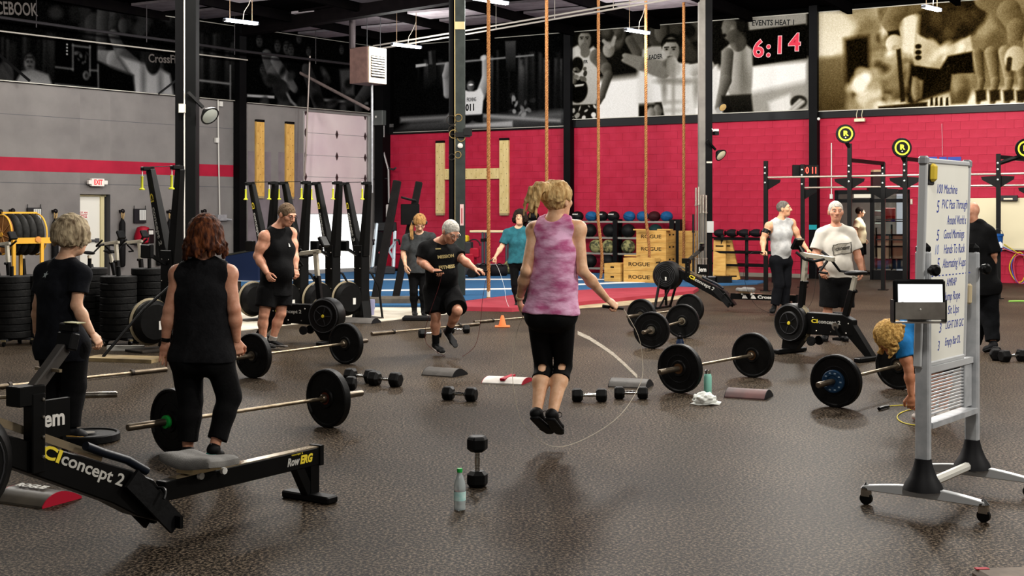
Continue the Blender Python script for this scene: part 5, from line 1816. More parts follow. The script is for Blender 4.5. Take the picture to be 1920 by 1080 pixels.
# ---------------------------------------------------------------- pull-up rig with round targets
rig = T('pull_up_rig', 'black pull-up rig with steel bars before the red wall and glass entrance', 'rig', G(1593, 551))
RC = rig.location.copy()
rigm = M('rig_black', '070707', .42, c2='0c0c0c', scale=4)
boltm = M('rig_bolt', 'b9c4be', .3, .6)
front = [(1436, 546, 2.76), (1593, 551, 3.08), (1697, 555, 2.98), (1872, 560, 2.8), (1995, 566, 2.8)]
back = [(1505, 539, 2.74), (1656, 544, 2.74), (1762, 547, 2.74), (1940, 553, 2.74)]
fp3, bp3 = [], []
for lst, out in ((front, fp3), (back, bp3)):
    for px, py, z in lst:
        g = G(px, py) - RC
        out.append((g, z))
        p_ = MB().box((g.x, g.y, z / 2), (.085, .085, z), rz=-.4).build('upright', rigm, rig, smooth=False)
        for zz in (2.3, 2.5, 2.62):
            MB().lathe([(.022, 0), (.018, .012), (0, .014)], (g.x - .03, g.y - .05, zz), (-.4, -.9, 0), 8).build('bolt', boltm, p_)
        MB().box((g.x, g.y, .01), (.2, .2, .02), rz=-.4).build('foot_plate', rigm, p_, smooth=False)
barm = M('pull_bar_steel', 'cfc6b6', .3, .7)
for lst, z in ((fp3, 2.41), (bp3, 2.22)):
    for (a, _), (b, _) in zip(lst[:-1], lst[1:]):
        MB().cyl((a.x, a.y, z), (b.x, b.y, z), .021, n=10).build('pull_up_bar', barm, rig)
        d = (b - a).normalized()
        for q, s in ((a, 1), (b, -1)):
            MB().prism([(q.x + s * d.x * .04, q.y + s * d.y * .04, z - .03), (q.x + s * d.x * .32, q.y + s * d.y * .32, z - .05), (q.x + s * d.x * .3, q.y + s * d.y * .3, z - .11), (q.x + s * d.x * .04, q.y + s * d.y * .04, z - .26)], (.015, .04, 0)).build('gusset', rigm, rig, smooth=False)
for (a, za), (b, zb) in zip(fp3[1:4], bp3[1:4]):
    MB().bar((a.x, a.y, 2.74), (b.x, b.y, 2.72), .075, .075).build('cross_beam', rigm, rig, smooth=False)
lime = M('target_lime', 'c9d83f', .45)
for px, py, dd in ((1585, 251, fp3[1][0]), (1691, 277, fp3[2][0]), (1922, 279, fp3[3][0])):
    c = P(px, py, (dd + RC).y - .1) - RC
    t_ = MB().lathe([(.19, -.02), (.195, -.01), (.195, .01), (.19, .02), (0, .02)], c, (0, -1, 0), 36).build('target_disc', rigm, rig)
    MB().lathe([(.118, .021), (.118, .026), (.15, .026), (.15, .021)], c, (0, -1, 0), 36, False).build('target_ring', lime, t_)
    text('R', .135, lime, t_, (c.x, c.y - .024, c.z + .006), bold=.007, ext=.002, width=.105)
    MB().lathe([(.014, .02), (.012, .03), (0, .031)], c + Vector((0, 0, -.075)), (0, -1, 0), 10).build('target_bolt', white, t_)
    MB().tube([(dd.x, dd.y, 2.7), (dd.x, dd.y, c.z - .28), (c.x, c.y + .03, c.z - .12)], .045, 6).build('target_neck', rigm, t_)
ck = T('digital_clock', 'black digital clock with red digits on the pull-up rig', 'clock', P(1510, 331, 28.6))
MB().box((0, 0, .13), (.58, .07, .26)).build('case', black, ck, smooth=False, bev=.008)
text('0 11', .2, M('led_red', 'ff4a3c', .4, emit=1.6), ck, (.13, -.037, .13), bold=.004, width=.24)
spk = T('wall_speaker', 'dark hanging speaker box with a tan top behind the pull-up rig', 'speaker', P(1644, 352, 29))
MB().box((0, 0, .18), (.22, .2, .36)).build('case', M('speaker_maroon', '2a1517', .6), spk, smooth=False)
MB().box((0, 0, .38), (.2, .2, .05)).build('top', M('tan_top', '9c8466', .6), spk, smooth=False)
MB().box((0, 0, -.04), (.4, .2, .08)).build('bracket', black, spk, smooth=False)

# ---------------------------------------------------------------- wall whiteboard, bucket, cables
wbw = wroot(WR, 1880, 467, 'wall_board', 'large cream whiteboard fixed to the red wall at the photo edge', 'board', .05)
m = MB()
wbox(m, WR, wbw, 1800, 371, 1990, 467, .03, .05)
m.build('panel', M('board_cream', 'ddd3b2', .4), wbw, smooth=False)
m = MB()
wbox(m, WR, wbw, 1800, 466, 1990, 469, .08, .08)
m.build('tray', M('tray_steel', 'b5ad98', .4, .5), wbw, smooth=False)
pj = wroot(WR, 1891, 376, 'board_lamp', 'small dark lamp box over the cream wall board', 'lamp', .12)  # dark projector-like box with a plain pale strip, gives off no light
MB().box((0, 0, .06), (.4, .12, .12)).build('case', dgrey, pj, smooth=False)
MB().box((-.0, -.062, .04), (.2, .006, .04)).build('glow_strip', M('strip_pale', 'd8d0b8', .3), pj, smooth=False)
bkp = P(1868, 472, 24.6)
bu = T('bucket', 'blue plastic bucket with a white house logo hanging at the rig post', 'bucket', bkp)
MB().lathe([(.1, 0), (.105, .005), (.125, .3), (.135, .3), (.135, .345), (.125, .345), (.118, .3), (.1, .02), (0, .02)], n=24).build('pail', M('bucket_blue', '1c4d8f', .45), bu)
lgm = M('logo_white', 'd9dde2', .5)
MB().prism([(-.05, -.127, .08), (.07, -.127, .08), (.07, -.127, .16), (.03, -.127, .2), (-.05, -.127, .16)], (0, -.004, 0)).build('logo', lgm, bu, smooth=False)
MB().torus((0, 0, .32), (0, 1, .3), .125, .005, 20, 5, 0, PI).build('bail', steel, bu)
for k, (c, lab) in enumerate((('c9b62d', 'yellow cable loop hanging on the red wall at the photo edge'), ('4a58a8', 'blue cable loop hanging on the red wall at the photo edge'), ('c3465a', 'pink cable loop hanging on the red wall at the photo edge'))):
    hp = wroot(WR, 1908 - 6 * k, 530, 'speed_cable', lab, 'cable', .08)
    pts = []
    for i in range(25):
        a = PI * 2 * i / 24
        pts.append((.18 * math.cos(a) + .12 * k, -.02 * k, .36 + .34 * math.sin(a) + .05 * math.sin(2 * a + k)))
    MB().tube(pts, .014, 6).build('loop', M('cable_' + c, c, .5), hp)
    MB().tube([pts[6], (pts[6][0] - .3 - .2 * k, 0, .9)], .012, 6).build('tail', M('cable_' + c, c, .5), hp)

# ---------------------------------------------------------------- lobby things seen through the glass
dl = 34.2


def lobthing(name, label, cat, x0, y0, x1, y1, mat, d=dl, th=.3, grp=None):
    a, b = P(x0, y1, d), P(x1, y0, d)
    r = T(name, label, cat, ((a.x + b.x) / 2, d, a.z), 0, grp)
    MB().box((0, 0, (b.z - a.z) / 2), (b.x - a.x, th, b.z - a.z)).build('body', mat, r, smooth=False, bev=.01)
    return r


sh = T('storage_shelf', 'black storage shelf behind the glass entrance', 'shelf', P(1668, 512, dl))
for y in (415, 440, 462, 486):
    z = P(0, y, dl).z - sh.location.z
    MB().box((0, 0, z), (.85, .4, .03)).build('shelf_board', black, sh, smooth=False)
for x in (-.41, 0, .41):
    MB().box((x, -.18, .65), (.04, .04, 1.3)).build('shelf_post', black, sh, smooth=False)
bc = M('box_cream2', 'd8cfae', .6)
for k, (x0, y0, x1, y1, m_, lab) in enumerate(((1642, 463, 1664, 485, bc, 'cream storage box on the low lobby shelf, nearest the open leaf'), (1667, 463, 1690, 485, bc, 'cream storage box on the low lobby shelf, nearest the red wall'), (1642, 441, 1664, 461, M('box_redtop', 'b94a50', .6, c2='d8cfae', scale=2.2), 'red and cream box on the middle lobby shelf, nearest the open leaf'), (1667, 441, 1690, 461, bc, 'cream box on the middle lobby shelf, nearest the red wall'),
                                          (1642, 487, 1664, 504, M('bin_blue', '2d5c88', .5), 'blue bin under the lobby shelf, nearest the open leaf'), (1667, 487, 1690, 504, M('bin_blue', ''), 'blue bin under the lobby shelf, nearest the red wall'))):
    lobthing('storage_box' if k < 4 else 'storage_bin', lab, 'box' if k < 4 else 'bin', x0, y0, x1, y1, m_)
ps = lobthing('poster', 'pink and red poster seen through the glass entrance', 'poster', 1660, 390, 1679, 414, M('poster_pink', 'd07a74', .6), 33.6, .02)
MB().box((.0, -.012, .08), (.24, .004, .1)).build('print_block', M('poster_red', 'b03a3c', .6), ps, smooth=False)
MB().box((.06, -.012, .02), (.12, .004, .08)).build('print_block', M('poster_blue', '42489a', .6), ps, smooth=False)
for x0, y0, x1, y1, lab in ((1640, 395, 1653, 405, 'pale sheet beside the pink poster, higher'), (1640, 418, 1653, 427, 'pale sheet beside the pink poster, lower')):
    lobthing('notice_sheet', lab + ' behind the glass', 'sheet', x0, y0, x1, y1, M('notice_green', 'c3d8cc', .6), 33.6, .02)

# ---------------------------------------------------------------- ball rack with medicine balls
br = wroot(WR, 1130, 512, 'ball_rack', 'black shelf rack of medicine balls along the red wall', 'rack', .45)
br.location.z = 0
x0_, x1_ = wl(WR, br, 985, 450, .45)[0], wl(WR, br, 1275, 450, .45)[0]
xm = wl(WR, br, 1157, 450, .45)[0]
shelfm = M('rack_shelf', '9d988e', .4, .5)
zs = (.14, .55, .98, 1.42)
for z in zs:
    for xa, xb in ((x0_, xm), (xm, x1_)):
        MB().box(((xa + xb) / 2, -.1, z), (xb - xa - .14, .03, .05)).box(((xa + xb) / 2, .18, z), (xb - xa - .14, .03, .05)).build('shelf_rail', shelfm, br, smooth=False)
for x in (x0_, xm, x1_ - .18, x1_):
    MB().box((x, -.1, .74), (.13, .09, 1.5)).box((x, .2, .74), (.1, .08, 1.5)).build('upright', rigm, br, smooth=False)
ballc = {'k': M('ball_black', '0a0a0b', .55, c2='121213', scale=10), 'b': M('ball_blue', '1d5a8c', .55, c2='174a75', scale=10), 'r': M('ball_maroon', '3a1518', .55), 't': M('ball_teal', '16302f', .5), 'c': M('ball_camo', '3d3f2c', .6, c2='8f8a5c', scale=9, lo=.45, hi=.55)}
words = {'k': 'black', 'b': 'blue', 'r': 'maroon', 't': 'dark teal', 'c': 'camouflage'}
rows = ((3, ((1000, 'k'), (1083, 'k'), (1109, 'b'), (1129, 'k'), (1150, 'k'), (1180, 'b'), (1205, 'b'), (1227, 'r'), (1250, 'b')), 'top'), (2, ((1106, 'k'), (1143, 'k'), (1178, 'k'), (1229, 't')), 'second'), (1, ((1118, 'c'), (1141, 'c'), (1178, 'c')), 'third'), (0, ((1106, 'k'), (1140, 'k')), 'lowest'))
ball0 = None
ordn = ('first', 'second', 'third', 'fourth', 'fifth')
for lv, items, nm in rows:
    cnt = {}
    for px, c in items:
        r_ = .165 if lv == 3 else .19
        loc = WR.at(WR.uv(px, 440, .49)[0], zs[lv] + .005, .49)
        n_ = cnt.get(c, 0)
        cnt[c] = n_ + 1
        tot = sum(1 for i in items if i[1] == c)
        lab = '%s medicine ball on the %s shelf of the ball rack' % (words[c], nm) if tot == 1 else '%s %s medicine ball from the roll-up door side on the %s rack shelf' % (ordn[n_], words[c], nm)
        b = T('medicine_ball', lab, 'ball', loc, WR.rz, 'medicine balls')
        hz = r_ * (.86 if lv == 3 else 1)
        o = MB().ell((0, 0, hz), (r_ * 1.03, r_, hz), n=24, m=16).build('ball', ballc[c], b)
        o.rotation_euler = (0, 0, px * .7)
        MB().torus((0, 0, hz), (.3, 0, 1), r_ * 1.005, .004, 28, 5).build('seam', M('seam_dark', '0a0a0b', .6), b)
        if px in (1083, 1129, 1150):
            text('dynamax'[:3].upper() if False else 'WOD'[:0] or 'ROGUE', .05, M('decal_white', ''), b, (0, -r_ * .93, hz * 1.4), (PI / 2 - .5, 0, 0), bold=.002, width=.16)

# ---------------------------------------------------------------- plywood jump boxes
plym = M('plywood', 'd0a65e', .6, c2='b98b47', scale=3, bump=.1, bscale=14, stretch=(1, 1, 5))
inkb = M('stencil_ink', '3a2a1a', .7)


def jump_box(loc, w_, dp, h, label, txt=True, holes_front=False):
    r = T('jump_box', label, 'box', loc, WR.rz, 'plywood jump boxes')
    t_ = .018
    MB().box((w_ / 2, t_ / 2, h / 2), (w_, t_, h - .004)).build('front_board', plym, r, smooth=False)
    MB().box((w_ / 2, dp - t_ / 2, h / 2), (w_, t_, h - .004)).build('rear_board', plym, r, smooth=False)
    for x in (t_ / 2, w_ - t_ / 2):
        MB().box((x, dp / 2, h / 2), (t_, dp - 2 * t_, h - .004)).build('end_board', plym, r, smooth=False)
    MB().box((w_ / 2, dp / 2, h - t_ / 2 - .001), (w_ - .002, dp - .002, t_)).build('top_board', plym, r, smooth=False)
    if txt:
        text('ROGUE', h * .42, inkb, r, (w_ * .5, -.002, h * .5), bold=.002, width=w_ * .68)
    hs = MB()
    if holes_front:
        hs.box((w_ / 2, -.001, h * .62), (.09, .004, .035))
    else:
        hs.box((w_ + .001, dp * .38, h * .66), (.004, .1, .04)).box((w_ + .001, dp * .74, h * .66), (.004, .1, .04))
    for i in range(0, len(hs.v), 8):
        q = MB()
        q.add(hs.v[i:i + 8], [tuple(k - i for k in f) for f in hs.f[i // 8 * 6:i // 8 * 6 + 6]])
        q.build('hand_hole', M('hole_dark', '1b120a', .9), r, smooth=False)
    return r


bb = G(1193, 524)
for k, nm in enumerate(('lowest', 'second from the floor', 'third from the floor', 'topmost')):
    jump_box(bb + Vector((0, 0, k * .306)), .8, .62, .304, 'wooden jump box with ROGUE stencil in the tall stack, ' + nm)
fb = G(1169, 531)
for k, nm in enumerate(('lower', 'upper')):
    jump_box(fb + Vector((0, 0, k * .302)), .8, .34, .3, 'wooden jump box with ROGUE stencil in the low front stack, ' + nm)
lb_ = G(1133, 530)
for k, nm in enumerate(('lower', 'upper')):
    jump_box(lb_ + Vector((0, 0, k * .232)), .42, .6, .23, 'plain wooden jump box with a hand slot beside the low front stack, ' + nm, False, True)
rb2 = bb + Vector((WR.u.x * .86 + .05, WR.u.y * .86, 0)) + Vector((.27, .47, 0))
for k, nm in enumerate(('lowest', 'second from the floor', 'third from the floor', 'topmost')):
    jump_box(rb2 + Vector((0, 0, k * .304)), .36, .6, .302, 'plain wooden jump box behind the vertical barbells, ' + nm, False)
for k, (px, zz) in enumerate(((1195, 1.224), (1240, 1.224), (1178, .604))):
    o = P(px, 430, 31.6 if zz > 1 else 31.0)
    q = T('wood_offcut', ('pale wood offcut on the tall box stack, nearer its stencilled end', 'pale wood offcut on the tall box stack, nearer the barbells', 'pale wood offcut on the low front box stack')[k], 'wood', (o.x + .1, o.y + .05, zz), WR.rz)
    MB().box((0, 0, .02), (.35, .2, .035)).build('board', plym, q, smooth=False, bev=.006)

# ---------------------------------------------------------------- vertical barbell stand at the taupe column
cb3 = G(1322, 531)
vs_ = T('barbell_stand', 'black floor stand for upright barbells around the taupe column', 'stand', cb3 + Vector((.02, -.3, 0)))
MB().box((-.15, 0, .09), (.6, .34, .16)).box((.37, .1, .09), (.36, .4, .18)).build('base_box', rigm, vs_, smooth=False, bev=.01)
MB().box((-.15, 0, .172), (.62, .36, .008)).build('top_plate', greym, vs_, smooth=False)
for k, (px, top) in enumerate(((1300, 402), (1305, 352), (1310, 350), (1314, 366), (1318.5, 365), (1324, 366))):
    d = cb3.y - .3 + (.06 if k % 2 else -.04)
    p_ = P(px, 500, d)
    ztop = P(0, top, d).z
    L_ = ztop - .18
    r = T('upright_barbell', 'steel barbell standing upright in the stand by the taupe column, %s from the box stack' % ('first', 'second', 'third', 'fourth', 'fifth', 'sixth')[k], 'barbell', (p_.x, p_.y, .18), 0, 'upright barbells')
    sm = M('sleeve_bright', 'cfc8ba', .25, .9) if k else M('sleeve_black', '1b1b1c', .4)
    MB().cyl((0, 0, .4), (0, 0, L_ - .4), .0155, n=10).build('shaft', M('shaft_bright', 'a9a294', .3, .9) if k else dgrey, r)
    for a, b in ((0, .41), (L_ - .41, L_)):
        MB().cyl((0, 0, a), (0, 0, b), .026, n=12).build('sleeve', sm, r)
    for z in (.41, L_ - .41):
        MB().cyl((0, 0, z - .015), (0, 0, z + .015), .036, n=12).build('collar_ring', sm, r)

# ---------------------------------------------------------------- storage frame, leaning boards, sandbags right of the column
sf = T('storage_rack', 'black storage rack of bars along the red wall past the taupe column', 'frame', P(1395, 525, 31.4))
sf.location.z = 0
for px, d in ((1354, 31.4), (1400, 31.0), (1450, 30.6)):
    x = P(px, 450, d).x - sf.location.x
    MB().box((x, d - sf.location.y, .56), (.07, .07, 1.12)).build('upright', rigm, sf, smooth=False)
for y in (448, 473, 497):
    z = P(0, y, 31.2).z
    a, b = P(1338, y, 31.5), P(1470, y, 30.4)
    MB().bar((a.x - sf.location.x, a.y - sf.location.y - .06, z), (b.x - sf.location.x, b.y - sf.location.y - .06, z), .035, .06).build('rail', rigm, sf, smooth=False)
    MB().bar((a.x - sf.location.x, a.y - sf.location.y + .3, z + .02), (b.x - sf.location.x, b.y - sf.location.y + .3, z + .02), .03, .04).build('rail', rigm, sf, smooth=False)
for k, px in enumerate((1352, 1375, 1398, 1420, 1441)):
    p_ = P(px, 448, 31.4 - .008 * (px - 1352))
    p_.y += .12
    r = T('sandbag', 'black sandbag with red handle on the storage rack, %s from the taupe column' % ordn[k], 'sandbag', p_ + Vector((0, 0, .05)), WR.rz, 'sandbags')
    MB().ell((0, 0, .09), (.16, .2, .1), n=16, m=8).build('bag_body', M('bag_black2', '161417', .7), r)
    MB().torus((.13, -.05, .1), (1, 0, 0), .06, .012, 12, 5).build('handle', redm, r)
for px, x2, lean, lab in ((1349, 26, 0.1, 'upright pale plywood board leaning in the storage rack'), (1377, 22, .4, 'pale plywood board with slots leaning forward against the storage rack')):
    p_ = G(px, 527)
    r = T('leaning_board', lab, 'board', p_, WR.rz)
    h = 1.0
    top = Vector((-lean * .8, .25, h))
    MB().bar((0, 0, .0), top, .32, .05, (0, 1, 0)).build('board', plym, r, smooth=False)
    for f in (.12, .85):
        q = top * f
        MB().box((q.x, q.y - .036, q.z), (.2, .012, .03)).build('slot', M('hole_dark', ''), r, smooth=False)

# ---------------------------------------------------------------- climber, red pad, treadmill, foam block, parallel bars, small things by the wall
cl_ = T('climber_machine', 'leaning black climber machine with two tall posts on a grey base', 'climbing machine', G(735, 571))
c = cl_.location.copy()
pm_ = M('climber_foam', '0d0b0b', .75, c2='141212', scale=8, bump=.2)
d0 = c.y
MB().bar(P(704, 560, d0) - c, P(745, 339, d0 + .25) - c, .15, .13, (0, 1, 0)).build('post', pm_, cl_, smooth=False, bev=.015)
MB().bar(P(742, 558, d0 + .3) - c, P(786, 341, d0 + .55) - c, .13, .12, (0, 1, 0)).build('post', pm_, cl_, smooth=False, bev=.015)
MB().box((.17, .1, .07), (1.25, .4, .14)).build('base', M('climber_base', '6b6358', .7, c2='554f47', scale=6), cl_, smooth=False, bev=.03)
MB().box(P(769, 402, d0 + .2) - c, (.34, .06, .38)).build('board', black, cl_, smooth=False, bev=.01)
MB().tube([P(779, 376, d0 + .4) - c, P(768, 374, d0 + .2) - c, P(753, 370, d0 + .05) - c], .022, 8).build('handle', rubber, cl_)
rp = T('vinyl_pad', 'red vinyl crash pad behind the grey shirted woman', 'pad', G(754, 510) + Vector((0, 0, .03)), WR.rz)
MB().box((0, 0, .28), (1.25, .5, .42)).build('pad', redm, rp, smooth=False, bev=.04)
MB().box((0, -.02, .51), (1.27, .5, .06)).build('top_panel', M('red_vinyl_light', 'b9203a', .45), rp, smooth=False, bev=.02)
MB().box((0, 0, .03), (1.1, .4, .06)).build('base', black, rp, smooth=False)
tm = T('treadmill', 'pale framed treadmill with black arms beside the bright roll-up screen', 'treadmill', G(722, 514) + Vector((-.05, -.25, .03)), .25)
MB().box((.0, 0, .1), (.55, 1.0, .18)).build('deck', dgrey, tm, smooth=False, bev=.02)
paleb = M('treadmill_pale', 'aebac2', .35, .2)
MB().bar((-.27, 0, .15), (-.12, .2, 1.35), .16, .08).build('upright', paleb, tm, smooth=False, bev=.02)
MB().bar((.3, 0, .15), (.38, .2, 1.2), .12, .08).build('upright', paleb, tm, smooth=False, bev=.02)
MB().box((.12, .2, 1.25), (.6, .1, .26), R=Matrix.Rotation(-.3, 3, 'X')).build('console', black, tm, smooth=False, bev=.02)
MB().tube([(-.2, .1, .9), (-.3, -.3, .9), (-.3, -.45, .8)], .03, 8).tube([(.35, .1, .9), (.4, -.3, .9), (.4, -.45, .8)], .03, 8).build('arm_rail', black, tm)
MB().bar((.1, .1, .5), (.35, .0, .85), .05, .05).bar((.1, .1, .8), (.3, .0, .4), .05, .05).build('lever', paleb, tm, smooth=False)
fb_ = T('foam_block', 'dark olive and navy foam block on the turf beside the grey wall', 'block', G(462, 528) + Vector((.05, .2, .03)), WR.rz + .2)
MB().prism([(-.45, -.4, 0), (.45, -.4, 0), (.45, -.4, .74), (-.45, -.4, .58)], (0, .9, 0)).build('block', M('foam_navy', '17233f', .7), fb_, smooth=False)
MB().prism([(-.46, -.41, .585), (.46, -.41, .745), (.46, -.41, .79), (-.46, -.41, .63)], (0, .92, 0)).build('top_panel', M('foam_olive', '3a3a31', .8, c2='2e2e28', scale=6), fb_, smooth=False)
pb = T('parallel_bars', 'low parallel bars with pale wooden rails before the red wall', 'bars', G(912, 515) + Vector((0, 0, .03)), WR.rz + .35)
for y in (0, .45):
    MB().cyl((-.45, y, 1.13), (.85, y, 1.13), .035, n=12).build('rail', M('rail_wood', 'd9c39a', .5), pb)
    for x in (-.1, .55):
        q = MB().cyl((x, y, 0), (x, y, 1.12), .035, n=10).build('post', M('post_grey', '4a4c52', .4, .4), pb)
        MB().box((x, y, .9), (.1, .1, .08)).build('clamp', black, q, smooth=False)
for x in (-.1, .55):
    MB().box((x, .22, .03), (.08, .9, .06)).build('foot', M('post_grey', ''), pb, smooth=False)
cbll = T('medicine_ball', 'camouflage ball on the turf beside the teal shirted woman', 'ball', G(957, 516) + Vector((0, -.1, .03)))
MB().ell((0, 0, .19), (.19, .19, .19), n=24, m=16).build('ball', ballc['c'], cbll)
for px, lab in ((905, 'black duffel bag on the turf before the parallel bars, nearer the rope'), (935, 'black duffel bag on the turf beside the camouflage ball')):
    dbg = T('duffel_bag', lab, 'bag', G(px, 519) + Vector((0, -.1, .03)), .2)
    MB().lathe([(.0, -.24), (.12, -.22), (.15, -.18), (.15, .18), (.12, .22), (0, .24)], (0, 0, .14), (1, 0, 0), 16).build('bag_body', M('bag_black2', ''), dbg)
    MB().torus((0, -.1, .22), (0, 1, 0), .1, .012, 14, 5, 0, PI).build('handle', black, dbg)
rm = T('air_compressor', 'red and yellow compressor machine behind the skipping man in black', 'machine', G(876, 522) + Vector((0, 0, .03)), -.2)
MB().box((0, 0, .45), (.42, .4, .3)).box((.2, -.05, .62), (.25, .2, .25)).build('body', redm, rm, smooth=False, bev=.03)
MB().box((-.12, 0, .98), (.3, .25, .17)).build('yellow_tank', M('machine_yellow', 'c9a928', .5), rm, smooth=False, bev=.03)
MB().box((-.05, 0, .75), (.35, .3, .3)).box((0, 0, .2), (.5, .45, .26)).build('motor', dgrey, rm, smooth=False, bev=.02)
MB().torus((.2, -.1, .8), (0, 1, 0), .16, .02, 16, 6, 0, PI).build('hose', M('hose_dark', '2b1a1c', .5), rm)
for y in (-.25, .25):
    MB().cyl((.18, y - .03, .12), (.18, y + .03, .12), .12, n=16).build('wheel', rubber, rm)
sl = T('steel_rack', 'low grey bench at the wall end of the turf behind the parallel bars', 'bench', G(935, 508) + Vector((0, .25, .03)), WR.rz)
MB().box((0, 0, .1), (1.5, .25, .12)).build('bench_top', greym, sl, smooth=False)
MB().box((-.6, 0, .03), (.08, .2, .06)).build('leg', greym, sl, smooth=False)
MB().box((.6, 0, .03), (.08, .2, .06)).build('leg', greym, sl, smooth=False)

# ---------------------------------------------------------------- stacks of bumper plates on dollies
plate0 = None
stk = 0
for px, py, n, lab, offs in ((22, 646, 9, 'black bumper plate in the stack at the photo edge', 0), (78, 642, 9, 'black bumper plate in the stack behind the grey haired woman', 0), (168, 640, 10, 'black bumper plate in the stack before the cream door', 0),
                             (222, 646, 9, 'black bumper plate in the stack beside the grey haired woman', 0), (280, 641, 10, 'black bumper plate in the stack against the nearest ski machine', 0)):
    g = G(px, py)
    dl_ = T('plate_dolly', ('wheeled plate dolly at the photo edge', 'wheeled plate dolly behind the grey haired woman', 'wheeled plate dolly before the cream door', 'wheeled plate dolly beside the hand of the grey haired woman', 'wheeled plate dolly by the nearest ski machine')[stk], 'dolly', g, .3 * stk, 'plate dollies')
    MB().box((0, 0, .075), (.5, .07, .03)).box((0, 0, .075), (.07, .5, .03)).build('cross_frame', dgrey, dl_, smooth=False)
    MB().cyl((0, 0, .09), (0, 0, .09 + n * .086 + .12), .024, n=10).build('spindle', black, dl_)
    for k in range(4):
        a = PI / 2 * k
        q = MB().cyl((.25 * math.cos(a) - .012, .25 * math.sin(a), .033), (.25 * math.cos(a) + .012, .25 * math.sin(a), .033), .033, n=10).build('caster', black, dl_)
        MB().box((.25 * math.cos(a), .25 * math.sin(a), .068), (.05, .05, .02)).build('caster_plate', M('caster_brass', '8f8263', .4, .6), q, smooth=False)
    for k in range(n):
        lab_ = lab.replace('black', ('lowest', 'second lowest', 'third lowest', 'fourth lowest', 'fifth', 'sixth', 'seventh', 'eighth', 'ninth')[k] + ' black') if k < n - 1 else lab.replace('black', 'topmost black')
        rr_ = random.Random(stk * 50 + k)
        loc = g + Vector((rr_.uniform(-.006, .006), rr_.uniform(-.006, .006), .09 + .043 + k * .086))
        if plate0 is None:
            plate0 = T('bumper_plate', lab_, 'weight plate', loc, 0, lab.replace('black bumper plate in', 'bumper plates of'))
            MB().lathe([(.03, -.03), (.075, -.03), (.085, -.04), (.2, -.04), (.218, -.041), (.225, -.033), (.225, .033), (.218, .041), (.2, .04), (.085, .04), (.075, .03), (.03, .03)], n=28).build('disc', rubber2, plate0)
            MB().lathe([(.026, -.031), (.05, -.031), (.05, .031), (.026, .031)], n=14).build('hub', dgrey, plate0)
        else:
            dup(plate0, loc, rr_.uniform(0, 6), lab_, group=lab.replace('black bumper plate in', 'bumper plates of'))
    stk += 1

# ---------------------------------------------------------------- yellow reel of tyres
rl = T('tyre_reel', 'yellow framed wooden reel holding four black tyres behind the bikes', 'reel', P(6, 560, 21.6), .85)
rl.location.z = 0
RZ = 1.29
MB().lathe([(.0, -.02), (.33, -.02), (.33, .02), (0, .02)], (0, 0, RZ), (1, 0, 0), 36).build('wood_disc', M('reel_wood', '9a6a3c', .6, c2='74471f', scale=5), rl)
yo = M('reel_yellow', 'e0a93c', .45)
MB().torus((-.02, 0, RZ), (1, 0, 0), .335, .014, 36, 6).build('rim', yo, rl)
for k in range(4):
    a = PI * k / 4 + .2
    MB().bar((-.025, math.cos(a) * .32, RZ + math.sin(a) * .32), (-.025, -math.cos(a) * .32, RZ - math.sin(a) * .32), .012, .01).build('spoke', M('spoke_tan', 'b98a55', .5), rl, smooth=False)
MB().cyl((-.04, 0, RZ), (.62, 0, RZ), .04, n=12).build('axle', yo, rl)
for k in range(4):
    MB().torus((.12 + .13 * k, 0, RZ), (1, 0, 0), .285, .075, 36, 10).build('tyre', M('tyre_black', '141413', .6, c2='232220', scale=20), rl)
MB().torus((.6, 0, RZ), (1, 0, 0), .35, .014, 36, 6).build('rim', yo, rl)
MB().bar((-.02, 0, RZ + .37), (.6, 0, RZ + .37), .05, .03).build('top_bar', yo, rl, smooth=False)
MB().bar((-.02, -.36, RZ - .1), (.66, -.36, RZ - .1), .1, .03, (0, 1, 0)).build('front_bar', yo, rl, smooth=False)
MB().lathe([(.05, 0), (.05, .02), (0, .022)], (.42, -.38, RZ - .08), (0, -1, 0), 14).build('latch', M('latch_orange', 'cf8a45', .5), rl)
for x in (.0, .5):
    for y in (-.36, .36):
        MB().bar((x, y, RZ - .12), (x, y, 0.0), .05, .05).build('stand_leg', yo, rl, smooth=False)

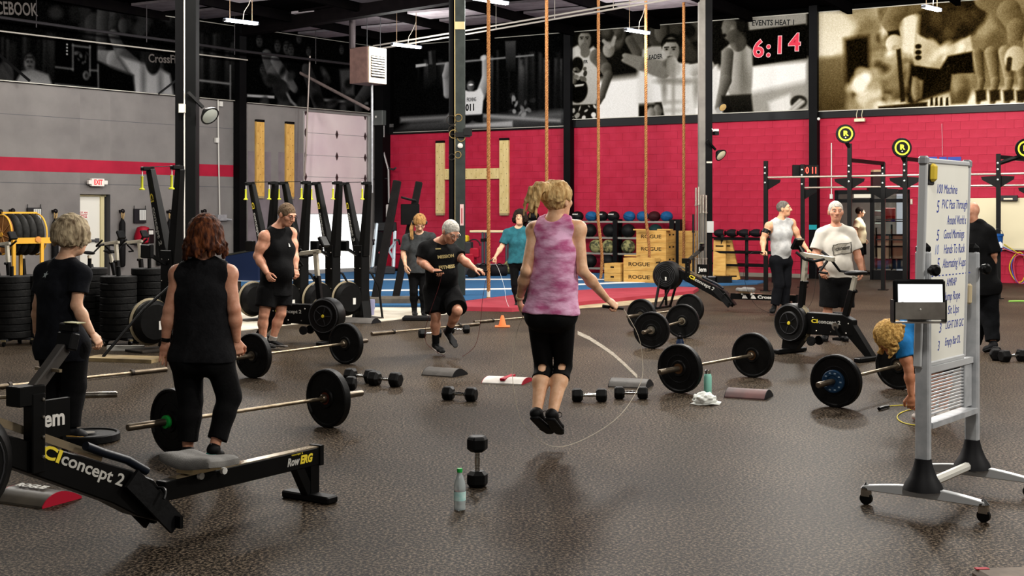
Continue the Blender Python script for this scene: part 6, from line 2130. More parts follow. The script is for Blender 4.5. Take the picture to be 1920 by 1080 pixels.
# ---------------------------------------------------------------- rolling whiteboard with tablet
na, fa = G(1731, 962), G(1823, 918)
dv = (fa - na)
rzb = math.atan2(dv.y, dv.x)
wbd = T('rolling_whiteboard', 'rolling whiteboard with blue handwriting on grey posts and castered feet', 'whiteboard', na, rzb)
Lb = dv.length
alum = M('board_aluminium', 'bcbec0', .4, .2, c2='a6a9ac', scale=12)
alum2 = M('foot_aluminium', 'c5c7c8', .35, .2)
for x, zt_ in ((0, 1.44), (Lb, 1.42)):
    MB().box((x, 0, (zt_ + .1) / 2), (.05, .078, zt_ - .1)).build('post', alum, wbd, smooth=False, bev=.008)
    MB().box((x, 0, zt_ + .015), (.056, .085, .07)).build('post_cap', black, wbd, smooth=False, bev=.025)
    k_ = MB().lathe([(.012, 0), (.012, .03), (.03, .032), (.032, .06), (.02, .07), (0, .07)], (x - .02 if x == 0 else x + .02, -.04, zt_ - .1), (-.6, -1, 0), 14).build('pivot_knob', black, wbd)
    # foot beam, arched, across the board (local y)
    arch = [(x - .025, y, .11 + .035 * math.cos(y / .34 * PI / 2)) for y in [(-.34 + .68 * i / 14) for i in range(15)]]
    low = [(x - .025, y, .085 + .0 * y) for y in [(.34 - .68 * i / 14) for i in range(15)]]
    ft = MB().prism(arch + low, (.05, 0, 0)).build('foot_beam', alum2, wbd, smooth=False, bev=.004)
    MB().lathe([(.11, .13), (.1, .16), (.075, .2), (.055, .25), (.045, .29), (.044, .3)], (x, 0, 0), (0, 0, 1), 20).build('foot_shroud', M('shroud_black', '141416', .55), ft)
    for y in (-.33, .33):
        cs_ = MB().lathe([(.03, .085), (.032, .095), (.0, .13)], (x, y, 0), (0, 0, 1), 12).box((x, y, .068), (.034, .05, .04)).build('caster_fork', chrome, ft, smooth=False)
        MB().cyl((x - .012, y, .035), (x + .012, y, .035), .035, n=18).build('caster_wheel', black, wbd)
MB().bar((.02, 0, .15), (Lb - .02, 0, .15), .05, .05).build('lower_stretcher', M('stretcher_pale', 'cfcdc4', .4, .2), wbd, smooth=False, bev=.015)
# vented lower panel
vz0, vz1 = .50, .78
MB().bar((.03, 0, vz1), (Lb - .03, 0, vz1), .035, .035).build('panel_rail', alum2, wbd, smooth=False)
MB().bar((.03, 0, vz0 - .02), (Lb - .03, 0, vz0 - .02), .03, .09, (0, 1, 0)).build('panel_rail', alum, wbd, smooth=False)
MB().box((Lb - .1, 0, .64), (.12, .02, .26)).build('panel_side', alum, wbd, smooth=False)
for k in range(13):
    MB().box((Lb / 2 - .04, 0, vz0 + .03 + .019 * k), (Lb - .2, .012, .0085)).build('panel_slat', alum, wbd, smooth=False)
# the tilting board itself: leans slightly
bd = MB().box((0, 0, 0), (Lb - .1, .03, 1.12)).build('board_panel', M('board_white', 'efeee4', .3, c2='e6e5da', scale=2), wbd, smooth=False)
bd.location = (Lb / 2 - .085, .0, 1.375)
bd.rotation_euler = (.03, 0, 0)
W2 = (Lb - .1) / 2
for a, b in (((-W2, 0, .565), (W2, 0, .565)), ((-W2, 0, -.565), (W2, 0, -.565)), ((-W2, 0, -.57), (-W2, 0, .57)), ((W2, 0, -.57), (W2, 0, .57))):
    MB().bar(a, b, .028, .045, (0, 1, 0)).build('board_frame', alum2, bd, smooth=False, bev=.006)
for s in (-1, 1):
    MB().box((s * W2, 0, .565), (.05, .05, .05)).build('corner_cap', greym, bd, smooth=False, bev=.01)
ink = M('marker_blue', '2d3f96', .6)
inkl = M('marker_pale_blue', '7f8fc4', .6)


def hand(s, x, z, h, wd, m=ink, sl=.0):
    o = text(s, h, m, bd, (x, -.0155, z), (PI / 2, 0, 0), 'handwriting', shear=.18, ext=.0004, align='LEFT', width=wd)
    return o


for s, x, z, h, wd in (('100 Machine', -.18, .41, .075, .36), ('5', -.17, .31, .1, .045), ('PVC Pass Through', -.09, .325, .075, .46), ('Around World x 1', -.0, .235, .075, .38), ('5', -.16, .15, .09, .045), ('Good Mornings', -.05, .155, .075, .37), ('10', -.18, .07, .08, .06), ('Hands To Rack', -.04, .07, .075, .38),
                       ('5', -.14, -.01, .09, .045), ('Alternating V-ups', -.05, -.01, .075, .42), ('AMRAP', .02, -.12, .065, .18), ('Jump Rope', .0, -.2, .07, .28), ('Sit Ups', .05, -.28, .07, .2), ('3', -.08, -.375, .08, .04), ('LIGHT DB G/C', .02, -.365, .065, .33), ('3', -.09, -.475, .08, .03), ('Empty Bar DL', .02, -.46, .065, .28)):
    hand(s, x, z, h, wd * .87, inkl if s == '10' else ink)
for k in range(12):
    MB().box((-.2 + .053 * k, -.0155, -.075), (.024, .001, .006)).build('dash_mark', ink, bd, smooth=False)
MB().box((-.27, -.03, .5), (.075, .03, .1)).build('magnet_block', M('magnet_yellow', 'd0b43c', .5), bd, smooth=False, bev=.02)
MB().box((-.27, -.018, .49), (.085, .01, .115)).build('magnet_backing', dgrey, bd, smooth=False, bev=.01)
MB().box((W2 + .03, -.02, -.2), (.03, .04, .12)).build('edge_eraser', M('eraser_tan', 'c4b492', .6), bd, smooth=False, bev=.01)
# tablet in a steel holder facing the hall
d_t = na.y - .12
tb = T('tablet', 'tablet with a lit white screen in a black case on the whiteboard holder', 'tablet', P(1724, 598, d_t))
tb.rotation_euler = (-.06, 0, -.05)
kx = d_t / F
MB().box((0, 0, .105), (97 * kx, .022, 76 * kx)).build('case', black, tb, smooth=False, bev=.012)
MB().box((.003, -.013, .108), (82 * kx, .003, 55 * kx)).build('screen', M('screen_white', 'f2f6f4', .3, emit=.9), tb, smooth=False)
MB().box((-.093, -.0155, .088), (.01, .001, .009)).build('icon', M('icon_dark', '40222c', .5), tb, smooth=False)
MB().box((-.093, -.0155, .073), (.01, .001, .009)).build('icon', M('icon_red', 'c0305a', .5), tb, smooth=False)
for z in (.088, .073):
    MB().box((-.05, -.0152, z), (.06, .001, .003)).build('text_line', M('line_pale', 'c9c3cc', .5), tb, smooth=False)
th_ = T('tablet_holder', 'brushed steel tablet holder bolted to the whiteboard post', 'holder', P(1722, 600, d_t))
hsm = M('holder_steel', '8f8a82', .35, .35, c2='78726b', scale=9)
MB().box((0, -.028, .052), (97 * kx, .014, 32 * kx)).box((0, .0, -.012), (97 * kx, .07, .008)).box((0, .034, .05), (.1, .012, .12)).build('tray', hsm, th_, smooth=False)
MB().box((48 * kx, 0, .05), (.008, .07, .12)).box((-48 * kx, 0, .05), (.008, .07, .12)).build('side_cheek', black, th_, smooth=False)
MB().lathe([(.005, 0), (0, .002)], (0, -.036, .06), (0, -1, 0), 10).build('rivet', white, th_)
# ---------------------------------------------------------------- people: bodies and clothes grown from distance fields into closed surfaces
def V3(v):
    return np.array((v[0], v[1], v[2]), np.float32)


def nrm(v):
    return v / (np.linalg.norm(v) + 1e-9)


class Fld:
    """a list of tapering rounded limbs; elliptical ones carry a side and a front axis"""
    def __init__(s, prims=None):
        s.p = list(prims or [])

    def cap(s, a, b, ra, rb=None, k=.02):
        s.p.append((V3(a), V3(b), ra, ra if rb is None else rb, None, k))
        return s

    def ecap(s, a, b, ra, rb, S, Fv, k=.03):
        s.p.append((V3(a), V3(b), ra, rb, (V3(S), V3(Fv)), k))
        return s

    def ball(s, c, r, k=.02):
        return s.cap(c, c, r, r, k)

    def ell(s, c, r, S, Fv, U, k=.02):
        s.p.append((V3(c), V3(c), r, (V3(S), V3(Fv), V3(U)), 'ell', k))
        return s

    def box(s, pad):
        lo, hi = np.full(3, 1e9), np.full(3, -1e9)
        for a, b, ra, rb, ax, k in s.p:
            m = max(max(np.ravel(ra)), 0 if ax == 'ell' else max(np.ravel(rb)))
            lo = np.minimum(lo, np.minimum(a, b) - m)
            hi = np.maximum(hi, np.maximum(a, b) + m)
        return lo - pad, hi + pad


def pdist(p, X, Y, Z):
    a, b, ra, rb, ax, k = p
    if ax == 'ell':
        S, Fv, U = rb
        x, y, z = X - a[0], Y - a[1], Z - a[2]
        c = [(x * q[0] + y * q[1] + z * q[2]) for q in (S, Fv, U)]
        k0 = np.sqrt(sum((c[i] / ra[i]) ** 2 for i in range(3)))
        k1 = np.sqrt(sum((c[i] / ra[i] ** 2) ** 2 for i in range(3))) + 1e-9
        return k0 * (k0 - 1) / k1
    ba = b - a
    L2 = float(ba @ ba)
    x, y, z = X - a[0], Y - a[1], Z - a[2]
    if L2 < 1e-10:
        t = 0.0
    else:
        t = np.clip((x * ba[0] + y * ba[1] + z * ba[2]) / L2, 0, 1)
    x, y, z = x - t * ba[0], y - t * ba[1], z - t * ba[2]
    if ax is None:
        return np.sqrt(x * x + y * y + z * z) - (ra + (rb - ra) * t)
    S, Fv = ax
    rs = ra[0] + (rb[0] - ra[0]) * t
    rf = ra[1] + (rb[1] - ra[1]) * t
    qs = x * S[0] + y * S[1] + z * S[2]
    qf = x * Fv[0] + y * Fv[1] + z * Fv[2]
    ql = np.maximum(x * x + y * y + z * z - qs * qs - qf * qf, 0)
    rl = rf
    k0 = np.sqrt((qs / rs) ** 2 + (qf / rf) ** 2 + ql / rl ** 2)
    k1 = np.sqrt((qs / rs ** 2) ** 2 + (qf / rf ** 2) ** 2 + ql / rl ** 4) + 1e-9
    return k0 * (k0 - 1) / k1


def smin(a, b, k):
    h = np.maximum(k - np.abs(a - b), 0) / k
    return np.minimum(a, b) - h * h * k * .25


class Grid:
    def __init__(s, lo, hi, h):
        s.o, s.h = np.array(lo, np.float32), h
        s.n = [int(math.ceil((hi[i] - lo[i]) / h)) + 1 for i in range(3)]
        s.ax = [s.o[i] + h * np.arange(s.n[i], dtype=np.float32) for i in range(3)]

    def xyz(s, sl=None):
        sl = sl or (slice(None),) * 3
        return s.ax[0][sl[0]][:, None, None], s.ax[1][sl[1]][None, :, None], s.ax[2][sl[2]][None, None, :]

    def field(s, fld, margin=.05):
        D = np.full(s.n, .3, np.float32)
        for p in fld.p:
            a, b, ra, rb, ax, k = p
            m = max(max(np.ravel(ra)), 0 if ax == 'ell' else max(np.ravel(rb))) + k + margin
            lo = np.floor((np.minimum(a, b) - m - s.o) / s.h).astype(int)
            hi = np.ceil((np.maximum(a, b) + m - s.o) / s.h).astype(int) + 1
            sl = tuple(slice(max(0, lo[i]), max(0, min(s.n[i], hi[i]))) for i in range(3))
            if any(q.stop <= q.start for q in sl):
                continue
            D[sl] = smin(D[sl], pdist(p, *s.xyz(sl)).astype(np.float32), k)
        return D

    def plane(s, c, n):
        X, Y, Z = s.xyz()
        return (X - c[0]) * n[0] + (Y - c[1]) * n[1] + (Z - c[2]) * n[2]

    def wrinkle(s, D, amp, fr, seed):
        r = np.random.default_rng(seed)
        X, Y, Z = s.xyz()
        for _ in range(4):
            v = nrm(r.normal(size=3)) * fr * r.uniform(.6, 1.5)
            D = D + (amp * .5 * np.sin(X * v[0] + Y * v[1] + Z * v[2] * 1.3 + r.uniform(0, 6) + 1.3 * np.sin((X * v[1] - Y * v[2] + Z * v[0]) * .7))).astype(np.float32)
        return D


def surfnet(D, o, h):
    S = D < 0
    c = np.zeros([d - 1 for d in D.shape], np.uint8)
    for i in (0, 1):
        for j in (0, 1):
            for k in (0, 1):
                c += S[i:D.shape[0] - 1 + i, j:D.shape[1] - 1 + j, k:D.shape[2] - 1 + k]
    act = (c > 0) & (c < 8)
    ii, jj, kk = np.nonzero(act)
    n = len(ii)
    acc = np.zeros((n, 3), np.float32)
    cnt = np.zeros(n, np.float32)
    base = np.stack((ii, jj, kk), 1)
    cor = [(i, j, k) for i in (0, 1) for j in (0, 1) for k in (0, 1)]
    for a in cor:
        for axn in range(3):
            if a[axn]:
                continue
            b = list(a)
            b[axn] = 1
            va = D[ii + a[0], jj + a[1], kk + a[2]]
            vb = D[ii + b[0], jj + b[1], kk + b[2]]
            m = (va < 0) != (vb < 0)
            t = np.where(m, va / np.where(va == vb, 1, va - vb), 0)
            p = np.tile(np.array(a, np.float32), (n, 1))
            p[:, axn] += t
            acc += p * m[:, None]
            cnt += m
    verts = (base + acc / np.maximum(cnt, 1)[:, None]) * h + o
    idx = np.full(act.shape, -1, np.int64)
    idx[act] = np.arange(n)
    F_ = []
    for axn in range(3):
        u, v = [(1, 2), (2, 0), (0, 1)][axn]
        sl0, sl1 = [slice(None)] * 3, [slice(None)] * 3
        sl0[axn], sl1[axn] = slice(0, -1), slice(1, None)
        A, B = S[tuple(sl0)], S[tuple(sl1)]
        e = A != B
        w_ = np.nonzero(e)
        ok = (w_[u] > 0) & (w_[v] > 0) & (w_[u] < D.shape[u] - 1) & (w_[v] < D.shape[v] - 1)
        w_ = [q[ok] for q in w_]
        q = []
        for du, dv in ((-1, -1), (0, -1), (0, 0), (-1, 0)):
            z = [w_[0].copy(), w_[1].copy(), w_[2].copy()]
            z[u] += du
            z[v] += dv
            q.append(idx[z[0], z[1], z[2]])
        q = np.stack(q, 1)
        flip = ~A[w_[0], w_[1], w_[2]]
        q[flip] = q[flip][:, ::-1]
        F_.append(q)
    return verts, np.concatenate(F_)


def npmesh(name, parts, mat, parent, org, smooth=1):
    vs, fs, o = [], [], 0
    for v, f in parts:
        vs.append(v)
        fs.append(f + o)
        o += len(v)
    v = np.concatenate(vs) - org
    f = np.concatenate(fs)
    me = bpy.data.meshes.new(name)
    me.vertices.add(len(v))
    me.vertices.foreach_set('co', v.astype(np.float32).ravel())
    me.loops.add(len(f) * 4)
    me.loops.foreach_set('vertex_index', f.astype(np.int32).ravel())
    me.polygons.add(len(f))
    me.polygons.foreach_set('loop_start', np.arange(0, len(f) * 4, 4, dtype=np.int32))
    me.update(calc_edges=True)
    me.shade_smooth()
    me.materials.append(mat)
    ob = bpy.data.objects.new(name, me)
    COL.objects.link(ob)
    ob.parent = parent
    return ob


def hand_fld(W, d, n, thumb, curl=(.5, .6, .5), sz=1.0, spread=.1):
    """W wrist, d finger direction, n the way the palm faces, thumb: +1/-1 side along d x n"""
    W, d, n = V3(W), nrm(V3(d)), V3(n)
    n = nrm(n - d * (n @ d))
    s = np.cross(d, n)
    s = s if s @ V3(thumb) >= 0 else -s
    f = Fld()
    f.ecap(W, W + d * .05 * sz, (.024 * sz, .019 * sz), (.034 * sz, .016 * sz), s, n, .012)
    f.ecap(W + d * .045 * sz, W + d * .085 * sz, (.035 * sz, .016 * sz), (.038 * sz, .0125 * sz), s, n, .012)
    for i, (o, L_) in enumerate(((.028, .072), (.0095, .08), (-.0095, .075), (-.028, .058))):
        p = W + d * (.086 - .004 * abs(i - 1)) * sz + s * o * sz
        a = 0
        r = .0095 * sz if i < 3 else .0082 * sz
        for q, fr in enumerate((.44, .31, .25)):
            a += curl[q] * (1 + .08 * i)
            dd = d * math.cos(a) + n * math.sin(a) + s * spread * (o / .03) * math.cos(a)
            e = p + nrm(dd) * L_ * fr * sz
            f.cap(p, e, r, r * .93, .004)
            p, r = e, r * .93
    p = W + d * .022 * sz + s * .022 * sz + n * .004 * sz
    f.cap(p, p + nrm(d * .7 + s * .6 + n * .25) * .05 * sz, .0145 * sz, .0115 * sz, .012)
    p = p + nrm(d * .7 + s * .6 + n * .25) * .05 * sz
    q = p + nrm(d * .9 + s * .1 + n * (.3 + curl[0] * .5)) * .034 * sz
    f.cap(p, q, .0112 * sz, .0102 * sz, .004)
    f.cap(q, q + nrm(d * .8 - s * .1 + n * (.3 + curl[0] * .8)) * .026 * sz, .0102 * sz, .0085 * sz, .004)
    return f


SKIN = {}


def skin_mat(c, c2):
    k = 'skin_' + c
    m = M(k, c, .5, c2=c2, scale=22, bump=.08, bscale=90, spec=.35)
    if k not in SKIN:
        b = m.node_tree.nodes['Principled BSDF']
        b.inputs['Subsurface Weight'].default_value = .06
        b.inputs['Subsurface Radius'].default_value = (.02, .008, .004)
        SKIN[k] = 1
    return m


def smooth(o, n=3):
    m = o.modifiers.new('soften', 'SMOOTH')
    m.factor = .5
    m.iterations = n
    return o


class Person:
    def __init__(s, label, d0, J, front, face, up=(0, 0, 1), sex='m', sz=1.0, skin=('c48a6a', 'b5775a'), h=.008, tw=1.0, td=1.0, aw=1.0, lw=1.0, ground=None, base=None, hs=1.1):
        s.h, s.sex, s.sz, s.hs, s.aw = h, sex, sz, hs, aw
        s.d0 = d0
        s.J = {k: V3(P(v[0], v[1], d0 + (v[2] if len(v) > 2 else 0))) for k, v in J.items()}
        j = s.J
        s.pel = (j['ha'] + j['hb']) / 2
        base = V3((s.pel[0], s.pel[1], ground or 0))
        s.root = T('person', label, 'person', base)
        s.org = base
        s.skin = skin_mat(*skin)
        s.upv = nrm(j['neck'] - s.pel)
        fr = nrm(V3(front))
        s.Fv = nrm(fr - s.upv * (fr @ s.upv))
        s.S = nrm(np.cross(s.upv, s.Fv))
        if (j['sb'] - j['sa']) @ s.S < 0:
            s.S = -s.S
        L_ = np.linalg.norm(j['neck'] - s.pel)
        s.L = L_
        s.waist = j.get('waist', s.pel + s.upv * .36 * L_)
        s.chest = j.get('chest', s.pel + s.upv * .68 * L_)
        f_ = sex == 'f'
        k = sz
        w_, d_ = tw * k, td * k
        up2 = nrm(j['neck'] - s.chest)
        s.up2 = up2
        F2 = nrm(fr - up2 * (fr @ up2))
        S2 = s.S
        T_ = Fld()
        T_.ecap(s.pel, s.waist, ((.168 if f_ else .16) * w_, .12 * d_), ((.132 if f_ else .15) * w_, .105 * d_), S2, s.Fv, .04)
        T_.ecap(s.waist, s.chest, ((.132 if f_ else .15) * w_, .105 * d_), ((.145 if f_ else .165) * w_, .118 * d_), S2, s.Fv, .04)
        T_.ecap(s.chest, j['neck'] - up2 * .07 * k, ((.145 if f_ else .165) * w_, .115 * d_), (.105 * w_, .07 * k), S2, F2, .05)
        T_.cap(j['sa'], j['sb'], .05 * k, .05 * k, .06)
        for q in ('sa', 'sb'):
            T_.cap(j['neck'] + up2 * .0, j[q], .042 * k, .05 * k, .05)
        if f_:
            for e in (-1, 1):
                T_.ball(s.chest + S2 * e * .072 * w_ + F2 * .07 * d_ - up2 * .03 * k, .068 * k, .05)
        else:
            T_.ball(s.waist + s.Fv * .045 * d_ - s.upv * .02, .115 * d_, .08)
            for e in (-1, 1):
                T_.ball(s.chest + S2 * e * .07 * w_ + F2 * .04 * d_ + up2 * .0, .08 * k, .1)
        s.torso = T_
        Hh = Fld()
        Hh.cap(j['ha'], j['hb'], .1 * k * lw, .1 * k * lw, .05)
        for q in ('ha', 'hb'):
            Hh.ball(j[q] - s.Fv * .05 * k - s.upv * .02 * k + (s.pel - j[q]) * .25, .092 * k * lw, .05)
        s.hips = Hh
        s.arms, s.legs, s.uarm, s.farm = {}, {}, {}, {}
        for q in 'ab':
            if 'e' + q not in j:
                continue
            a, e, w2 = j['s' + q], j['e' + q], j['w' + q]
            r = (.05 if f_ else .056) * k * aw
            u_ = Fld().ball(a, r * 1.12, .03).cap(a, e, r, r * .78, .03)
            if not f_:
                u_.ball(a + (e - a) * .55 + s.Fv * .008, r * 1.0, .04)
            fo = Fld().cap(e, e + (w2 - e) * .35, r * .78, r * .8, .02).cap(e + (w2 - e) * .35, w2, r * .8, r * .5, .03)
            s.uarm[q], s.farm[q] = u_, fo
            s.arms[q] = Fld(u_.p + fo.p)
        for q in 'ab':
            a, e, w2 = j['h' + q], j['k' + q], j['a' + q]
            th = Fld().cap(a, e, .086 * k * lw, .056 * k * lw, .02)
            shin = w2 - e
            fwd = nrm(V3(front))
            c1 = e + shin * .32 - fwd * .014 * k
            ca = Fld().cap(e, c1, .053 * k * lw, .056 * k * lw, .02).cap(c1, w2, .055 * k * lw, .034 * k * lw, .03)
            s.legs[q] = (th, ca)
        # head frame
        f = nrm(V3(face))
        u = V3(up)
        u = nrm(u - f * (u @ f))
        s.hf, s.hu, s.hr = f, u, nrm(np.cross(f, u))
        s.hc = j['head']

    def H(s, x, y, z):
        """head point: x to the person's right, y forward, z up (metres)"""
        return s.hc + (s.hr * x + s.hf * y + s.hu * z) * s.hs

    def mesh(s, name, fld_parts, mat, planes=(), subs=None, off=0, wr=0, wf=20, h=None, k=.03, parent=None, seed=3, subk=.002):
        """fld_parts: list of (Fld, [planes]) joined smoothly, each cut by its own planes"""
        h = h or s.h
        lo, hi = np.full(3, 1e9), np.full(3, -1e9)
        for f, _ in fld_parts:
            a, b = f.box(off + 4 * h + .01)
            lo, hi = np.minimum(lo, a), np.maximum(hi, b)
        g = Grid(lo, hi, h)
        D = None
        for f, pl in fld_parts:
            d = g.field(f) - off
            for c, n in pl:
                d = np.maximum(d, g.plane(c, n))
            D = d if D is None else smin(D, d, k)
        if wr:
            D = g.wrinkle(D, wr, wf, seed)
        for c, n in planes:
            D = np.maximum(D, g.plane(c, n))
        if subs is not None:
            D = -smin(-D, g.field(subs), subk)
        D[0], D[-1] = .1, .1
        D[:, 0], D[:, -1] = .1, .1
        D[:, :, 0], D[:, :, -1] = .1, .1
        v, f = surfnet(D, g.o, h)
        if name is None:
            return v, f
        return npmesh(name, [(v, f)], mat, parent or s.root, s.org)

    def body(s, hands):
        j = s.J
        hc = s.hc
        head = Fld()
        S, Fv, U = s.hr, s.hf, s.hu
        q = s.hs
        head.ell(s.H(0, -.012, .022), (.073 * q, .092 * q, .088 * q), S, Fv, U, .03)
        head.ell(s.H(0, .03, -.03), (.06 * q, .062 * q, .085 * q), S, Fv, U, .03)
        head.ell(s.H(0, .045, -.088), (.04 * q, .036 * q, .03 * q), S, Fv, U, .03)
        head.cap(s.H(0, .088, .012), s.H(0, .108, -.026), .009 * q, .014 * q, .014)
        head.cap(s.H(-.013, .096, -.03), s.H(.013, .096, -.03), .009 * q, .009 * q, .01)
        head.cap(s.H(-.04, .074, .026), s.H(.04, .074, .026), .012 * q, .012 * q, .02)
        head.cap(s.H(-.018, .083, -.056), s.H(.018, .083, -.056), .008 * q, .008 * q, .012)
        for e in (-1, 1):
            head.ell(s.H(.047 * e, .055, -.02), (.02 * q, .02 * q, .018 * q), S, Fv, U, .025)
            head.ell(s.H(.075 * e, -.012, -.012), (.011 * q, .02 * q, .032 * q), S, Fv, U, .008)
        neck = Fld().cap(j['neck'] - s.up2 * .03, s.H(0, -.02, -.06), .056 * s.sz, .053 * s.sz, .03)
        sub = Fld()
        for e in (-1, 1):
            sub.ell(s.H(.031 * e, .094, .006), (.017 * q, .014 * q, .011 * q), S, Fv, U, .004)
        parts = []
        lo, hi = head.box(.05)
        parts.append(s.mesh(None, [(Fld(head.p + neck.p), [])], None, subs=sub, h=min(.0055, s.h)))
        allp = list(s.torso.p) + list(s.hips.p) + list(neck.p)
        for a in s.arms.values():
            allp += a.p
        for th, ca in s.legs.values():
            allp += th.p + ca.p
        for qn in 'ab':
            fd = s.foot(qn)
            allp += Fld().cap(fd['heel'] + fd['up'] * .04 + fd['f'] * .045, fd['heel'] * .45 + fd['toe'] * .55 + fd['up'] * .025, .022, .012).p
        parts.append(s.mesh(None, [(Fld(allp), [])], None))
        for qn, hd in hands.items():
            parts.append(s.mesh(None, [(hand_fld(j['w' + qn], *hd), [])], None, h=min(.0038, s.h * .5)))
        return npmesh('body', parts, s.skin, s.root, s.org)

    def foot(s, q):
        j = s.J
        A, K, Tt = j['a' + q], j['k' + q], j['t' + q]
        u = nrm(K - A)
        f0 = Tt - A
        f0 = nrm(f0 - u * (f0 @ u) + 1e-6)
        heel = A - u * .07 * s.sz - f0 * .05 * s.sz
        f = nrm(Tt - heel)
        up = nrm(u - f * (u @ f))
        return dict(heel=heel, toe=Tt, f=f, up=up, side=np.cross(f, up), ank=A, u=u)

    def shoes(s, col, sole, sock=None, lace=None, sockh=.09):
        for q in 'ab':
            d = s.foot(q)
            h_, t_, f, up, sd = d['heel'], d['toe'], d['f'], d['up'], d['side']
            z = s.sz
            ball = h_ + (t_ - h_) * .68
            u_ = Fld()
            u_.ecap(h_ + f * .03 + up * .04 * z, ball + up * .03 * z, (.034 * z, .034 * z), (.043 * z, .03 * z), sd, up, .02)
            u_.ecap(ball + up * .03 * z, t_ - f * .035 * z + up * .024 * z, (.043 * z, .028 * z), (.034 * z, .022 * z), sd, up, .02)
            u_.cap(h_ + f * .045 * z + up * .05 * z, d['ank'] - d['u'] * .005, .037 * z, .04 * z, .03)
            o = s.mesh('shoe', [(u_, [])], col, planes=[(h_ + up * .012, -up), (d['ank'] + d['u'] * .022, d['u'])], h=min(.006, s.h))
            so = Fld().ecap(h_ + f * .03 + up * .008, ball + up * .008, (.037 * z, .02), (.046 * z, .018), sd, up, .01).ecap(ball + up * .008, t_ - f * .035 * z + up * .01, (.046 * z, .018), (.036 * z, .016), sd, up, .01)
            s.mesh('sole', [(so, [])], sole, planes=[(h_ + up * .02, up), (h_ - up * .004, -up)], h=min(.006, s.h), parent=o)
            if lace:
                m = MB()
                for k in range(4):
                    c = h_ + f * (.1 + .022 * k) + up * (.078 - .008 * k) * z - s.org
                    m.tube([Vector(c - sd * .02), Vector(c + up * .006), Vector(c + sd * .02)], .003, 5)
                tag(m.build('laces', lace, o), kind='stuff')
            if sock:
                k_ = d['ank']
                s.mesh('sock', [(Fld().cap(k_ - d['u'] * .02, k_ + d['u'] * sockh, .041 * z, .046 * z), [])], sock, planes=[(k_ + d['u'] * sockh, d['u'])], h=min(.006, s.h))

    def shirt(s, mat, hem, off=.014, sleeves=None, drape=.0, neck_r=.07, wr=.003, tank=0, k=.03, neckf=.02, tsh=.045):
        """hem: height fraction below the pelvis-to-neck line (0 = hip line); sleeves: fraction of the upper arm"""
        j = s.J
        T_ = Fld(s.torso.p)
        hemc = s.pel + s.upv * hem * s.L
        w_ = (.168 if s.sex == 'f' else .165) * s.sz
        if drape is not None:
            T_.ecap(s.chest - s.upv * .06, hemc - s.upv * .05, ((w_ * .85 + drape * .3), .108 * s.sz + drape * .3), (w_ + drape, .122 * s.sz + drape), s.S, s.Fv, .05)
            T_.p += s.hips.p if hem < .12 else []
        parts = [(T_, [(hemc, -s.upv)])]
        if sleeves:
            for q in s.uarm:
                a, e = j['s' + q], j['e' + q]
                n = nrm(e - a)
                L_ = np.linalg.norm(e - a)
                r = (.05 if s.sex == 'f' else .056) * s.sz * s.aw * 1.12
                parts.append((Fld().cap(a - s.up2 * .006, a + n * L_ * sleeves, r, r * 1.1, .03), [(a + n * L_ * sleeves, n)]))
        sub = Fld().ball(j['neck'] + s.up2 * .035 + s.Fv * neckf, neck_r, .01)
        if tank:
            for q in 'ab':
                out = nrm(j['s' + q] - j['neck'])
                sub.cap(j['s' + q] + out * (tsh + .005) + s.up2 * .05, j['s' + q] + out * tsh - s.up2 * .05, tank, tank, .01)
        s.top = dict(parts=parts, off=off)
        return smooth(s.mesh('shirt', parts, mat, subs=sub, off=off, wr=wr, wf=26, k=k, subk=.02), 5)

    def pants(s, mat, frac, off=.01, loose=0, name='trousers', wr=.002, top=.42, subs=None, k=.03):
        """frac: 0..1 down the thigh for shorts; 1..2 down the shin for trousers"""
        j = s.J
        wp = s.pel + s.upv * top * s.L
        hp = Fld(s.hips.p + s.torso.p[:2])
        parts = [(hp, [(wp, s.upv)])]
        for q in 'ab':
            th, ca = s.legs[q]
            a, e, w2 = j['h' + q], j['k' + q], j['a' + q]
            if frac <= 1:
                c, n = a + (e - a) * frac, nrm(e - a)
                r0 = .088 * s.sz + loose
                f = Fld(th.p).cap(a, a + (e - a) * frac * 1.05, r0, r0 * .93, .03)
                parts.append((f, [(c, n)]))
            else:
                c, n = e + (w2 - e) * (frac - 1), nrm(w2 - e)
                f = Fld(th.p + ca.p)
                if loose:
                    f.cap(e, w2, .058 * s.sz + loose, .048 * s.sz + loose, .03).cap(a, e, .086 * s.sz + loose, .06 * s.sz + loose, .03)
                parts.append((f, [(c, n)]))
        return smooth(s.mesh(name, parts, mat, off=off, wr=wr, wf=24, subs=subs, k=k))

    def eyes(s, brow, lip=None):
        q = s.hs
        for e in (-1, 1):
            o = MB().ell(Vector(s.H(.031 * e, .081, .005) - s.org), (.0115 * q,) * 3, n=12, m=8).build('eye', M('eye_white', 'cfc9c0', .3), s.root)
            MB().ell(Vector(s.H(.031 * e, .0895, .005) - s.org), (.0055 * q, .0055 * q, .0055 * q), n=10, m=6).build('iris', M('iris_dark', '1c1512', .2), o)
            MB().tube([Vector(s.H((.031 + x) * e, y, z) - s.org) for x, y, z in ((-.016, .091, .024), (0, .092, .03), (.016, .08, .026))], .0035 * q, 6).build('eyebrow', brow, s.root)
            MB().tube([Vector(s.H((.031 + x) * e, y, z) - s.org) for x, y, z in ((-.014, .09, .006), (0, .093, .0125), (.014, .083, .008))], .0022 * q, 5).build('eyelid', s.skin, s.root)
        MB().tube([Vector(s.H(x, .0905 - 9 * x * x, -.056 + z) - s.org) for x, z in ((-.023, 0), (-.01, .002), (0, .001), (.01, .002), (.023, 0))], .0042 * q, 6).build('lips', lip or M('lip_rose', '9c5a50', .5), s.root)

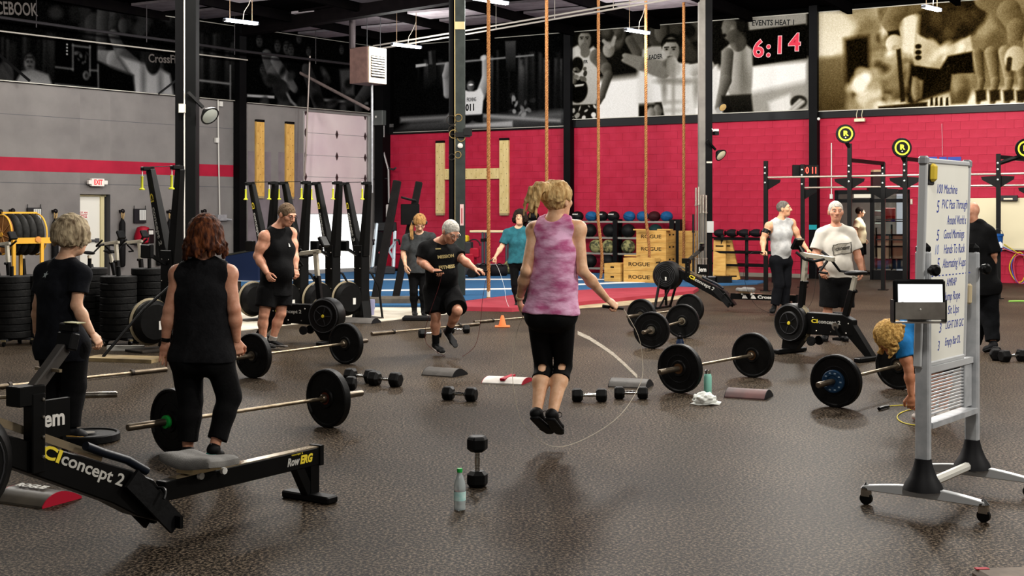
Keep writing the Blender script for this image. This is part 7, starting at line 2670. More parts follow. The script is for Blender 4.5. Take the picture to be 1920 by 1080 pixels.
    def strands(s, n, tmax, hang, r0=.012, r1=.007, az=(-2.3, 2.3), out=.01, seed=1, jit=.006, lift=1.06, curl=0, start=.12, fr=None):
        """locks combed from the crown over the skull and hanging below it; az = 0 is the back of the head"""
        rg = random.Random(seed)
        f = Fld()
        for i in range(n):
            a = az[0] + (az[1] - az[0]) * (i + rg.random() * .8) / n
            tm = tmax * rg.uniform(.88, 1.05)
            if fr is not None:
                tm = tm + (fr - tm) * max(0, (abs(a) - 1.4) / 1.4)
            L_ = hang * rg.uniform(.8, 1.1)
            pts = []
            for k in range(6):
                th = start + (tm - start) * k / 5
                lr = lift + rg.uniform(-.02, .03)
                p = s.H(.078 * lr * math.sin(th) * math.sin(a), -.012 - .098 * lr * math.sin(th) * math.cos(a), .02 + .094 * lr * math.cos(th))
                pts.append(p)
            if hang:
                d = nrm(pts[-1] - s.hc)
                for k in (1, 2, 3):
                    g = k / 3
                    pts.append(pts[5] + V3((0, 0, -L_ * g)) + d * out * math.sin(g * 2.2) + V3([rg.uniform(-jit, jit) for _ in range(3)]) + d * (curl * g * g))
            r = r0 * rg.uniform(.8, 1.2)
            for k in range(len(pts) - 1):
                ra = r + (r1 - r) * k / (len(pts) - 1)
                rb = r + (r1 - r) * (k + 1) / (len(pts) - 1)
                f.cap(pts[k], pts[k + 1], ra * s.hs, rb * s.hs, .011)
        return f

    def cap_hair(s, mat, thick=.012, face_cut=True, low=-.05, strands=None, h=None, front=.058, wr=.002, extra=None):
        q = s.hs
        c = Fld().ell(s.H(0, -.014, .022), ((.073 + thick) * q, (.092 + thick) * q, (.088 + thick) * q), s.hr, s.hf, s.hu, .02)
        parts = [(c, [(s.H(0, 0, low), nrm(-s.hu - s.hf * .0)), (s.H(0, front, .02), nrm(s.hf * 1.0 - s.hu * .75))])]
        # sideburn line: nothing in front of the ears below the temples
        sub = Fld().ell(s.H(0, .075, -.035), (.07 * q, .08 * q, .085 * q), s.hr, s.hf, s.hu, .01)
        for e in (-1, 1):
            sub.ell(s.H(.085 * e, -.008, -.02), (.022 * q, .024 * q, .034 * q), s.hr, s.hf, s.hu, .01)
        if strands is not None:
            parts.append((strands, []))
            sub = Fld().ell(s.H(0, .085, -.04), (.055 * q, .065 * q, .085 * q), s.hr, s.hf, s.hu, .01) if face_cut else None
        return s.mesh('hair', parts, mat, subs=sub, h=h or min(.006, s.h), wr=wr, wf=90, k=.012)

    def band(s, q, f0, f1, r, mat, name, seg='wrist'):
        j = s.J
        a, b = (j['e' + q], j['w' + q]) if seg == 'wrist' else (j['s' + q], j['e' + q])
        p0, p1 = a + (b - a) * f0, a + (b - a) * f1
        return MB().lathe([(r * .96, 0), (r, .003), (r, np.linalg.norm(p1 - p0) - .003), (r * .96, np.linalg.norm(p1 - p0))], Vector(p0 - s.org), Vector(p1 - p0), 20).build(name, mat, s.root)

    def glasses(s, mat):
        m = MB()
        for e in (-1, 1):
            c = s.H(.031 * e, .1, .004) - s.org
            m.torus(Vector(c), Vector(s.hf), .021 * s.hs, .0022, 18, 5)
            m.tube([Vector(s.H(.052 * e, .098, .01) - s.org), Vector(s.H(.074 * e, .07, .012) - s.org), Vector(s.H(.082 * e, -.01, .008) - s.org)], .002, 5)
        m.tube([Vector(s.H(-.01, .102, .006) - s.org), Vector(s.H(.01, .102, .006) - s.org)], .002, 5)
        return m.build('glasses', mat, s.root)

    def decal(s, mb_or_text, c, right, up, fwd, mat, name, size=.1, width=None, off=.013, bold=.002):
        """flat print laid onto the shirt: text or a builder in the (right, up) plane at c, pressed onto the cloth along -fwd"""
        c, right, up, fwd = V3(c), nrm(V3(right)), nrm(V3(up)), nrm(V3(fwd))
        if isinstance(mb_or_text, str):
            cu = bpy.data.curves.new(name, 'FONT')
            cu.body = mb_or_text
            cu.size = size
            cu.offset = bold
            cu.align_x, cu.align_y = 'CENTER', 'CENTER'
            cu.resolution_u = 3
            o = bpy.data.objects.new(name, cu)
            COL.objects.link(o)
            bpy.context.view_layer.update()
            me = bpy.data.meshes.new_from_object(o.evaluated_get(bpy.context.evaluated_depsgraph_get()))
            bpy.data.objects.remove(o)
            P2 = np.array([v.co[:2] for v in me.vertices], np.float32)
            if width:
                P2[:, 0] *= width / max(1e-4, np.ptp(P2[:, 0]))
            faces = [tuple(p.vertices) for p in me.polygons]
        else:
            P2, faces = mb_or_text
            P2 = np.array(P2, np.float32)
        pts = c + P2[:, :1] * right + P2[:, 1:2] * up + fwd * .2
        t = np.zeros(len(pts), np.float32)
        for _ in range(40):
            q = pts - fwd * t[:, None]
            D = None
            for f, pl in s.top['parts']:
                d = np.full(len(q), .5, np.float32)
                for p in f.p:
                    d = smin(d, pdist(p, q[:, 0], q[:, 1], q[:, 2]), p[5])
                d = d - s.top['off']
                D = d if D is None else smin(D, d, .03)
            t += np.clip(D - off, -.02, .05) * .8
        q = pts - fwd * t[:, None] - s.org
        me = bpy.data.meshes.new(name)
        me.from_pydata([tuple(map(float, v)) for v in q], [], faces)
        me.materials.append(mat)
        o = bpy.data.objects.new(name, me)
        COL.objects.link(o)
        o.parent = s.root
        return o


def rope_thing(label, pts, mat, r=.003, handles=(), hm=None):
    t = T('jump_rope', label, 'jump rope', Vector(pts[0]))
    c = Vector(pts[0])
    # smooth the polyline
    P_ = [Vector(p) for p in pts]
    out = []
    for i in range(len(P_) - 1):
        p0, p1, p2, p3 = P_[max(i - 1, 0)], P_[i], P_[i + 1], P_[min(i + 2, len(P_) - 1)]
        for k in range(6):
            u = k / 6
            out.append(.5 * ((2 * p1) + (p2 - p0) * u + (2 * p0 - 5 * p1 + 4 * p2 - p3) * u * u + (3 * p1 - p0 - 3 * p2 + p3) * u ** 3) - c)
    out.append(P_[-1] - c)
    MB().tube(out, r, 6).build('cord', mat, t)
    for a, b in handles:
        MB().tube([Vector(a) - c, (Vector(a) + Vector(b)) / 2 - c, Vector(b) - c], .013, 8, .01).build('handle', hm or black, t)
    return t
blackcloth = M('black_cloth', '070708', .9, spec=.12, c2='0b0b0c', scale=20, bump=.15, bscale=60)
charcoal = M('charcoal_cloth', '0f0f11', .9, spec=.12, c2='161618', scale=25, bump=.2, bscale=60)
shoeb = M('shoe_black', '070707', .6, c2='0d0d0e', scale=30)
soleb = M('sole_black', '131314', .6)
solew = M('sole_white', 'cfc9bf', .6)
fairskin = ('e3b796', 'd3a081')
redskin = ('d39c80', 'c08468')
fists = (.95, 1.1, .7)
relax = (.3, .4, .3)
blondm = M('hair_blond', 'dcbb83', .65, spec=.15, c2='a37b48', scale=45, stretch=(1, 1, .25), bump=.5, bscale=110)

# woman in the pink top, jumping
p = Person('woman in pink tie-dye tank top and black leggings jumping rope, seen from behind', 8.89,
           dict(head=(1046, 375), neck=(1040, 413), sa=(1003, 432, .05), sb=(1083, 430, -.02), ha=(1012, 588, .02), hb=(1055, 588, -.02), waist=(1036, 518, -.02), chest=(1042, 466),
                ea=(987, 508, -.06), wa=(974, 560, .1), eb=(1092, 508, -.08), wb=(1138, 561, .12),
                ka=(1019, 688, .14), aa=(1007, 772, -.06), ta=(1034, 816, .12), kb=(1056, 686, .14), ab=(1036, 776, -.1), tb=(1051, 817, .1)),
           (.3, .95, 0), (.62, .78, .0), sex='f', sz=1.0, skin=('e6b995', 'd6a27c'), h=.0065, tw=.9, aw=.95)
p.body({'a': ((.12, .25, -1), (.9, .2, .1), (.1, 1, 0), fists), 'b': ((.8, .15, -.58), (-.45, .5, -.75), (.2, .9, .3), fists)})
p.shirt(M('pink_tie_dye', 'b35a86', .85, spec=.15, c2='e8b6d6', scale=7, stretch=(1, 1, 2.4), bump=.25, bscale=22, detail=6, lo=.38, hi=.62), -.0, off=.014, tank=.085, tsh=.035, drape=.012, neck_r=.062, wr=.004, neckf=-.02)
sb_ = Fld()
for q in 'ab':
    k = p.J['k' + q]
    dv_ = nrm(p.J['a' + q] - k)
    c = k + dv_ * .005 + V3((-.01, -.062, 0))
    sb_.cap(c - dv_ * .01, c + dv_ * .012, .03, .026, .01)
p.pants(M('legging_black', '060607', .8, spec=.15, bump=.1), 1.28, off=.008, name='leggings', wr=.001, subs=sb_, k=.006)
p.shoes(shoeb, soleb, lace=None)
for q in 'ab':
    d_ = p.foot(q)
    c = d_['heel'] + d_['f'] * .12 + d_['up'] * .075 - p.org
    MB().torus(Vector(c + d_['side'] * .03), Vector(d_['f']), .02, .003, 14, 5).build('lace_loop', black, p.root)
st = p.strands(34, 1.75, 0, az=(-2.0, 2.0), r0=.011, r1=.009, seed=5, lift=1.1, start=.5)
tail0 = p.H(-.01, -.1, .085)
rg_ = random.Random(9)
for i in range(26):
    q0 = V3(tail0) + V3([rg_.uniform(-.018, .018) for _ in range(3)])
    sx = rg_.uniform(-1, 1)
    pts = [q0, q0 + V3((-.045 + sx * .015, -.03, .0 + rg_.uniform(-.02, .02))), q0 + V3((-.08 + sx * .028, -.045, -.045 + rg_.uniform(-.03, .03))), q0 + V3((-.1 + sx * .04, -.04, -.11 + rg_.uniform(-.03, .02))), q0 + V3((-.11 + sx * .05, -.03, -.17 + rg_.uniform(-.04, .03)))]
    for a, b, r in zip(pts[:-1], pts[1:], (.016, .015, .012, .006)):
        st.cap(a, b, r, r * .75, .006)
p.cap_hair(blondm, .012, strands=st, low=-.09, front=.05)
MB().torus(Vector(tail0 - p.org), (1, .3, 0), .02, .007, 14, 6).build('hair_tie', black, p.root)
p.band('a', .9, .97, .03, M('wrist_cream', 'd6c9a0', .5), 'bracelet')
J_ = p.J
hr0, hr1 = J_['wb'] + V3((.03, .03, -.06)), J_['wb'] + V3((.12, .04, -.07))
ha0, ha1 = J_['wa'] + V3((.01, .05, -.05)), J_['wa'] + V3((.03, .09, -.12))
rope_thing('thin pale jump rope swung by the woman in the pink top', [hr1, P(1195, 625, 9.1), P(1204, 668, 9.2), P(1200, 720, 9.15), P(1150, 790, 9.0), P(1050, 838, 8.9), P(985, 800, 8.9), P(962, 720, 9.0), P(965, 640, 9.05), ha1], M('rope_pale', 'cfc4b2', .5), .0022, [(V3(hr0) - V3((.06, .02, -.01)), hr1), (ha0, ha1)])

# auburn haired woman
p = Person('auburn haired woman in black sleeveless top and black trousers standing with her back turned', 8.62,
           dict(head=(386, 447), neck=(383, 492), sa=(335, 514), sb=(428, 514), ha=(350, 668), hb=(408, 668), waist=(379, 602), chest=(381, 548),
                ea=(318, 582, -.03), wa=(310, 640, -.02), eb=(439, 580, -.03), wb=(444, 638, .03),
                ka=(357, 752, .05), aa=(352, 842), ta=(346, 862, .2), kb=(430, 745, .06), ab=(402, 838, -.06), tb=(412, 860, .14)),
           (.02, 1, 0), (.15, .98, -.05), sex='f', sz=1.0, skin=redskin, h=.0065, tw=1.12, td=1.05, aw=1.05)
p.body({'a': ((-.02, -.0, -1), (.1, -1, 0), (.9, .2, 0), (.15, .2, .15)), 'b': ((.12, .05, -1), (-.5, .9, 0), (.8, .4, -.2), (.8, .9, .6))})
p.shirt(charcoal, -.05, off=.016, tank=.08, tsh=.06, drape=.03, neck_r=.058, wr=.003, neckf=0)
p.pants(blackcloth, 1.85, off=.012, loose=.004, wr=.004)
p.shoes(shoeb, M('sole_teal', '4a8f86', .5))
aub = M('hair_auburn', '2b140d', .7, spec=.1, c2='7a4526', scale=40, stretch=(1, 1, .22), bump=.5, bscale=100, lo=.42, hi=.72)
st = p.strands(64, 1.75, .12, az=(-2.5, 2.5), r0=.014, r1=.009, seed=3, lift=1.22, out=.02, jit=.014, curl=.008)
p.cap_hair(aub, .02, strands=st, low=-.1, front=.05)
p.band('a', .88, 1.0, .031, black, 'watch')
wr_ = p.J['wa'] + V3((0, -.02, -.15)) - p.org
MB().torus(Vector(p.J['wa'] + V3((.002, -.0, -.108)) - p.org), (0, 0, 1), .0105, .003, 12, 5).build('ring', M('gold', 'd9b25a', .25, 1), p.root)

# grey haired woman
p = Person('grey haired woman in navy T-shirt with a white star standing on a flat plate', 9.25,
           dict(head=(136, 444), neck=(122, 487), sa=(84, 513, .08), sb=(152, 514, -.1), ha=(98, 648, .04), hb=(138, 648, -.04), waist=(108, 590), chest=(112, 540),
                ea=(72, 572, .05), wa=(68, 622, .15), eb=(143, 572, -.14), wb=(172, 624, -.12),
                ka=(104, 726, .12), aa=(106, 800, .05), ta=(138, 812, .0), kb=(140, 722, .0), ab=(132, 803, -.02), tb=(166, 822, -.05)),
           (.55, .83, 0), (.72, .69, -.08), sex='f', sz=.98, skin=fairskin, h=.0065, tw=1.02)
p.body({'a': ((.1, .1, -1), (.9, .1, 0), (.5, .8, 0), (.6, .7, .5)), 'b': ((.55, .1, -.8), (-.6, .4, -.6), (.5, .8, 0), (.55, .7, .5))})
p.shirt(M('navy_tee', '101116', .9, spec=.12, c2='16181d', scale=20, bump=.15), -.16, off=.014, sleeves=.62, drape=.025, neck_r=.07, neckf=-.01, wr=.004)
p.pants(blackcloth, 1.95, off=.012, loose=.012, wr=.004)
p.shoes(M('shoe_dark', '1b1b1d', .6), M('sole_orange', 'c79a4e', .5))
st_pts = [(.028 * (1 if k % 2 == 0 else .42) * math.sin(2 * PI * k / 10), .028 * (1 if k % 2 == 0 else .42) * math.cos(2 * PI * k / 10)) for k in range(10)]
bk_ = p.chest + p.up2 * .1 - p.Fv * .1 - p.S * .02
p.decal((st_pts + [(0, 0)], [(10, (k + 1) % 10, k) for k in range(10)]), bk_, p.S if p.S[0] > 0 else -p.S, p.up2, -p.Fv, M('star_pale', 'a9b3b3', .6), 'star_print')
ghair = M('hair_grey', 'b3a284', .7, spec=.1, c2='5b4a37', scale=35, stretch=(1, 1, .3), bump=.5, bscale=90, lo=.4, hi=.7)
st = p.strands(56, 1.85, .045, az=(-2.6, 2.6), r0=.015, r1=.009, seed=8, lift=1.2, out=.0, jit=.01, curl=-.012)
p.cap_hair(ghair, .02, strands=st, low=-.09, front=.05)

# man in the black tank top
p = Person('man in black tank top, black shorts and glasses looking down beside the ski machines', 15.5,
           dict(head=(538, 402, -.05), neck=(518, 427), sa=(497, 444, -.14), sb=(545, 438, .12), ha=(503, 545, -.09), hb=(528, 545, .07), waist=(521, 505, -.05), chest=(521, 468),
                ea=(483, 480, -.16), wa=(500, 511, -.25), eb=(551, 476, .1), wb=(554, 503, -.0),
                ka=(495, 590, -.14), aa=(493, 642, -.1), ta=(516, 655, -.3), kb=(527, 588, .02), ab=(510, 640, .05), tb=(540, 651, -.1)),
           (.72, -.69, 0), (.8, -.5, -.42), sz=1.06, skin=redskin, h=.0075, tw=1.05, td=1.1, aw=1.1, hs=1.16)
p.body({'a': ((.45, -.3, -.8), (.4, .5, -.2), (.6, -.6, .3), (.45, .6, .4)), 'b': ((.3, -.4, -.85), (-.4, .3, -.2), (.5, -.6, .3), (.5, .7, .5))})
p.shirt(blackcloth, -.08, off=.016, tank=.09, tsh=.05, drape=.02, neck_r=.07, wr=.004)
p.pants(blackcloth, .68, off=.014, loose=.026, name='shorts', wr=.004)
p.shoes(shoeb, M('sole_grey', '6b6763', .6), M('sock_grey', '9a958e', .8), sockh=.07)
brh = M('hair_brown_grey', '4a3626', .7, spec=.1, c2='7b6853', scale=60, bump=.5, bscale=140)
p.cap_hair(brh, .007, low=-.045, front=.06)
p.eyes(M('brow_brown', '3a2a1e', .7))
p.glasses(black)
p.decal(([(-.012, -.02), (.012, -.02), (.004, .02), (-.006, .018)], [(0, 1, 2, 3)]), p.chest + p.Fv * .1 + p.up2 * .06 + p.S * .04, p.S, p.up2, p.Fv, white, 'shirt_mark')

# grey shirted woman with headphones
p = Person('blond woman in grey T-shirt and headphones looking down at her feet on a thin pad', 20.25,
           dict(head=(787, 418, -.1), neck=(786, 438), sa=(764, 447), sb=(808, 444), ha=(775, 507), hb=(795, 507), waist=(785, 482), chest=(786, 463, .02),
                ea=(756, 474, -.02), wa=(760, 497, -.15), eb=(816, 474, .05), wb=(812, 500, -.1),
                ka=(776, 548, -.05), aa=(777, 582), ta=(779, 594, -.18), kb=(794, 548, -.05), ab=(794, 582), tb=(797, 594, -.18)),
           (.05, -1, 0), (.12, -.75, -.65), sex='f', sz=.98, skin=fairskin, h=.008, ground=.06)
p.body({'a': ((.15, -.3, -.9), (.6, .4, 0), (.6, -.6, 0), relax), 'b': ((-.1, -.3, -.9), (-.6, .4, 0), (-.6, -.6, 0), relax)})
p.shirt(M('grey_heather', '3d3f40', .85, c2='2f3132', scale=16, bump=.2), -.06, off=.016, sleeves=.85, drape=.03, wr=.004)
p.pants(blackcloth, 1.86, off=.009, wr=.002)
p.shoes(shoeb, solew, M('sock_black', '101012', .8), sockh=.05)
st = p.strands(30, 1.6, 0, az=(-2.6, 2.6), r0=.011, r1=.009, seed=12, lift=1.08, start=.3)
q0 = p.H(.085, -.05, -.03)
for i in range(12):
    a = V3(q0) + V3([rg_.uniform(-.02, .02) for _ in range(3)])
    st.cap(a, a + V3((-.03, -.05, -.1)), .016, .014, .01).cap(a + V3((-.03, -.05, -.1)), a + V3((-.02, -.06, -.22 - rg_.uniform(0, .05))), .014, .006, .01)
p.cap_hair(M('hair_sandy', 'b58a56', .7, spec=.1, c2='7d5a33', scale=45, stretch=(1, 1, .3), bump=.5, bscale=110), .012, strands=st, low=-.06, front=.075)
p.eyes(M('brow_brown', ''))
hp_ = [Vector(p.H(.09 * math.cos(a), -.01, .02 + .105 * math.sin(a)) - p.org) for a in [PI * k / 12 for k in range(13)]]
hb_ = MB().tube(hp_, .008, 6).build('headphone_band', dgrey, p.root)
for e in (-1, 1):
    MB().ell(Vector(p.H(.09 * e, -.01, .0) - p.org), (.025, .035, .035)).build('ear_cup', dgrey, hb_)

# skipping man in black
p = Person('white haired man in black T-shirt and shorts skipping with one knee lifted', 14.95,
           dict(head=(845, 434, -.2), neck=(823, 453, -.06), sa=(797, 466, -.08), sb=(848, 468, .04), ha=(814, 545, -.02), hb=(840, 545, .04), waist=(829, 512, -.08), chest=(826, 482, -.06),
                ea=(789, 490, -.12), wa=(811, 507, -.34), eb=(866, 486, -.08), wb=(890, 504, -.16),
                ka=(817, 592, -.1), aa=(817, 645, .02), ta=(832, 665, -.2), kb=(858, 583, -.28), ab=(840, 622, .0), tb=(856, 655, -.14)),
           (.4, -.9, 0), (.5, -.6, -.55), sz=1.0, skin=redskin, h=.0075, tw=1.06, td=1.1, aw=1.05, hs=1.14)
p.body({'a': ((.7, -.55, -.1), (.3, .3, -.8), (.3, -.4, .8), (.7, .9, .6)), 'b': ((.8, -.5, -.15), (-.2, .2, -.9), (.2, -.8, .5), (.3, .4, .3))})
p.shirt(blackcloth, -.1, off=.016, sleeves=.8, drape=.03, wr=.004)
p.pants(blackcloth, .9, off=.014, loose=.034, name='shorts', wr=.005)
p.shoes(shoeb, solew, M('sock_black', ''), sockh=.13)
p.cap_hair(M('hair_white', 'cdc9bf', .7, spec=.1, c2='9b978e', scale=50, bump=.4, bscale=120), .008, low=-.05, front=.055)
p.eyes(M('brow_white', 'a59d90', .7))
p.glasses(M('glasses_steel', '8b8782', .3, .8))
gold = M('print_gold', '9b8a5c', .6)
fr_ = p.Fv * .16 + p.up2 * .02
for s_, dz, wd, sz_ in (('MISSION', .03, .2, .05), ('FITNESS', -.09, .2, .05)):
    p.decal(s_, p.chest + p.Fv * .1 + p.up2 * dz + p.S * .0, p.S, p.up2, p.Fv, gold, 'shirt_print', sz_, wd)
p.decal(([(-.03, -.006), (.03, -.006), (.03, .006), (-.03, .006)], [(0, 1, 2, 3)]), p.chest + p.Fv * .1 + p.up2 * .12 - p.S * .07, p.S, p.up2, p.Fv, gold, 'shirt_mark')
J_ = p.J
w1, w2 = J_['wa'] + V3((.07, -.08, -.01)), J_['wb'] + V3((.09, -.05, -.02))
rope_thing('dark red jump rope of the skipping man in black', [w1 + V3((.05, -.02, 0)), P(822, 540, 14.6), P(805, 590, 14.7), P(797, 625, 14.8), P(805, 650, 14.8), P(850, 672, 14.75), P(888, 652, 14.8), P(900, 610, 14.8), P(905, 560, 14.7), w2 + V3((.06, -.02, -.01))], M('rope_maroon', '5c2a2c', .5), .0028, [(w1 + V3((-.05, .02, -.01)), w1 + V3((.06, -.02, 0))), (w2 + V3((-.05, .02, 0)), w2 + V3((.06, -.02, -.01)))])

# teal shirted woman
p = Person('dark haired woman in teal T-shirt and black leggings gazing upward by the rope', 22.2,
           dict(head=(975, 409, -.02), neck=(972, 427), sa=(951, 437), sb=(993, 437), ha=(964, 492), hb=(985, 492), waist=(973, 468), chest=(973, 451),
                ea=(941, 462, -.05), wa=(929, 481, -.15), eb=(1003, 464), wb=(1000, 490, -.1),
                ka=(965, 532, -.03), aa=(970, 566), ta=(968, 578, -.2), kb=(984, 532, -.03), ab=(983, 566), tb=(984, 578, -.2)),
           (-.1, -1, 0), (-.2, -.93, .22), sex='f', sz=1.0, skin=fairskin, h=.009)
p.body({'a': ((-.5, -.4, -.6), (.2, .2, -.9), (.3, -.8, .3), fists), 'b': ((0, -.2, -1), (-1, 0, 0), (0, -1, 0), relax)})
p.shirt(M('teal_tee', '2c6a76', .8, c2='22545f', scale=14, bump=.2), -.02, off=.016, sleeves=.8, drape=.03, wr=.004)
p.pants(blackcloth, 1.98, off=.008, wr=.002)
p.shoes(shoeb, solew)
st = p.strands(44, 1.8, .05, az=(-2.5, 2.5), r0=.017, r1=.013, seed=15, lift=1.22, out=.012, jit=.014)
p.cap_hair(M('hair_black', '17100d', .7, spec=.1, c2='2a1d16', scale=40, bump=.5, bscale=90), .022, strands=st, low=-.08, front=.07)
p.eyes(M('brow_dark', '1a120e', .7))
w1 = p.J['wa'] + V3((-.05, -.05, -.05))
rope_thing('thin white jump rope of the woman in the teal shirt', [w1, P(935, 505, 22), P(946, 540, 21.8), P(950, 566, 21.7), P(962, 583, 21.6), P(985, 586, 21.6), P(1005, 560, 21.8), p.J['wb'] + V3((0, -.05, -.08))], M('rope_white2', 'cfd3d3', .4), .003, [(w1 + V3((.05, .03, .03)), w1 + V3((-.05, -.03, -.03)))])

# man in the grey tank top
p = Person('man in pale grey tank top with black armband and black trousers holding a rope', 20.9,
           dict(head=(1470, 391, -.02), neck=(1463, 411), sa=(1442, 424, -.1), sb=(1484, 418, .1), ha=(1455, 490, -.04), hb=(1473, 490, .06), waist=(1464, 462), chest=(1463, 437),
                ea=(1431, 447, -.12), wa=(1431, 470, -.28), eb=(1497, 447, .1), wb=(1513, 467, -.05),
                ka=(1460, 533, -.06), aa=(1452, 573, -.05), ta=(1446, 588, -.22), kb=(1473, 533, .05), ab=(1470, 573, .06), tb=(1474, 586, -.16)),
           (.45, -.9, 0), (.93, -.36, .02), sz=1.0, skin=('d9a683', 'c68e69'), h=.008, tw=1.05, aw=1.05, lw=.92)
p.body({'a': ((-.25, -.7, -.3), (.4, .3, -.7), (.3, -.5, .8), fists), 'b': ((.6, -.4, -.6), (-.3, .2, -.8), (.3, -.8, .2), fists)})
p.shirt(M('grey_tank', 'b9b9b7', .8, c2='9d9d9c', scale=12, bump=.12, bscale=30), .05, off=.014, tank=.09, tsh=.045, drape=None, wr=.005)
p.pants(M('trouser_navy_black', '0b0c10', .9, spec=.12, bump=.2), 1.95, off=.012, loose=.012, wr=.005)
p.shoes(shoeb, soleb)
p.cap_hair(M('hair_greying', '4a443e', .7, spec=.1, c2='75706a', scale=60, bump=.4, bscale=120), .006, low=-.045, front=.03)
p.eyes(M('brow_dark', ''))
p.band('a', .3, .62, .071, black, 'armband', 'arm')
w1, w2 = p.J['wa'] + V3((-.03, -.08, -.03)), p.J['wb'] + V3((.05, -.03, -.05))
rope_thing('black jump rope held by the man in the grey tank top', [w1 + V3((-.08, -.05, .02)), P(1405, 478, 20.4), P(1395, 520, 20.5), P(1420, 575, 20.6), P(1480, 592, 20.6), P(1520, 570, 20.6), P(1530, 510, 20.6), w2 + V3((.06, -.02, -.05))], M('rope_black', '1b1b1c', .5), .003, [(w1 + V3((.04, .02, -.01)), w1 + V3((-.08, -.05, .02))), (w2 + V3((-.04, .02, .03)), w2 + V3((.06, -.02, -.05)))])

# man in the white shirt
p = Person('white haired man in white T-shirt with a printed badge and black shorts facing the hall', 16.6,
           dict(head=(1567, 396, -.04), neck=(1567, 424), sa=(1541, 439), sb=(1594, 438), ha=(1556, 518), hb=(1582, 518), waist=(1567, 490, -.02), chest=(1567, 462),
                ea=(1530, 475, -.03), wa=(1540, 504, -.16), eb=(1607, 474, -.02), wb=(1615, 506, -.06),
                ka=(1553, 573, -.03), aa=(1548, 628), ta=(1545, 640, -.2), kb=(1586, 573, -.03), ab=(1582, 628), tb=(1587, 640, -.2)),
           (-.05, -1, 0), (-.06, -1, -.03), sz=1.0, skin=redskin, h=.007, tw=1.12, td=1.3, aw=1.1, lw=1.05, hs=1.18)
p.body({'a': ((.25, -.2, -.95), (.5, .8, 0), (.7, -.6, 0), (.35, .5, .4)), 'b': ((.05, -.1, -1), (-.8, .4, 0), (-.3, -.9, 0), (.45, .55, .4))})
p.shirt(M('white_tee', 'd3cec3', .8, c2='c2bcb0', scale=6, bump=.12, bscale=14), -.02, off=.018, sleeves=.82, drape=.03, neck_r=.072, wr=.005)
p.pants(M('shorts_black', '0c0c0d', .9, spec=.12, bump=.2), 1.05, off=.016, loose=.032, name='shorts', wr=.005, top=.25)
p.shoes(shoeb, soleb, M('sock_black', ''), sockh=.16)
p.cap_hair(M('hair_white', ''), .005, low=-.04, front=.06)
p.eyes(M('brow_white', ''))
p.band('a', .9, 1.0, .035, black, 'watch')
q_ = []
for k in range(28):
    a = k / 28 * 4
    i, f = int(a), a % 1
    cn_ = [(-.13, -.075), (.13, -.05), (.12, .085), (-.125, .06)]
    x, y = [cn_[i][m] * (1 - f) + cn_[(i + 1) % 4][m] * f for m in (0, 1)]
    q_.append((x + rg_.uniform(-.006, .006), y + rg_.uniform(-.006, .006)))
ring_ = q_ + [(x * .93, y * .9) for x, y in q_]
ink_ = M('badge_ink', '3b3833', .7)
c_ = p.chest + p.Fv * .2 + p.S * .05 - p.up2 * .03
p.decal((ring_, [(k, (k + 1) % 28, 28 + (k + 1) % 28, 28 + k) for k in range(28)]), c_, p.S, p.up2, p.Fv, ink_, 'badge_border')
p.decal((q_ + [(0, 0)], [(28, k, (k + 1) % 28) for k in range(28)]), c_, p.S, p.up2, p.Fv, M('badge_fill', 'a8a294', .7, c2='8b857a', scale=30), 'badge_fill', off=.009)
p.decal('CROSSFIT', c_ + p.up2 * .005, p.S + p.up2 * .1, p.up2, p.Fv, ink_, 'badge_print', .05, .19, off=.017)

# young man in the lobby
p = Person('young man in cream T-shirt and black shorts seen through the glass entrance', 34.3,
           dict(head=(1613, 397), neck=(1610, 410), sa=(1607, 416, -.18), sb=(1613, 416, .18), ha=(1610, 453, -.08), hb=(1614, 453, .08), waist=(1612, 438), chest=(1611, 425),
                ea=(1603, 433, -.25), wa=(1607, 450, -.28), eb=(1616, 433, .25), wb=(1622, 448, .2),
                ka=(1611, 482, -.08), aa=(1615, 508, -.08), ta=(1627, 515, -.1), kb=(1616, 482, .08), ab=(1622, 508, .08), tb=(1634, 514, .06)),
           (1, -.15, 0), (1, -.1, 0), sz=1.0, skin=fairskin, h=.011)
p.body({'a': ((.15, 0, -1), (0, 1, 0), (1, 0, 0), relax), 'b': ((.15, 0, -1), (0, -1, 0), (1, 0, 0), relax)})
p.shirt(M('cream_tee', 'd8cca8', .8, c2='c9bd98', scale=8), -.08, off=.018, sleeves=.7, drape=.03)
p.pants(blackcloth, .85, off=.016, loose=.03, name='shorts')
p.shoes(shoeb, soleb)
p.cap_hair(M('hair_black', ''), .014, low=-.05, front=.06)
p.eyes(M('brow_dark', ''))
p.band('a', .85, 1.0, .034, black, 'watch')

# bald man behind the whiteboard
p = Person('bald man in black shirt and black trousers walking behind the rolling whiteboard', 15.2,
           dict(head=(1819, 398), neck=(1831, 421), sa=(1800, 437, .1), sb=(1852, 436, -.1), ha=(1828, 536, .04), hb=(1852, 536, -.04), waist=(1838, 492), chest=(1833, 460),
                ea=(1800, 478, .0), wa=(1812, 515, -.1), eb=(1862, 476, -.12), wb=(1858, 512, .05),
                ka=(1838, 592, .1), aa=(1826, 648, .2), ta=(1800, 655, .3), kb=(1856, 592, -.02), ab=(1862, 642, -.12), tb=(1842, 662, -.05)),
           (-.55, .83, 0), (-.7, .7, -.1), sz=1.06, skin=redskin, h=.008, tw=1.08, td=1.1)
p.body({'a': ((0, -.2, -1), (1, 0, 0), (-.5, .8, 0), relax), 'b': ((-.2, .1, -1), (-1, 0, 0), (-.5, .8, 0), relax)})
p.shirt(M('black_polo', '0a0a0b', .9, spec=.12, bump=.15), -.14, off=.026, sleeves=.95, drape=.025, neck_r=.062, wr=.005)
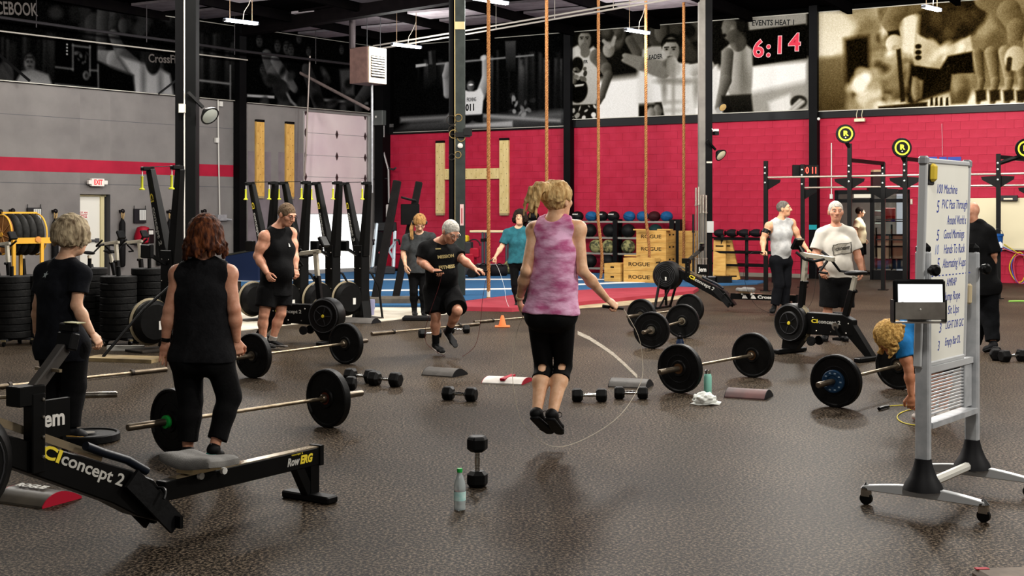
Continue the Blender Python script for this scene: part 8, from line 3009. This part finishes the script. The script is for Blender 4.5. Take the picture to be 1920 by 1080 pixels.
p.pants(M('black_jeans', '08090b', .9, spec=.12, c2='0e0f12', scale=12, bump=.2), 1.95, off=.014, loose=.02, wr=.006)
p.shoes(M('shoe_charcoal', '1d1d1f', .6), soleb)
p.eyes(M('brow_dark', ''))

# blond person bending over
p = Person('blond person in blue T-shirt and black shorts bending down behind the rolling whiteboard', 10.3,
           dict(head=(1672, 634, -.12), neck=(1702, 620, -.02), sa=(1692, 646, -.16), sb=(1722, 628, .2), ha=(1772, 632, -.06), hb=(1778, 622, .16), waist=(1752, 606, .05), chest=(1722, 608, .03),
                ea=(1704, 692, -.2), wa=(1708, 740, -.2), eb=(1728, 690, .12), wb=(1717, 742, -.02),
                ka=(1756, 706, -.1), aa=(1742, 770, -.08), ta=(1708, 786, -.12), kb=(1772, 704, .14), ab=(1768, 768, .16), tb=(1742, 780, .1)),
           (-.25, -.1, -1), (-.45, -.1, -.9), up=(-.8, -.15, .5), sz=.96, aw=.85, skin=('c98a68', 'b57453'), h=.007, tw=.95, td=.95)
p.body({'a': ((.1, .05, -1), (.3, .9, 0), (-.8, -.2, 0), (.8, .9, .7)), 'b': ((-.1, -.1, -1), (0, -.9, 0), (-.8, .1, 0), (.8, .9, .7))})
p.shirt(M('blue_tee', '2478b8', .8, c2='1d659c', scale=10, bump=.2), .02, off=.016, sleeves=.5, drape=None, neck_r=.06, wr=.004)
p.pants(blackcloth, .85, off=.014, loose=.02, name='shorts')
p.shoes(M('shoe_white', 'd5cdc6', .6), M('sole_pink', 'b98f86', .6))
st = p.strands(52, 1.75, .05, az=(-2.6, 2.6), r0=.013, r1=.008, seed=21, lift=1.12, out=.012, jit=.016)
p.cap_hair(M('hair_gold', 'd6ad66', .7, spec=.1, c2='8f6a35', scale=40, bump=.5, bscale=100), .012, strands=st, low=-.08, front=.075)
# ---------------------------------------------------------------- lettering becomes plain mesh objects
bpy.context.view_layer.update()
dg = bpy.context.evaluated_depsgraph_get()
cache = {}
for o in [o for o in SC.objects if o.type == 'FONT']:
    key = o.data.name
    if key not in cache:
        cache[key] = bpy.data.meshes.new_from_object(o.evaluated_get(dg))
    n = bpy.data.objects.new('tmp', cache[key])
    COL.objects.link(n)
    n.parent = o.parent
    n.matrix_parent_inverse = o.matrix_parent_inverse
    n.matrix_basis = o.matrix_basis
    for k in ('label', 'kind'):
        if k in o:
            n[k] = o[k]
    nm = o.name
    bpy.data.objects.remove(o)
    n.name = nm
